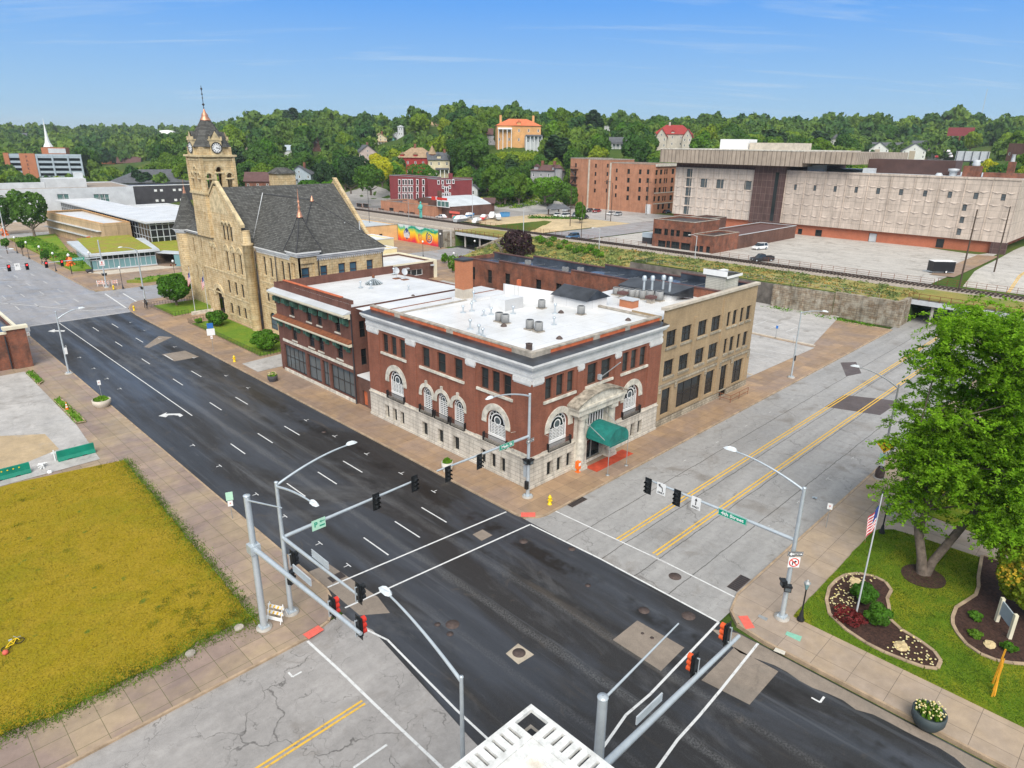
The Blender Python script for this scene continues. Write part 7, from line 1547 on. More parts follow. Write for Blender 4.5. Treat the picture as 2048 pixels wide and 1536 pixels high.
o=MB().box(x+.16,x+.19,31.5,33.4,6.15,6.65).build('street_sign',M['light_grey'],t); q=MB(); [q.box(x+.12,x+.16,31.5,33.4,6.15+.12*k,6.19+.12*k) for k in range(5)]; q.build('sign_rail',M['steel'],o)
ped(t,x,y,3.0,0); ped(t,x,y,2.75,-60)
simple('mint_sign',(.45,.72,.55),.5,.04,2) if 'mint_sign' not in M else None
# D : nearest left
x,y=14.4,36.7; t=thing('traffic_signal_mast','thick steel signal mast by the worn lawn, its arm ending in two red hooded signals','traffic signal',(x,y,.13))
pole(t,x,y,9.8,.22,.19); MB().tube([(x,y,9.5),(x,32.1,10.9)],[.06,.04],8).build('luminaire_arm',M['steel'],t)
a_=arm(t,(x,y-.1,6.15),(x,24.7,6.85),.17,.10); head(t,x+.22,27.8,6.6,0,'signal_red'); head(t,x+.22,25.2,6.85,0,'signal_red')
MB().box(x-.32,x+.32,y-.32,y+.32,5.85,6.45).build('clamp',M['steel'],t)
o=MB().box(x+.24,x+.27,30.0,32.0,6.75,7.2).build('street_sign',M['light_grey'],t); q=MB(); [q.box(x+.2,x+.24,30,32,6.75+.1*k,6.79+.1*k) for k in range(5)]; q.build('sign_rail',M['steel'],o)
# E : bottom
x,y=17.3,12.0; t=thing('traffic_signal_mast','thick steel signal mast at the bottom edge with two orange hooded signals','traffic signal',(x,y,.13))
pole(t,x,y,9.75,.24,.2); MB().tube([(x,y,9.6),ONY(1357,1247,12.)[0:1]+(y,)+ONY(1357,1247,12.)[1:]],[.06,.035],8).build('luminaire_arm',M['steel'],t)
e1=ONY(1478,1272,12.); a_=arm(t,(x+.1,y,5.9),(e1[0],y,e1[1]),.18,.1)
for px,py in ((1456,1268),(1391,1330)): p=ONY(px,py,12.2); head(t,p[0],y+.25,p[1],90,'signal_orange')
o=MB().box(20.3,22.3,y+.24,y+.27,6.0,6.45).build('street_sign',M['light_grey'],t); q=MB(); [q.box(20.3,22.3,y+.2,y+.24,6.0+.1*k,6.04+.1*k) for k in range(5)]; q.build('sign_rail',M['steel'],o)
# F lamp post bottom
x,y=13.95,16.5; t=thing('street_lamp','steel lamp post with long curved arm, bottom centre','street lamp',(x,y,.13)); pole(t,x,y,9.9,.13,.08); p=G(786,1216,10.6); lamp(t,(x,y,9.7),(14.4,21.9,10.6),1,big=1.1)
# others
x,y=19.0,102.7; t=thing('street_lamp','steel lamp post on the left pavement beside the dark road','street lamp',(x,y,.13)); pole(t,x,y,8.6,.13,.08); lamp(t,(x,y,7.6),(21.6,y,8.6),1); MB().box(x-.03,x+.3,y-.35,y-.3,2.9,3.8).build('parking_sign',M['white_paint'],t)
for i,(b,tp) in enumerate((((1582,755),(1608,620)),)):
 x,y=G(*b,.13); t=thing('street_lamp','grey lamp post on the pavement beyond the buff brick building','street lamp',(x,y,.13)); pole(t,x,y,9.3,.13,.08); lamp(t,(x,y,9.2),(x+.3,y-2.5,9.8),1); MB().box(x-.15,x+.15,y-.2,y-.1,2.6,3.3).build('control_box',M['dark_metal'],t)
x,y=66.3,16.1; t=thing('street_lamp','dark lamp post by the park pavement carrying a yellow diamond sign','street lamp',(x,y,.13)); pole(t,x,y,9.6,.12,.07,mat='grey_metal'); lamp(t,(x,y,9.3),(x-.6,y+3.4,10.6),1,'grey_metal'); MB().lathe([(.4,.13),(.42,.9),(.25,1.3)],x,y,10).build('base_cover',M['iron_lid'],t)
Fs=Fac(x-.1,y,0,-1,-1,0); s=MB().poly([Fs.p(a,3.6+b,.1) for a,b in ((0,.75),(.75,0),(0,-.75),(-.75,0))]).build('diamond_sign',M['sign_yellow'] if 'sign_yellow' in M else M['hydrant_yellow'],t)
text('10-0',.32,Fs,0,3.6,.12,M['black_paint'],s,bold=True); arrow_poly(Fs,[(-.12,3.98),(.12,3.98),(0,4.2)],.12,'black_paint',s); arrow_poly(Fs,[(-.12,3.22),(.12,3.22),(0,3.0)],.12,'black_paint',s)
MB().fb(Fs,-.28,.28,2.15,2.75,.1,.12).build('parking_sign',M['mint_sign'],t); MB().fb(Fs,-.28,.28,1.55,2.05,.1,.12).build('parking_sign',M['white_paint'],t)
# library crossing masts
x,y=39.8,160.8; t=thing('traffic_signal_mast','far signal mast at the library corner with green street sign and lit red signals','traffic signal',(x,y,.13)); pole(t,x,y,10.0); arm(t,(x,y,6.5),(29.3,y,6.4)); F=FY(y)
for u in (29.9,32.6): head(t,u,y-.2,6.1,-90); MB().fb(F,u-.14,u+.14,6.3,6.58,.34,.36).build('red_light',M['red_lamp'],t)
s=sign(t,F,35.6,6.6,2.2,.6,'sign_green',.14,'street_sign','white_paint'); text('Harrison St',.36,F,35.6,6.6,.165,M['white_paint'],s,bold=True)
s=sign(t,F,39.7,5.3,1.0,1.1,'white_paint',.2,'lane_sign'); text('ONLY',.3,F,39.7,5.0,.23,M['signal_red'],s); MB().fb(F,39.6,39.8,5.2,5.65,.225,.235).build('arrow',M['signal_red'],s); ped(t,x,y,2.9,0); ped(t,x,y,2.9,180)
x,y=18.0,160.8; t=thing('traffic_signal_mast','signal arm with two lit red signals entering at the left edge','traffic signal',(x,y,.13)); pole(t,x,y,9.9); arm(t,(x,y,6.2),(27.4,y,6.2)); lamp(t,(x,y,9.6),(26.5,y,7.9) if 0 else (24.5,y,9.6),1)
for px,py in ((18,536),(54,533)): p=ONY(px,py,160.6); head(t,p[0],y-.2,p[1],-90); MB().fb(FY(y),p[0]-.14,p[0]+.14,p[1]+.2,p[1]+.48,.34,.36).build('red_light',M['red_lamp'],t)
p=ONY(35,534,160.6); s=MB().fb(FY(y),p[0]-.45,p[0]+.45,p[1]-.6,p[1]+.7,.14,.17).build('route_sign',M['white_paint'],t); text('61',.5,FY(y),p[0],p[1]+.3,.19,M['black_paint'],s)
x,y=41.1,141.2; t=thing('street_lamp','steel lamp post beside the bushy tree at the sandstone hall corner','street lamp',(x,y,.13)); pole(t,x,y,10.1); lamp(t,(x,y,10),(38.8,y,10.8),1); ped(t,x,y,2.9,180)
# small pavement signs
def post_sign(label,px,py,h,panels_,z=.13):
 x,y=G(px,py,z); t=thing('pavement_sign',label,'sign',(x,y,z)); MB().tube([(x,y,z),(x,y,z+h)],.03,6).build('post',M['grey_metal'],t); d=Vector((-x,-y,0)).normalized(); F=Fac(x,y,-d.y,d.x,d.x,d.y)
 zz=z+h
 for w,hh,mt,tx in panels_:
  s=MB().fb(F,-w/2,w/2,zz-hh,zz,.04,.06).build('panel',M[mt],t); zz-=hh+.05
  if tx: text(tx,.22,F,0,zz+hh*.5+.05,.075,M['signal_red'],s)
 return t
post_sign('parking sign on a post by the kerb beside the worn lawn',465,1037,2.5,((.55,.75,'mint_sign',None),(.4,.5,'white_paint','P')))
post_sign('small sign on a slim post at the park kerb',1652,1055,2.3,((.4,.55,'white_paint','P'),))
post_sign('small red lettered sign beside the left stone planter',204,796,2.3,((.35,.6,'white_paint','P'),))
post_sign('small red lettered sign at the corner of the left brick shop',61,687,2.6,((.7,.7,'light_grey',None),(.4,.6,'white_paint','P')))
post_sign('blue topped information sign on the pavement before the sandstone hall',427,702,4.3,((.85,.8,'sign_blue',None),(1.1,1.0,'white_paint',None),(.3,.5,'white_paint','H')))
post_sign('parking sign on a post in the parking bays beyond the buff building',1551,677,2.2,((.35,.5,'sign_blue',None),)); post_sign('thin sign post at the parking lot kerb',1586,690,1.6,((.3,.4,'light_grey',None),))
simple('sign_blue',(.03,.15,.45),.5,.04,2) if 'sign_blue' not in M else None
# hydrants
def hyd():
 h=proto('fire_hydrant','','fire hydrant','yellow fire hydrants on the pavements')
 MB().lathe([(.16,0),(.16,.06),(.11,.07),(.11,.5),(.14,.52),(.14,.56),(.11,.6),(.06,.7),(.03,.74),(.0,.76)],0,0,12).build('barrel',M['hydrant_yellow'],h)
 q=MB(); q.tube([(-.2,0,.4),(.2,0,.4)],.05,8); q.tube([(0,-.2,.36),(0,0,.36)],.07,8); q.build('nozzle',M['hydrant_yellow'],h); return freeze(h)
h0=hyd();
for i,((x,y),l) in enumerate((((39.7,34.6),'yellow fire hydrant on the clubhouse corner'),((37.3,92.9),'yellow fire hydrant on the pavement before the sandstone hall lawn'),((37.2,135.2),'yellow fire hydrant at the near kerb of the far crossing'),((40.3,157.9),'yellow fire hydrant at the foot of the library corner mast'))):
 o=h0 if i==0 else dup(h0); o.location=(x,y,.13); o['label']=l; o.scale=(1.25,)*3
# newspaper box, cabinets, planters
t=thing('newspaper_box','orange newspaper box on a pedestal by the portico','newspaper box',(46.3,36.9,.13)); q=MB().box(46.1,46.5,36.7,37.1,.5,1.25); q.box(46.22,46.38,36.8,37.0,.2,.5); q.box(46.1,46.5,36.7,37.1,.13,.2); q.build('body',M['orange_plastic'],t); MB().box(46.15,46.45,36.68,36.7,.85,1.15).build('window',M['white_paint'],t)
def planter(label,x,y,r,h,mat,sq=False,fl=True):
 t=thing('planter',label,'planter',(x,y,.13)); q=MB().lathe([(r*.72,.13),(r*.98,.13+h*.45),(r,.13+h),(r*.88,.13+h),(r*.85,.13+h*.85),(0.01,.13+h*.85)],x,y,20); q.build('bowl',M[mat],t)
 q=MB()
 for i in range(90):
  a=rnd.uniform(0,2*PI); k=r*.8*math.sqrt(rnd.random()); hh=rnd.uniform(.12,.4)*(1.3-k/r); px,py=x+k*math.cos(a),y+k*math.sin(a); b=rnd.uniform(0,PI); w=.09; q.poly([(px-w*math.cos(b),py-w*math.sin(b),.13+h*.85),(px+w*math.cos(b),py+w*math.sin(b),.13+h*.85),(px+w*1.5*math.cos(b)+.05,py+w*math.sin(b),.13+h+hh),(px-w*math.cos(b),py-w*math.sin(b)+.05,.13+h+hh)])
 q.build('plants',M['leaf_bright'],t)
 if fl:
  q=MB()
  for i in range(70):
   a=rnd.uniform(0,2*PI); k=r*.85*math.sqrt(rnd.random()); px,py,pz=x+k*math.cos(a),y+k*math.sin(a),.13+h+rnd.uniform(.05,.35); q.box(px-.04,px+.04,py-.04,py+.04,pz,pz+.04)
  q.build('flowers',M['flower_white'],t)
def leafmat(name,c,c2,tint=.35,trans=.3,rough=.7):
 m,nt,b=newmat(name); oi=N(nt,'ShaderNodeObjectInfo'); at=N(nt,'ShaderNodeAttribute',attribute_name='tint'); p=pos(nt)
 n=nzn(nt,p,.35,3); s=N(nt,'ShaderNodeMath',operation='ADD'); L_(nt,oi.outputs['Random'],s.inputs[0]); L_(nt,at.outputs['Fac'],s.inputs[1]); s2=N(nt,'ShaderNodeMath',operation='FRACT'); L_(nt,s.outputs[0],s2.inputs[0])
 base=mixc(nt,s2.outputs[0],c,c2); hv=N(nt,'ShaderNodeTexNoise',i_Scale=1.3,i_Detail=3.); L_(nt,p,hv.inputs['Vector'])
 col=mixc(nt,1.,base,ramp(nt,hv.outputs[0],[(.35,1-tint),(.65,1+tint)]),'MULTIPLY')
 L_(nt,col,b.inputs['Base Color']); b.inputs['Roughness'].default_value=rough; b.inputs['Specular IOR Level'].default_value=.25
 tr=N(nt,'ShaderNodeBsdfTranslucent'); L_(nt,mixc(nt,1.,col,(1.3,1.5,.6),'MULTIPLY'),tr.inputs['Color']); mx=N(nt,'ShaderNodeMixShader',i_0=trans); out=[n_ for n_ in nt.nodes if n_.type=='OUTPUT_MATERIAL'][0]
 L_(nt,b.outputs[0],mx.inputs[1]); L_(nt,tr.outputs[0],mx.inputs[2]); L_(nt,mx.outputs[0],out.inputs[0])
leafmat('leaf_hill',(.04,.12,.012),(.18,.27,.02)); leafmat('leaf_deep',(.035,.10,.014),(.075,.16,.018)); leafmat('leaf_bright',(.08,.20,.014),(.14,.27,.02)); leafmat('leaf_locust',(.12,.26,.010),(.23,.39,.016),.4,.4)
leafmat('leaf_shrub',(.045,.135,.010),(.085,.20,.014)); leafmat('leaf_yellow',(.42,.42,.015),(.5,.45,.02)); leafmat('leaf_purple',(.028,.013,.016),(.05,.022,.022),.4,.1); leafmat('leaf_conifer',(.022,.055,.018),(.03,.07,.022),.3,.1)
leafmat('leaf_golden',(.16,.24,.016),(.26,.32,.02)); leafmat('leaf_tip',(.62,.42,.04),(.5,.35,.03)); leafmat('leaf_red',(.14,.012,.014),(.2,.03,.03)); leafmat('leaf_far',(.035,.10,.022),(.15,.23,.028),.35,.2)
planter('dark grey tub planter with yellow-white flowers on the park pavement',*G(1853,1448,.13),.85,.9,'dark_planter' if 'dark_planter' in M else 'charcoal_block')
planter('wide pale stone bowl planter on the left pavement',*G(205,812,.13),1.0,.85,'pale_concrete',fl=False); planter('white tub planter with green plant by the kerb of the clubhouse',37.3,45.7,.55,1.0,'trim_stone',fl=False); planter('dark round planter at the driveway by the shop building',*G(546,762,.13),.65,.8,'charcoal_block')
# barriers, cone, barricades
def jersey(label,x0,y0,x1,y1,refl=False):
 a,b=Vector((x0,y0,0)),Vector((x1,y1,0)); L=(b-a).length; rz=math.atan2(b.y-a.y,b.x-a.x); t=thing('barrier',label,'barrier',(x0,y0,Z)); X=Matrix.Translation((x0,y0,Z))@Matrix.Rotation(rz,4,'Z'); q=MB().xf(X); pr=[(-.35,0),(-.35,.1),(-.17,.38),(-.11,.98),(.11,.98),(.17,.38),(.35,.1),(.35,0)]
 n=len(pr); q.add([(u,d,h) for u in (0,L) for d,h in pr],[(i,(i+1)%n,n+(i+1)%n,n+i) for i in range(n)]+[tuple(range(n)),tuple(range(2*n-1,n-1,-1))]); q.build('body',M['barrier_green'],t)
 q=MB().xf(X); [q.box(u-.2,u+.2,-.36,.36,0,.09) for u in (L*.3,L*.7)]; q.build('slot',M['black_iron'],t)
 if refl: q=MB().xf(X); [q.box(.4+.45*i,.52+.45*i,-.17,-.13,.72,.82) for i in range(int(L/.45)-1)]; q.build('reflector',M['hydrant_yellow'],t)
jersey('right green plastic road barrier between the lot and the worn lawn',*G(116,922,Z),*G(190,903,Z)); jersey('left green plastic road barrier with yellow studs',*G(-30,967,Z),*G(62,943,Z),True)
x,y=G(111,921,Z); t=thing('white_post','white pipe stub at the end of the right green barrier','post',(x,y,Z)); q=MB().tube([(x,y,Z),(x,y,Z+1.1)],.06,8); q.box(x-.25,x+.25,y-.05,y+.05,Z+.75,Z+.9); q.build('post',M['white_paint'],t)
x,y=G(86,935,Z); t=thing('scrap_pile','small pile of white and brown scrap wood between the barriers','debris',(x,y,Z)); q=MB();
for i in range(7): a=rnd.uniform(0,PI); l=rnd.uniform(.3,.7); q.tube([(x-l*math.cos(a),y-l*math.sin(a),Z+.08*i),(x+l*math.cos(a),y+l*math.sin(a),Z+.1+.05*i)],.05,5)
q.build('boards',M['white_paint'],t)
x,y=G(100,945,Z); tag(MB().lathe([(.22,Z),(.2,Z+.18),(.05,Z+.24)],x,y,8).build('lump',M['white_paint'],loc=(x,y,Z)),'white lump of concrete at the edge of the worn lawn','rubble')
x,y=G(135,820,Z); t=thing('traffic_cone','orange and white traffic cone in the planted strip','traffic cone',(x,y,Z)); q=MB().box(x-.25,x+.25,y-.25,y+.25,Z,Z+.05); q.lathe([(.18,Z+.05),(.03,Z+1.0)],x,y,12); q.build('cone',M['orange_plastic'],t); MB().lathe([(.135,Z+.35),(.105,Z+.52)],x,y,12).build('stripe',M['white_paint'],t); MB().lathe([(.09,Z+.62),(.065,Z+.78)],x,y,12).build('stripe',M['white_paint'],t)
for lab,pts in (('small kerbed bed of weeds near the brick shop',[(210,1070),(262,1050),(350,1135),(310,1160)]),('long kerbed strip of bright weeds in front of the left lot',[(432,1290),(480,1262),(693,1455),(610,1472)])):
 P=[G(*zF(*p),Z) for p in pts]; P=P if (P[1][0]-P[0][0])*(P[2][1]-P[0][1])-(P[2][0]-P[0][0])*(P[1][1]-P[0][1])>0 else P[::-1]
 t=thing('planting_strip',lab,'flower bed',P[0]+(Z,)); q=MB()
 for i in range(4):
  a,b=Vector(P[i]+(0,)),Vector(P[(i+1)%4]+(0,)); d=(b-a).normalized(); n=Vector((-d.y,d.x,0))*.16; q.hexa([(v.x,v.y,z_) for z_ in (Z,Z+.15) for v in (a,b,b+n,a+n)])
 q.build('edging',M['kerb_stone'],t); MB().prism(P,Z,Z+.08).build('soil',M['verge_grass'],t); q=MB()
 for i in range(380):
  a,b=rnd.random(),rnd.random(); p=(Vector(P[0]).lerp(Vector(P[1]),a)).lerp(Vector(P[3]).lerp(Vector(P[2]),a),b); s=.14; h=rnd.uniform(.1,.4); g=rnd.uniform(0,PI); q.poly([(p.x-s*math.cos(g),p.y-s*math.sin(g),Z+.06),(p.x+s*math.cos(g),p.y+s*math.sin(g),Z+.06),(p.x+s*math.cos(g)*.4,p.y+s,Z+h)])
 q.build('weeds',M['leaf_bright'],t)
# type III barricades by the left mast
def barricade(label,x,y,rz,z=.13,stripe='road_yellow',boards=3,bw=1.2):
 t=thing('barricade',label,'barricade',(x,y,z)); X=Matrix.Translation((x,y,z))@Matrix.Rotation(rz,4,'Z'); q=MB().xf(X)
 for s in (-bw*.42,bw*.42): q.tube([(s,-.45,0),(s,0,1.25)],.03,5); q.tube([(s,.45,0),(s,0,1.25)],.03,5)
 q.build('frame',M['white_paint'],t)
 for k in range(boards):
  zb=1.0-.36*k; b=MB().xf(X).box(-bw/2,bw/2,-.06-.14*k,-.03-.14*k,zb-.13,zb+.13).build('board',M['white_paint'],t)
  if k<2:
   q=MB().xf(X);
   for i in range(4): u=-bw/2+.05+.3*i; yy=-.065-.14*k; q.poly([(u,yy,zb-.125),(u+.13,yy,zb-.125),(u+.25,yy,zb+.125),(u+.12,yy,zb+.125)])
   q.build('stripe',M[stripe],b)
x,y=G(556,1238,.13); barricade('yellow and white striped barricade leaning by the two left masts',x,y,R(-62),boards=3)
for i,(px,py) in enumerate(((201,572),(213,573),(230,571))): x,y=G(px,py,.13); barricade(['left','middle','right'][i]+' white barricade at the library corner',x,y,R(-10),boards=2,stripe='orange_plastic')
for i,(px,py,s) in enumerate(((14,484,1.3),(144,548,1.4))):
 x,y=G(px,py,.13); t=thing('wrapped_lamp',('far' if i==0 else 'near')+' lamp post base wrapped in orange netting on the library pavement','street lamp',(x,y,.13)); MB().tube([(x,y,.13),(x,y,4.2)],.09,6).build('pole',M['black_iron'],t); q=MB()
 for k in range(40): a=rnd.uniform(0,2*PI); z_=rnd.uniform(1.6,3.5); r_=s*.9*rnd.uniform(.4,1); q.poly([(x+r_*math.cos(a),y+r_*math.sin(a),z_),(x+r_*math.cos(a+.7),y+r_*math.sin(a+.7),z_+.2),(x+.5*r_*math.cos(a+.3),y+.5*r_*math.sin(a+.3),z_+.8)])
 q.build('netting',M['orange_plastic'],t); MB().lathe([(.02,4.1),(.3,4.3),(.3,4.6),(.02,4.9)],x,y,8).build('globe',M['white_paint'],t)
# ornamental lamps
def old_lamp(label,x,y,h,globe=False,z=.13,banner=False,basket=False):
 t=thing('ornamental_lamp',label,'street lamp',(x,y,z)); MB().lathe([(.24,z),(.24,z+.12),(.14,z+.35),(.10,z+.7),(.055,z+.8),(.045,z+h-.55),(.09,z+h-.5)],x,y,10).build('pole',M['black_iron'] if not globe else M['dark_metal'],t)
 if globe: MB().lathe([(.02,z+h-.5),(.22,z+h-.35),(.26,z+h-.15),(.18,z+h+.05),(.02,z+h+.12)],x,y,10).build('globe',M['white_paint'],t)
 else: MB().lathe([(.07,z+h-.5),(.2,z+h-.05),(.2,z+h-.03)],x,y,6,smooth=False).build('lantern_glass',M['aqua_glass'],t); MB().lathe([(.24,z+h-.03),(.2,z+h+.05),(.1,z+h+.12),(.06,z+h+.2),(.0,z+h+.26)],x,y,6,smooth=False).build('lantern_cap',M['grey_metal'],t)
 if banner: b=MB().box(x+.08,x+.8,y-.4,y-.36,z+1.75,z+2.75); b.build('banner',M['white_paint'],t)
 if basket: q=MB(); [q.lathe([(.05,z+h-1.2),(.22,z+h-1.05),(.1,z+h-.85)],x+s,y,6) for s in (-.5,.5)]; q.build('hanging_basket',M['leaf_red'],t)
 return t
old_lamp('black lantern post at the park corner beside the mast',*G(1601,1240,.16),2.95,z=.16)
x,y=G(1763,1066,.16); t=old_lamp('black lantern post with white banner beside the flagpole',x,y,3.05,z=.16); Fb=Fac(x,y,.75,-.66,-.66,-.75); MB().fb(Fb,.1,.75,1.75,2.75,0,.02).build('banner',M['white_paint'],t); q=MB(); [q.fb(Fb,.2,.65,1.95+.12*k,1.99+.12*k,.021,.025) for k in range(6)]; q.build('banner_print',M['teal_glass'],t)
old_lamp('dark lantern post half under the big tree',*G(1822,1007,.16),2.9,z=.16)
for i,(a,b) in enumerate(((450,250),(340,190),(235,150),(140,105))): old_lamp('%s white globe lamp on the library pavement counting towards the frame edge'%['first','second','third','fourth'][i],*G(*zF(a,b),.13),4.4,True,basket=i<2)
old_lamp('white globe lamp on the pavement before the library terrace',*G(*zF(985,388),.13),4.6,True); old_lamp('white globe lamp beside the sandstone hall at the library lawn',*G(*zF(1405,320),.13),4.4,True,basket=True)
old_lamp('tall black lamp post in front of the glass pavilion',*G(185,546,.13),4.9,True)
for i,(a,b) in enumerate(((648,745),(1085,850),(425,860),(820,1030))): x,y=G(780+a/6.4,380+b/6.4,.13); old_lamp(['black globe lamp before the mural','black globe lamp right of the railway bridge','black globe lamp behind the brown annex','black globe lamp in the planted corner behind the shop roof'][i],x,y,4.4,True)
# tall plain poles in the distance
def farpole(label,px,py,h,z,mat='timber_pole',cross=True,lampd=None,r=.14):
 x,y=G(px,py,z); t=thing('utility_pole' if mat=='timber_pole' else 'street_lamp',label,'pole' if mat=='timber_pole' else 'street lamp',(x,y,z)); MB().tube([(x,y,z),(x,y,z+h)],[r,r*.7],6).build('pole',M[mat],t)
 if cross: B=Blk(x,y,1,1,R(-40)); MB().prism([B.P(a,b)[:2] for a,b in ((-1.2,-.08),(1.2,-.08),(1.2,.08),(-1.2,.08))],z+h-1,z+h-.85).build('crossarm',M[mat],t)
 if lampd: MB().tube([(x,y,z+h-.2),(x+lampd[0]*.5,y+lampd[1]*.5,z+h+.2),(x+lampd[0],y+lampd[1],z+h+.2)],.06,5).build('lamp_arm',M['light_grey'],t); MB().box(x+lampd[0]-.3,x+lampd[0]+.3,y+lampd[1]-.15,y+lampd[1]+.15,z+h+.1,z+h+.25).build('lamp_head',M['white_paint'],t)
farpole('white lamp pole rising in front of the purple leaved tree',1046,515,12.5,1.5,'light_grey',False,r=.13); farpole('white lamp post on the scrubby bank left of the railway',1196,533,9.5,.5,'light_grey',False,(-1.4,1.2),r=.12); farpole('white lamp post behind the black warehouse roof',1386,552,9.5,.5,'light_grey',False,(-1.4,1.2),r=.12)
farpole('timber pole on the corner by the hotel-like brick block',1211,440,14,4.5); farpole('plain timber pole right of the car park sign',1221,443,13,4.5,cross=False); farpole('timber pole before the brown brick front',1292,430,13,4.5); farpole('leaning dark timber pole beside the enclosed trailer',1917,580,15,4.5,cross=False,r=.17); farpole('dark timber pole on the far pavement at the right',1988,544,14,4.5,cross=False,r=.17)
farpole('thin black lamp post by the far street and blue car',1162,480,12,4.5,cross=False,r=.1); farpole('dark timber pole at the edge of the sandy lot',1140,452,12,4.5,cross=False); farpole('timber pole beside the low red roof',1431,445,12,4.5); farpole('lamp on a pole by the precast facade',1471,440,14,4.5,cross=False)
farpole('slim grey lamp pole among the parked boats',945,437,13,4.5,'light_grey',False,r=.1); farpole('pale lamp pole before the barrel roofed shop',818,447,10,4.5,'grey_metal',False,r=.1); farpole('black lamp post by the orange garage roof',739,446,11,4.5,'dark_metal',False,r=.1); farpole('black lamp post behind the slate roof, left of the garage',687,438,10,4.5,'dark_metal',False,r=.1)
farpole('timber pole among the trees behind the sandstone hall',669,365,9,6.,cross=True); farpole('grey lamp mast at the left edge beyond the library',14,485,13,.1,'light_grey',False,(2,-1),r=.14)
# flags
def flag(label,x,y,h,z,lean=(0,0),r0=.06):
 t=thing('flagpole',label,'flagpole',(x,y,z)); MB().tube([(x,y,z),(x+lean[0],y+lean[1],z+h)],[r0,r0*.6],8).build('pole',M['light_grey'],t); MB().lathe([(.02,z+h),(.09,z+h+.09),(.02,z+h+.18)],x+lean[0],y+lean[1],8).build('ball',M['dark_metal'],t)
 d=Vector((-.70,.71,0)); n=10; V=[];m_=13
 def P(i,j): u=i/n; v=j/m_; w=.16*math.sin(u*9+v*2)*u; return (x+lean[0]+d.x*u*.55+w*.7,y+lean[1]+d.y*u*.55+w*.7,z+h-.75-v*1.7-u*.9-(.25*u*u))
 q=MB()
 for j in range(m_):
  for i in range(n): q.add([P(i,j),P(i+1,j),P(i+1,j+1),P(i,j+1)],[(0,1,2,3)],2 if (i<5 and j<7) else (j%2))
 q.build('flag',[M['flag_red'],M['white_paint'],M['flag_blue']],t); return t
x,y=43.6,10.2; flag('tall flagpole with limp striped flag in the kidney shaped flower bed',x,y,9.2,.2)
flag('left flagpole with flag before the arched hall entrance',*G(*zF(1563,580),.16),8.3,.16); flag('right flagpole with flag before the arched hall entrance',*G(*zF(1665,560),.16),7.2,.16)
MB()
# yard fences by city hall
for lab,P in (('black iron fence round the hall lawn with the bushy tree',[(53,137.2),(40.2,136.6),(40.6,125.8),(43.4,125.8)]),('black iron fence along the hall lawn with two round shrubs',[(43.7,119.8),(40.9,119.3),(41.0,92.4),(45.0,92.4)])): fence(lab,P,.85,flat(.13),.5,'black_iron',2,w=.02)
MB()
t=thing('entrance_ramp','low cream ramp wall before the arched hall entrance','wall',(44,124,.13)); MB().box(43.5,47.3,124.4,124.7,.13,.75).build('wall',M['trim_stone'],t)
# manholes, drains, tactile pads, small covers
lid=tag(MB().lathe([(.42,0),(.42,.012),(.0,.014)],0,0,24).build('manhole_cover',M['iron_lid']),'','manhole cover')
for i,(px,py,sc,l) in enumerate(((905,1249,1.1,'reddish round manhole cover left of centre in the crossing'),(1038,1306,1.0,'round manhole cover set in a pale square slab'),(1288,1221,.9,'round manhole cover above the left pale patch'),(1377,1232,1.1,'worn round manhole cover by the crosswalk line'),(1350,1153,1.1,'large round manhole cover inside the right hand crosswalk'),
 (1176,1171,.5,'small round valve cover in the dark crossing'),(1047,1083,.8,'brown manhole cover just below the clubhouse kerb'),(1144,1098,.7,'brown manhole cover beside the long white line'),(648,864,.6,'small round cover in the dark road by a white dash'),(900,1268,.55,'small concrete ringed cover below the reddish one'),(875,1249,.5,'small pale cover left of the reddish one'),(1285,1267,.25,'tiny round cap in the left pale patch'),(1304,1276,.3,'small round cap in the middle of the left pale patch'))):
 x,y=G(px,py); o=lid if i==0 else dup(lid); o.location=(x,y,.008); o['label']=l; o.scale=(sc,sc,1)
def gr(label,x0,x1,y0,y1):
 t=thing('storm_drain',label,'storm drain',(x0,y0,.0)); MB().box(x0,x1,y0,y1,.0,.015).build('frame',M['iron_lid'],t); q=MB(); n=9; [q.box(x0+(x1-x0)*(i+.15)/n,x0+(x1-x0)*(i+.75)/n,y0+.06,y1-.06,.015,.022) for i in range(n)]; q.build('slots',M['black_iron'],t)
gr('rusty storm drain grate at the kerb below the yellow hydrant',40.9,43.0,33.0,33.75); gr('double storm drain grate at the park corner kerb',40.3,42.4,17.15,17.95); gr('storm drain grate in the tan apron by the left masts',20.2,21.3,38.0,38.8)
for lab,pts,mt in (('red tactile paving pad on the clubhouse corner',[(967,1300),(1083,1300),(1083,1335),(967,1335)],'tactile_red'),):
 P=[G(800+a/4,700+b/4,.135) for a,b in pts]; tag(MB().prism(P,.13,.15).build('tactile_pad',M[mt],loc=P[0]+(.13,)),lab,'paving pad')
for lab,pts,mt in (('red tactile paving pad at the near left corner',[(822,468),(945,395),(992,430),(870,505)],'tactile_red'),):
 P=[G(400+a/4,1152+b/4,.135) for a,b in pts]; tag(MB().prism(P,.13,.15).build('tactile_pad',M[mt],loc=P[0]+(.13,)),lab,'paving pad')
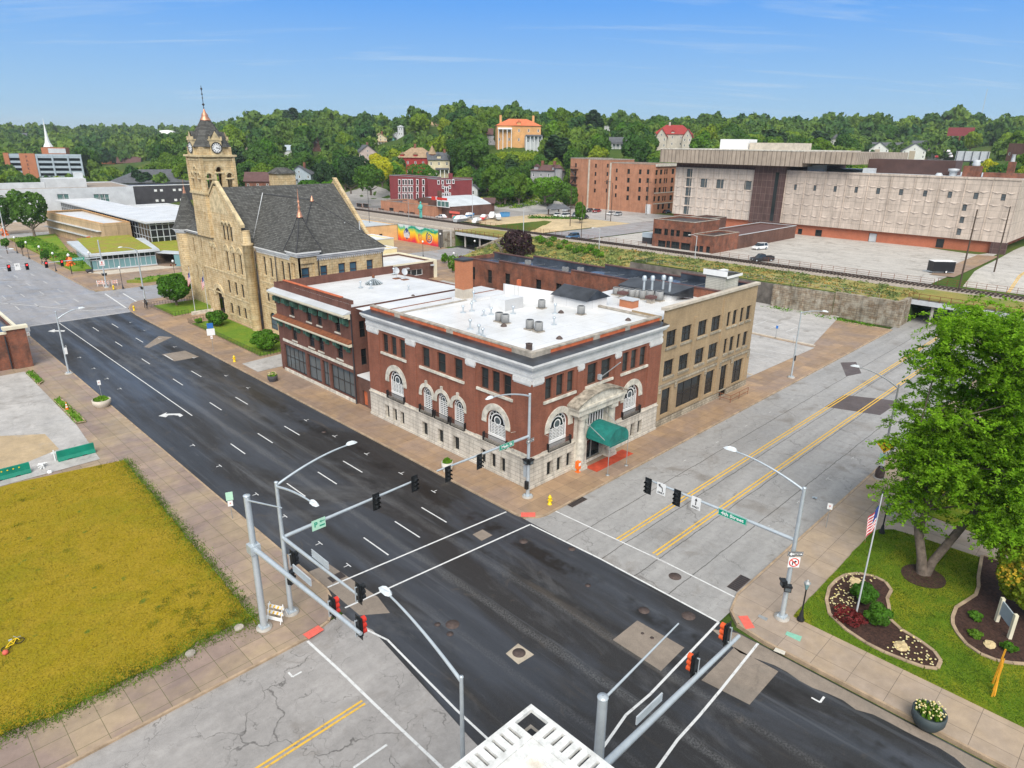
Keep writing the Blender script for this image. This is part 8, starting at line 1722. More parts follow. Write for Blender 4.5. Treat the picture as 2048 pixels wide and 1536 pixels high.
for lab,pts,mt in (('red tactile paving pad at the park corner',[(1105,322),(1180,318),(1238,413),(1165,425)],'tactile_red'),('faded green painted utility lid on the park pavement',[(1495,443),(1615,485),(1600,525),(1482,468)],'tactile_green'),('grey metal utility lid at the park corner',[(1275,308),(1345,340),(1330,360),(1262,325)],'grey_metal'),('cream rectangular lid on the park kerb',[(1405,573),(1485,605),(1475,632),(1388,598)],'trim_stone')):
 P=[G(1200+a/4,1152+b/4,.135) for a,b in pts]; tag(MB().prism(P,.13,.15).build('tactile_pad' if 'tactile' in lab else 'pavement_panel',M[mt],loc=P[0]+(.13,)),lab,'paving pad' if 'tactile' in lab else 'utility lid')
# foreground roof with balustrade
t=thing('balustraded_roof_building','white building roof corner with openwork balustrade at the bottom edge','building',(13.4,12.2,0)); q=MB(); x1,y1=13.4,12.2
q.box(-10,x1-.25,-10,y1-.25,-.1,10.4); q.box(-10,x1-.05,-10,y1-.05,10.4,10.9); wb=q.build('wall',M['roof_cream'] if 'roof_cream' in M else M['trim_stone'],t)
q=MB(); w=.16
q.box(-10,x1,y1-w,y1,11.85,12.0); q.box(x1-w,x1,-10,y1-w,11.85,12.0); q.box(-10,x1-.95,y1-.95,y1-.75,11.85,12.0); q.box(x1-.95,x1-.75,-10,y1-.95,11.85,12.0)
q.box(x1-.95,x1-w,y1-.75+.0,y1-w,11.2,11.84) if 0 else None
n=30
for i in range(n):
 a=x1-.95-.36*i; q.box(a-.24,a,y1-.75,y1-w,11.86,12.0); b=y1-.95-.36*i; q.box(x1-.75,x1-w,b-.24,b,11.86,12.0)
q.box(-10,x1-1.3,y1-1.3,y1-.96,11.7,11.95); q.box(x1-1.3,x1-.96,-10,y1-.96,11.7,11.95)
q.build('balustrade',M['stained_white'] if 'stained_white' in M else M['white_roof'],t); MB().box(-10,x1,-10,y1,10.91,11.1).build('ledge',M['coping'],t); MB().box(x1-.9,x1-.25,y1-.9,y1-.25,11.11,11.3).build('corner_well',M['black_iron'],t)
q=MB().poly([(-10,-10,11.72),(x1-1.2,-10,11.72),(x1-1.2,y1-1.2,11.72),(-10,y1-1.2,11.72)]); q.build('roof',M['stained_roof'] if 'stained_roof' in M else M['white_roof'],t)
# ================= vegetation =================
NR=np.random.default_rng(11)
def leaves_np(cen,nor,size,rng,asp=1.0,droop=0.):
 """quads round the given centres; returns verts (4n,3)"""
 n=len(cen); nn=nor+rng.normal(0,.55,(n,3)); nn/=np.linalg.norm(nn,axis=1)[:,None]+1e-9
 a=np.cross(nn,rng.normal(0,1,(n,3))); a/=np.linalg.norm(a,axis=1)[:,None]+1e-9; b=np.cross(nn,a)
 s=(size*rng.uniform(.6,1.35,n))[:,None]; a=a*s; b=b*s*asp
 return np.stack([cen-a*.5-b*.35,cen+a*.5-b*.5,cen+a*.35+b*.5,cen-a*.45+b*.4],1).reshape(-1,3)
def crown_pts(rng,R_,H_,z0,n,lumps,jit=.12,lump=.42,flat=.8):
 """points and outward normals on a lumpy crown whose base is at z0"""
 C=[];
 for i in range(lumps):
  t=(i+.5)/lumps; zz=1-2*t; a=i*2.399+rng.uniform(0,.8); r=math.sqrt(max(0,1-zz*zz)); k=rng.uniform(.45,.72); C.append((r*math.cos(a)*k,r*math.sin(a)*k,zz*k*.9))
 C.append((0,0,.1)); C=np.array(C); rr=np.array([lump*rng.uniform(.75,1.25) for _ in range(lumps)]+[.62])
 idx=rng.integers(0,len(C),n*2); d=rng.normal(0,1,(n*2,3)); d[:,2]=d[:,2]*.9+.25; d/=np.linalg.norm(d,axis=1)[:,None]
 P=C[idx]+d*(rr[idx]*(1-np.abs(rng.normal(0,jit,n*2))))[:,None]
 # keep the points which are not deep inside another lump
 D=np.linalg.norm(P[:,None,:]-C[None],axis=2)/rr[None]; keep=(D.min(1)>.80); P,d=P[keep][:n],d[keep][:n]
 P=P*np.array([R_,R_,H_/2*1.02]); P[:,2]+=z0+H_/2; return P,d
def mesh_np(name,V,mat,tint=None,k=4):
 n=len(V)//k; me=bpy.data.meshes.new(name); me.vertices.add(len(V)); me.vertices.foreach_set('co',V.astype(np.float32).ravel()); me.loops.add(len(V)); me.loops.foreach_set('vertex_index',np.arange(len(V),dtype=np.int32)); me.polygons.add(n)
 me.polygons.foreach_set('loop_start',np.arange(0,len(V),k,dtype=np.int32)); me.polygons.foreach_set('loop_total',np.full(n,k,dtype=np.int32))
 if tint is not None:
  at=me.attributes.new('tint','FLOAT','POINT'); at.data.foreach_set('value',tint.astype(np.float32))
 me.materials.append(mat); me.update(calc_edges=True); return me
def add_obj(name,me,parent=None,loc=None):
 o=bpy.data.objects.new(name,me); COL.objects.link(o); WO[o.name]=Vector((0,0,0))
 if parent is not None: o.parent=parent
 if loc is not None: o.location=loc
 return o
def trunk_mb(h,r,rng,limbs=4,R_=3,lean=0):
 q=MB(); q.tube([(0,0,-.5),(0,0,h*.5),(lean,0,h)],[r*1.25,r,r*.6],8)
 for i in range(limbs):
  a=2*PI*i/limbs+rng.uniform(-.4,.4); l=R_*rng.uniform(.5,.8); q.tube([(0,0,h*.65),(l*.5*math.cos(a),l*.5*math.sin(a),h*1.0),(l*math.cos(a),l*math.sin(a),h*1.45)],[r*.55,r*.4,r*.12],5)
 return q
def tree_proto(seed,R_,H_,trunk,n,leaf,mat,lumps=9,name='tree',tmat='bark',jit=.12,lump=.42,full=True):
 rng=np.random.default_rng(seed); t=thing(name,'','tree'); P,d=crown_pts(rng,R_,H_,trunk,n,lumps,jit,lump)
 me=mesh_np('crown',leaves_np(P,d,leaf,rng),M[mat]); add_obj('crown',me,t)
 if full: trunk_mb(trunk*1.35,R_*.055+.08,rng,4,R_).build('trunk',M[tmat],t)
 return freeze(t)
def put(pr,first,x,y,z,s,label,group=None,rz=None):
 rz=rnd.uniform(0,2*PI) if rz is None else rz
 if first.get(pr.name,True):
  first[pr.name]=False; o=pr; o.location=(x,y,z); o.rotation_euler=(0,0,rz); o['label']=label
  if group: o['group']=group
 else: o=dup(pr,(x,y,z),rz,label,group)
 o.scale=s if hasattr(s,'__len__') else (s,s,s); return o
FIRST={}
# hillside trees
HP_=[tree_proto(100+i,5.5*a_,10.5,2.2,1500,.92,m_,n_,'broadleaf_tree',jit=j_,lump=l_) for i,(m_,a_,n_,j_,l_) in enumerate([('leaf_hill',1,9,.12,.42),('leaf_hill',.8,13,.2,.34),('leaf_deep',1.05,8,.1,.46),('leaf_hill',1.1,15,.16,.32),('leaf_golden',.9,10,.2,.38),('leaf_bright',.85,11,.22,.36),('leaf_deep',.75,7,.15,.44)])]
CON=tree_proto(150,3.0,13,1.0,900,.9,'leaf_conifer',7,'conifer_tree','dark_bark')
# protected sight areas: (x0,y0,x1,y1,distance)
PROT=[(482,280,500,300,550),(562,300,584,312,510),(624,284,642,300,530),(974,270,992,288,425),(1222,284,1252,298,432),(1206,252,1224,264,630),(858,252,878,264,610),(1655,280,1682,292,630),(990,238,1082,296,398),(1000,296,1080,312,380),(806,290,900,346,380),(862,314,908,352,372),(1310,252,1386,302,495),(583,335,640,370,398),(752,266,784,296,585),(788,246,812,292,604),(712,298,760,324,468),(1062,318,1132,352,330),
 (900,360,965,390,318),(1725,275,1915,330,600),(1908,255,1945,272,630),(1905,300,1975,350,418),(1925,275,2010,325,720),(2015,262,2050,330,475),(195,318,292,336,770),(36,300,176,352,555),(92,255,112,310,755),(315,255,360,270,1270),(470,352,560,380,355),(38,266,58,276,1240),
 (200,335,380,380,400),(0,345,260,470,330)]
CLEAR=[(700,420,1420,520,330),(790,350,916,425,275),(930,405,1400,520,262),(1140,308,1352,435,265),(1340,270,2048,560,300),(635,395,710,420,1e9),(0,360,380,600,335),(1080,425,1400,480,1e9),(1885,300,2000,345,500)]
BLD=[(183,216,192,260),(229,152,245,195),(155,84,203,103),(207,34,256,137),(157,183,182,231)]
cand=[]; tries=0; pts=[]
cell={}
def ok(x,y,r):
 gx,gy=int(x//12),int(y//12)
 for i in (-1,0,1):
  for j in (-1,0,1):
   for (a,b,c) in cell.get((gx+i,gy+j),()):
    if (a-x)**2+(b-y)**2<((r+c)*.74)**2: return False
 cell.setdefault((gx,gy),[]).append((x,y,r)); return True
SKY=[(-150,1500),(0,1500),(320,1450),(470,1100),(560,930),(620,840),(700,760),(800,690),(880,640),(1000,610),(1100,600),(1200,640),(1300,700),(1400,720),(1500,760),(1600,800),(1700,840),(1800,880),(1900,920),(2000,930),(2150,930)]
def skyD(px):
 for (a,b),(c,d) in zip(SKY,SKY[1:]):
  if a<=px<=c: return b+(d-b)*(px-a)/(c-a)
 return 900
while tries<26000:
 tries+=1
 px=rnd.uniform(-60,2110); Dm=skyD(px); D=math.sqrt(rnd.uniform(205**2,Dm**2)); x,y,_=AT(px,300,D)
 if (y<300 and x<200) or x<128 and y<345: continue
 if x<215 and y<206: continue
 if any(a-8<x<c+8 and b-8<y<d+8 for a,b,c,d in BLD): continue
 r=rnd.uniform(4.2,8.2)*(1.25 if D>700 else 1); z=ter(x,y); h=r*rnd.uniform(1.75,2.3)+1.5
 if C1[0]-6<y<C1[1]+6 and x<480: continue
 pw=r*FPX/D; X0,Y0=proj((x,y,z+h)); X1,Y1=proj((x,y,z)); bad=False
 for a,b,c,d,DD in PROT:
  if D<DD+8 and X0+pw*.6>a and X0-pw*.6<c and Y0+6<d and Y1>b: bad=True;break
 if bad: continue
 for a,b,c,d,DD in CLEAR:
  if D<DD and X0+pw*.6>a and X0-pw*.6<c and Y1>b and (Y0+Y1)/2<d+40: bad=True;break
 if bad or not ok(x,y,r): continue
 cand.append((r/D,x,y,z,r,h,D))
cand.sort(reverse=True)
print('hill trees',len(cand))
kinds=['leafy green tree in the hillside woods']
NEAR=cand[:255]; FAR=cand[255:]
for k,(_,x,y,z,r,h,D) in enumerate(NEAR):
 pr=HP_[rnd.choice((0,1,2,3,0,1,2,3,4,5,6))]
 if rnd.random()<.05: o=put(CON,FIRST,x,y,z-.5,(r/3.2,r/3.2,h/13),'dark conifer among the leafy trees of the hillside woods','conifers in the hillside woods')
 else: o=put(pr,FIRST,x,y,z-.8,(r/5.5,r/5.5,h/12.2),'green leafy tree in the hillside woods behind the town','trees of the hillside woods')
V=[];T=[]
rng=np.random.default_rng(5); LOD=[leaves_np(*crown_pts(rng,1,2.0,0,420,8),.25,rng) for _ in range(6)]; LOD2=[leaves_np(*crown_pts(rng,1,2.0,0,170,7),.36,rng) for _ in range(6)]
for (_,x,y,z,r,h,D) in FAR:
 a=rnd.uniform(0,2*PI); c,s=math.cos(a),math.sin(a); L=(LOD if D<620 else LOD2)[rnd.randrange(6)]
 P=np.stack([(L[:,0]*c-L[:,1]*s)*r+x,(L[:,0]*s+L[:,1]*c)*r+y,L[:,2]*h/2+z+.5],1); V.append(P); T.append(np.full(len(P),rnd.random()))
me=mesh_np('woodland',np.concatenate(V),M['leaf_far'],np.concatenate(T)); tag(add_obj('woodland',me),'far wooded ridge',None,None,'stuff') if 0 else None
wd=add_obj('woodland',me) if 1 else None; wd['kind']='stuff'
# individually placed trees: (px,py base,D or None, R, H, trunk, material, label, name)
def ptree(label,x,y,z,R_,H_,tr,mat,n=2600,leaf=.42,lumps=12,name='broadleaf_tree',tm='bark',seed=None,jit=.12,lump=.40):
 rng=np.random.default_rng(seed or int(abs(x*7+y*13))); t=thing(name,label,'tree' if 'shrub' not in name else 'shrub',(x,y,z)); P,d=crown_pts(rng,R_,H_,tr,n,lumps,jit,lump)
 add_obj('crown',mesh_np('crown',leaves_np(P,d,leaf,rng),M[mat]),t); WO[t.name]=Vector((0,0,0))
 if tr>.35: trunk_mb(tr*1.4,R_*.05+.06,rng,4,R_).build('trunk',M[tm],t)
 else: MB().tube([(0,0,-.2),(0,0,H_*.5)],[.12,.06],6).build('trunk',M[tm],t)
 return t
ptree('bushy dark green tree on the lawn at the sandstone hall corner',44.4,134.2,.13,3.3,4.6,1.0,'leaf_shrub',5200,.30,14)
ptree('rounded green shrub on the hall lawn near the arched entrance',43.7,114.3,.13,1.9,2.6,.15,'leaf_shrub',2400,.24,10,'round_shrub')
ptree('rounded green shrub on the hall lawn near the shop building',43.0,95.2,.13,2.2,3.2,.15,'leaf_shrub',3000,.24,10,'round_shrub')
ptree('low lime green bush at the end of the hall lawn fence',42.2,118.0,.13,.8,.8,.1,'leaf_bright',500,.18,6,'low_shrub')
x,y,_=AT(62,440,262); ptree('tall airy tree before the white building, left of the library',x,y,.1,6.0,12.5,3.0,'leaf_deep',3400,.6,12,jit=.25,lump=.34)
x,y,_=AT(5,440,275); ptree('dark tree before the white building at the left edge',x,y,.1,5,11,2.5,'leaf_deep',2600,.6,11,jit=.2)
for i,(a,b) in enumerate(((185,330),(60,260),(380,392))): x,y=G(*zF(a,b*.0+ {0:185*0+ -152+480 if 0 else 0}.get(i,0)),0) if 0 else G(a/4,480+({0:125,1:105,2:215}[i])/4+0,.13); ptree('%s young street tree on the library pavement'%['second','farthest','nearest'][i],x,y,.13,1.1,2.6,1.6,'leaf_shrub',500,.28,6)
x,y=G(1035,525,.3); ptree('dark purple leaved tree beside the railway bank',x,y,.3,4.6,7.6,1.2,'leaf_purple',3800,.42,13,tm='dark_bark',jit=.2)
for i,(px,py,R_,H_,m_,l) in enumerate(((922,555,1.7,3.5,'leaf_shrub','upright green shrub left of the warehouse chimney'),(905,545,1.4,4.4,'leaf_bright','tall bright shrub behind the brown annex'),(889,527,.9,2.6,'leaf_bright','small bright tree at the corner behind the yellow store'),(1010,527,1.4,2.6,'leaf_golden','golden green shrub beside the pale wall by the bridge'),(848,448,.8,2.0,'leaf_shrub','small street tree before the mural'))): x,y=G(px,py,.1); ptree(l,x,y,.1,R_,H_,.2,m_,900,.26,8,'garden_shrub')
x,y,_=AT(1161,418,236); ptree('single dark green tree on the grass before the brick block',x,y,4.5,2.2,6.5,1.0,'leaf_shrub',1500,.4,8)
for i,(px,py,D,R_,H_,m_,l) in enumerate(((765,372,330,6,11,'leaf_yellow','bright yellow leaved tree behind the brick garage'),(742,388,285,7,10,'leaf_deep','dark rounded tree right behind the brick garage'),(752,345,390,4.5,9,'leaf_yellow','small yellow tree beside the pink house'),(648,392,300,4,13,'leaf_conifer','dark conifer right of the blue-grey house'),(665,390,290,2.4,11,'leaf_conifer','slim blue-green spruce before the dark pines'),(702,385,300,5,14,'leaf_conifer','broad dark pine left of the rounded tree'),(725,380,310,4.5,13,'leaf_conifer','second broad dark pine beside the yellow tree'),
 (625,412,215,4.5,6.5,'leaf_shrub','rounded street tree behind the slate roof'),(662,408,228,4.,6,'leaf_shrub','rounded street tree by the parked white cars'),(1040,395,300,6,8,'leaf_bright','bright green tree at the foot of the slope behind the sandy lot'),(1090,402,270,6.5,8.5,'leaf_bright','leafy bright tree left of the mansard house foot'),(1010,405,290,4.5,6,'leaf_shrub','bushy tree at the chain fence behind the sandy lot'),
 (1945,402,330,5.5,11,'leaf_bright','bright tree beneath the grey billboard at the right'),(1990,402,330,7,13,'leaf_deep','dark green tree behind the brick penthouse'),(1962,385,350,5,12,'leaf_yellow','yellow-green tree right of the grey billboard'),(2035,402,330,7,12,'leaf_golden','olive green tree at the right edge behind the roof'),(1940,300,600,7,12,'leaf_golden','pale blossoming tree beside the rust red billboard'),(845,372,340,8,9,'leaf_shrub','broad green tree behind the maroon building'),(918,345,370,8,17,'leaf_deep','tall dark tree right of the cream house'))):
 x,y,z=AT(px,py,D); ptree(l,x,y,z,R_,H_,1.5,m_,1800,.62,10,'conifer_tree' if 'conifer' in m_ else 'broadleaf_tree')
# shrubs on the bank
sh=tree_proto(77,1.0,1.5,0,420,.22,'leaf_bright',6,'bank_shrub','dark_bark');
pxs=[(1098,520),(1105,513),(1118,524),(1128,518),(1138,527),(1150,531),(1160,530),(1172,534),(1180,531),(1190,537),(1078,512),(1084,515),(1200,540)]
for i,(px,py) in enumerate(pxs): x,y=G(px,py,.5); o=put(sh,FIRST,x,y,ter(x,y),rnd.uniform(.9,1.25),'clipped round green shrub in the row below the railway bank','row of shrubs below the railway bank')
for c in [o for o in bpy.data.objects if o.name.startswith('bank_shrub')]: c['category']='shrub'
def clumps(name,region,n,s,mat,leaf=.2,h=1.0,hz=ter,per=26,asp=1.):
 rng=np.random.default_rng(len(name)+n); V=[];T=[]
 for _ in range(n):
  x,y=region(); z=hz(x,y); k=s*rng.uniform(.5,1.4); P=rng.normal(0,.45,(per,3))*[k,k,k*.5*h]; P[:,2]=abs(P[:,2]); d=P+[0,0,.3]; V.append(leaves_np(P+[x,y,z],d,leaf,rng,asp)); T.append(np.full(per*4,rng.random()))
 o=add_obj(name,mesh_np(name,np.concatenate(V),M[mat],np.concatenate(T))); o['kind']='stuff'; return o
U=rnd.uniform
leafmat('leaf_weed',(.10,.15,.05),(.20,.24,.07),.4,.2); leafmat('leaf_dry',(.38,.24,.07),(.30,.27,.10),.35,.2)
clumps('bank_weeds',lambda:(U(119,144),U(94,140)),420,1.3,'leaf_weed',.32,.8); clumps('bank_dry_weeds',lambda:(U(118,145),U(93,140)),170,1.0,'leaf_dry',.3,.7); clumps('bank_dry_weeds',lambda:(U(131.5,143),U(34.5,92)),200,.9,'leaf_dry',.26,.8); clumps('bank_weeds',lambda:(U(131.5,145),U(35,92)),230,1.1,'leaf_weed',.28,.8)
clumps('hedge',lambda:(U(118,121),U(126,141)),160,.9,'leaf_golden',.25,1.6); clumps('library_weeds',lambda:(U(41,46),U(186,258)),300,1.0,'leaf_bright',.25,.6,lambda x,y:.5); clumps('library_weeds',lambda:(U(46,77),U(161.5,165)),160,.7,'leaf_bright',.22,.8,lambda x,y:.5)
clumps('wall_foot_weeds',lambda:(U(127.5,129.5),U(37,58)),90,.7,'leaf_bright',.2,.8,lambda x,y:.0)
clumps('hillside_scrub',lambda:(U(200,232),U(200,226)),200,1.5,'leaf_hill',.5,1.2); clumps('hedge',lambda:AT(U(1060,1170),U(400,404),250)[:2],90,1.5,'leaf_shrub',.4,1.)
x,y,_=AT(1035,300,385); clumps('hillside_scrub',lambda:AT(U(985,1095),300,U(300,385))[:2],520,2.4,'leaf_golden',.6,.9)
# grass texture on the lawns
def in_poly(x,y,P):
 c=False; j=len(P)-1
 for i in range(len(P)):
  if (P[i][1]>y)!=(P[j][1]>y) and x<(P[j][0]-P[i][0])*(y-P[i][1])/(P[j][1]-P[i][1])+P[i][0]: c=not c
  j=i
 return c
def turf(name,xy,n,h,w,mat,z0):
 rng=np.random.default_rng(n); V=np.empty((n*3,3)); k=0
 for _ in range(n):
  x,y=xy(); a=rng.uniform(0,PI); c,s=math.cos(a)*w,math.sin(a)*w; hh=h*rng.uniform(.4,1.2); lx,ly=rng.normal(0,.5*hh,2)
  V[k]=(x-c,y-s,z0); V[k+1]=(x+c,y+s,z0); V[k+2]=(x+lx,y+ly,z0+hh); k+=3
 o=add_obj(name,mesh_np(name,V,M[mat],None,3)); o['kind']='stuff'
leafmat('blade_green',(.07,.15,.011),(.12,.20,.015),.4,.3); leafmat('blade_tuft',(.13,.16,.012),(.17,.19,.015),.3,.3); leafmat('blade_yellow',(.23,.195,.015),(.30,.225,.03),.35,.3)
EW=edge+[]
def along(P,s):
 def f():
  i=rnd.randrange(len(P)-1); t=rnd.random(); return P[i][0]*(1-t)+P[i+1][0]*t+rnd.gauss(0,s),P[i][1]*(1-t)+P[i+1][1]*t+rnd.gauss(0,s)
 return f
def wl_xy():
 while 1:
  x,y=U(-12,16),U(38,70)
  if in_poly(x,y,edge+e2+[(-60,38),(-60,66),(7,71),(11,70.3)]): return x,y
turf('lawn_grass',wl_xy,42000,.09,.03,'blade_yellow',Z+.03)
turf('verge_grass',along(edge,.32),9000,.13,.03,'blade_green',Z); turf('verge_grass',along(e2,.45),14000,.14,.03,'blade_green',Z); turf('verge_grass',along([(a_-.9,b_+.1) for a_,b_ in edge],.5),6000,.09,.03,'blade_tuft',Z); turf('verge_grass',along([(a_,b_+1.) for a_,b_ in e2],.6),11000,.09,.03,'blade_tuft',Z)
TUFT=[wl_xy() for _ in range(34)]+[(U(9,15),U(38,46)) for _ in range(40)]
def tf(): a=rnd.choice(TUFT); return a[0]+rnd.gauss(0,.2),a[1]+rnd.gauss(0,.2)
turf('grass_tufts',tf,6500,.09,.026,'blade_tuft',Z+.02)
BEDA=[(46.5,12.5),(47.6,12.3),(48.5,11.7),(48.9,10.8),(48.8,10.1),(48.1,9.5),(46.9,9.4),(46.0,9.0),(44.6,8.5),(44.0,7.6),(43.7,6.4),(43.3,5.5),(42.7,5.0),(41.9,4.95),(41.5,5.5),(41.3,6.4),(41.15,7.6),(41.2,8.7),(41.6,10.1),(42.4,11.4),(43.7,12.1),(45.2,12.5)]
BEDB=[(58,5.8),(54.5,5.3),(53.2,5.0),(51.9,4.9),(50.6,5.2),(49.3,5.5),(48.0,5.4),(47.2,5.2),(46.5,4.8),(45.7,4.1),(45.35,3.3),(45.4,2.5),(45.8,1.8),(46.3,1.2),(46.8,0.2),(48,-3),(58,-3)]
def pk_xy():
 while 1:
  x,y=U(40.4,57.5),U(-3,13.1)
  if not in_poly(x,y,BEDA) and not in_poly(x,y,BEDB) and in_poly(x,y,P1): return x,y
turf('park_grass',pk_xy,42000,.07,.022,'blade_green',Z+.03)
def bed(lab,P,soil='mulch',edging=True):
 area=sum(P[i][0]*P[(i+1)%len(P)][1]-P[(i+1)%len(P)][0]*P[i][1] for i in range(len(P)))
 if area<0: P=P[::-1]
 t=thing('flower_bed',lab,'flower bed',P[0]+(Z,)); MB().prism(P,Z,Z+.07).build('mulch',M[soil],t)
 if edging:
  q=MB(); n=len(P)
  for i in range(n):
   a,b=Vector(P[i]+(0,)),Vector(P[(i+1)%n]+(0,)); d=(b-a).normalized(); o_=Vector((d.y,-d.x,0))*.22; q.hexa([(v.x,v.y,z_) for z_ in (Z,Z+.12) for v in (a,a+o_,b+o_,b)])
  q.build('edging',M['kerb_stone'],t)
 return t
ta=bed('kidney shaped bed with two round shrubs, red barberry and white flowers',BEDA); tb=bed('wide mulched bed with hostas under the golden shrub at the right edge',BEDB)
MR=[(51.7+1.55*math.cos(a)*(1+.05*math.sin(3*a)),8.3+1.45*math.sin(a)) for a in [2*PI*i/20 for i in range(20)]]; bed('round mulch ring around the foot of the big tree',MR,edging=False)
def flowers(par,P,n,mat,zz=Z+.07):
 q=MB(); k=0
 while k<n:
  x,y=U(40,59),U(-3,13)
  if in_poly(x,y,P) and (y>10.6 or y<7.6): s=.045; h=U(.05,.16); q.box(x-s,x+s,y-s,y+s,zz+h,zz+h+.03); k+=1
 q.build('flowers',M[mat],par)
flowers(ta,BEDA,190,'flower_white');
ptree('upper round clipped shrub in the kidney shaped bed',45.4,10.4,Z,1.0,1.35,.05,'leaf_shrub',3000,.11,10,'round_shrub'); ptree('lower round clipped shrub in the kidney shaped bed',43.6,8.9,Z,.92,1.3,.05,'leaf_shrub',2600,.11,10,'round_shrub')
ptree('spreading dark red barberry in the kidney shaped bed',42.7,10.3,Z,1.15,.55,.02,'leaf_red',1500,.10,9,'low_shrub',jit=.3)
for i,(x,y,R_,H_,m_,l) in enumerate(((46.9,4.0,.5,.4,'leaf_bright','variegated hosta clump at the left of the wide bed'),(46.9,2.2,.55,.5,'leaf_bright','bright hosta clump at the front of the wide bed'),(48.9,4.4,.5,.5,'leaf_shrub','sparse green clump at the back of the wide bed'))): ptree(l,x,y,Z,R_,H_,.02,m_,420,.12,6,'hosta')
def boulder(lab,x,y,r):
 rng=np.random.default_rng(int(x*10)); q=MB().lathe([(r*.8,Z),(r,Z+r*.3),(r*.7,Z+r*.55),(.01,Z+r*.6)],x,y,9,smooth=False); q.v=[(x+(a-x)*1.35+rng.uniform(-.06,.06),y+(b-y)+rng.uniform(-.06,.06),c+rng.uniform(-.04,.04)) for a,b,c in q.v]; tag(q.build('boulder',M['boulder'],loc=(x,y,Z)),lab,'boulder')
boulder('flat tan boulder at the lower end of the kidney shaped bed',42.3,7.0,.42); boulder('flat tan boulder behind the upper round shrub',47.3,11.6,.4); boulder('tan boulder among the hostas in the wide bed',46.6,3.1,.35)
# golden shrub at right edge
t=ptree('large golden tipped evergreen shrub at the right edge',51.6,1.9,Z,2.6,5.6,.3,'leaf_golden',7000,.2,14,'golden_shrub'); rng=np.random.default_rng(3); P,d=crown_pts(rng,2.68,5.8,.3,2600,14,.05,.40); add_obj('golden_tips',mesh_np('golden_tips',leaves_np(P,d,.15,rng),M['leaf_tip']),t)
# park name board
t=thing('park_sign','grey-green board on two cream posts under the golden shrub','sign',(49,2.9,Z)); B=Blk(48.95,2.85,1.7,.1,math.atan2(2.4-3.3,48.3-49.6)); q=MB();
for u in (-.85,.85): p=B.P(u,0); q.prism([B.P(u+a,b)[:2] for a,b in ((-.12,-.1),(.12,-.1),(.12,.1),(-.12,.1))],Z,Z+1.9)
q.build('post',M['cream_paint'],t); MB().prism([B.P(a,b)[:2] for a,b in ((-.73,-.04),(.73,-.04),(.73,.04),(-.73,.04))],Z+.75,Z+1.75).build('board',M['bluegrey_wall'],t)
# yellow stake sculpture
t=thing('yellow_stakes','three leaning yellow painted timber stakes on the park lawn','sculpture',(41.8,2.1,Z)); q=MB()
for (x0,y0,x1,y1,h) in ((41.66,1.99,41.7,1.95,2.3),(42.9,2.2,42.95,2.1,2.55),(42.3,2.05,42.35,2.0,2.3),(41.8,1.9,42.8,2.1,1.9)): q.tube([(x0,y0,Z),(x1,y1,Z+h)],[.06,.05],4,smooth=False)
q.build('stake',M['wood_post_yellow'],t)
# bicycle on the lawn
def bike():
 x,y=G(27,1293,Z); t=thing('bicycle','small yellow-green child bicycle lying on the worn lawn','bicycle',(x,y,Z)); q=MB(); zz=Z+.2
 for dx,dy in ((-.38,-.1),(.38,.15)):
  w=MB(); w.tube([(x+dx+.24*math.cos(a),y+dy+.24*math.sin(a),zz-.06+.02*math.cos(a)) for a in [2*PI*i/14 for i in range(15)]],.03,5); w.build('wheel',M['tyre'],t)
 q.tube([(x-.38,y-.1,zz),(x-.05,y+.25,zz+.08),(x+.28,y+.35,zz+.08),(x+.38,y+.15,zz)],.03,5); q.tube([(x-.05,y+.25,zz+.08),(x+.05,y-.02,zz+.03),(x+.28,y+.35,zz+.08)],.03,5); q.tube([(x-.38,y-.1,zz),(x+.05,y-.02,zz)],.03,5); q.build('frame',M['hydrant_yellow'],t)
 h=MB().tube([(x+.15,y+.5,zz+.2),(x+.3,y+.42,zz+.05),(x+.5,y+.5,zz)],.02,5); h.box(x-.14,x+.04,y+.32,y+.42,zz+.05,zz+.12); h.build('handlebar',M['steel'],t)
bike(); x,y=G(12,1309,Z); tag(MB().lathe([(.0,Z),(.13,Z+.05),(.17,Z+.16),(.12,Z+.28),(.0,Z+.32)],x,y,12).build('ball',M['toy_pink'] if 'toy_pink' in M else M['tactile_red'],loc=(x,y,Z)),'pink ball beside the fallen bicycle','ball')
x,y=G(1628,997); t=thing('litter','crumpled blue and white litter on the grey road','litter',(x,y,.02)); q=MB(); [q.poly([(x+U(-.25,.25),y+U(-.25,.25),U(.02,.2)) for _ in range(4)]) for k in range(5)]; q.build('paper',M['bluegrey_wall'],t)
for px,py,l in ((478,1256,'grey old stump in the grass beside the left masts'),(381,1308,'small grey stone at the pavement edge of the worn lawn')): x,y=G(px,py,Z); tag(MB().lathe([(.32,Z),(.3,Z+.1),(.01,Z+.13)],x,y,9,smooth=False).build('stump',M['coping'],loc=(x,y,Z)),l,'stump' if 'stump' in l else 'stone')
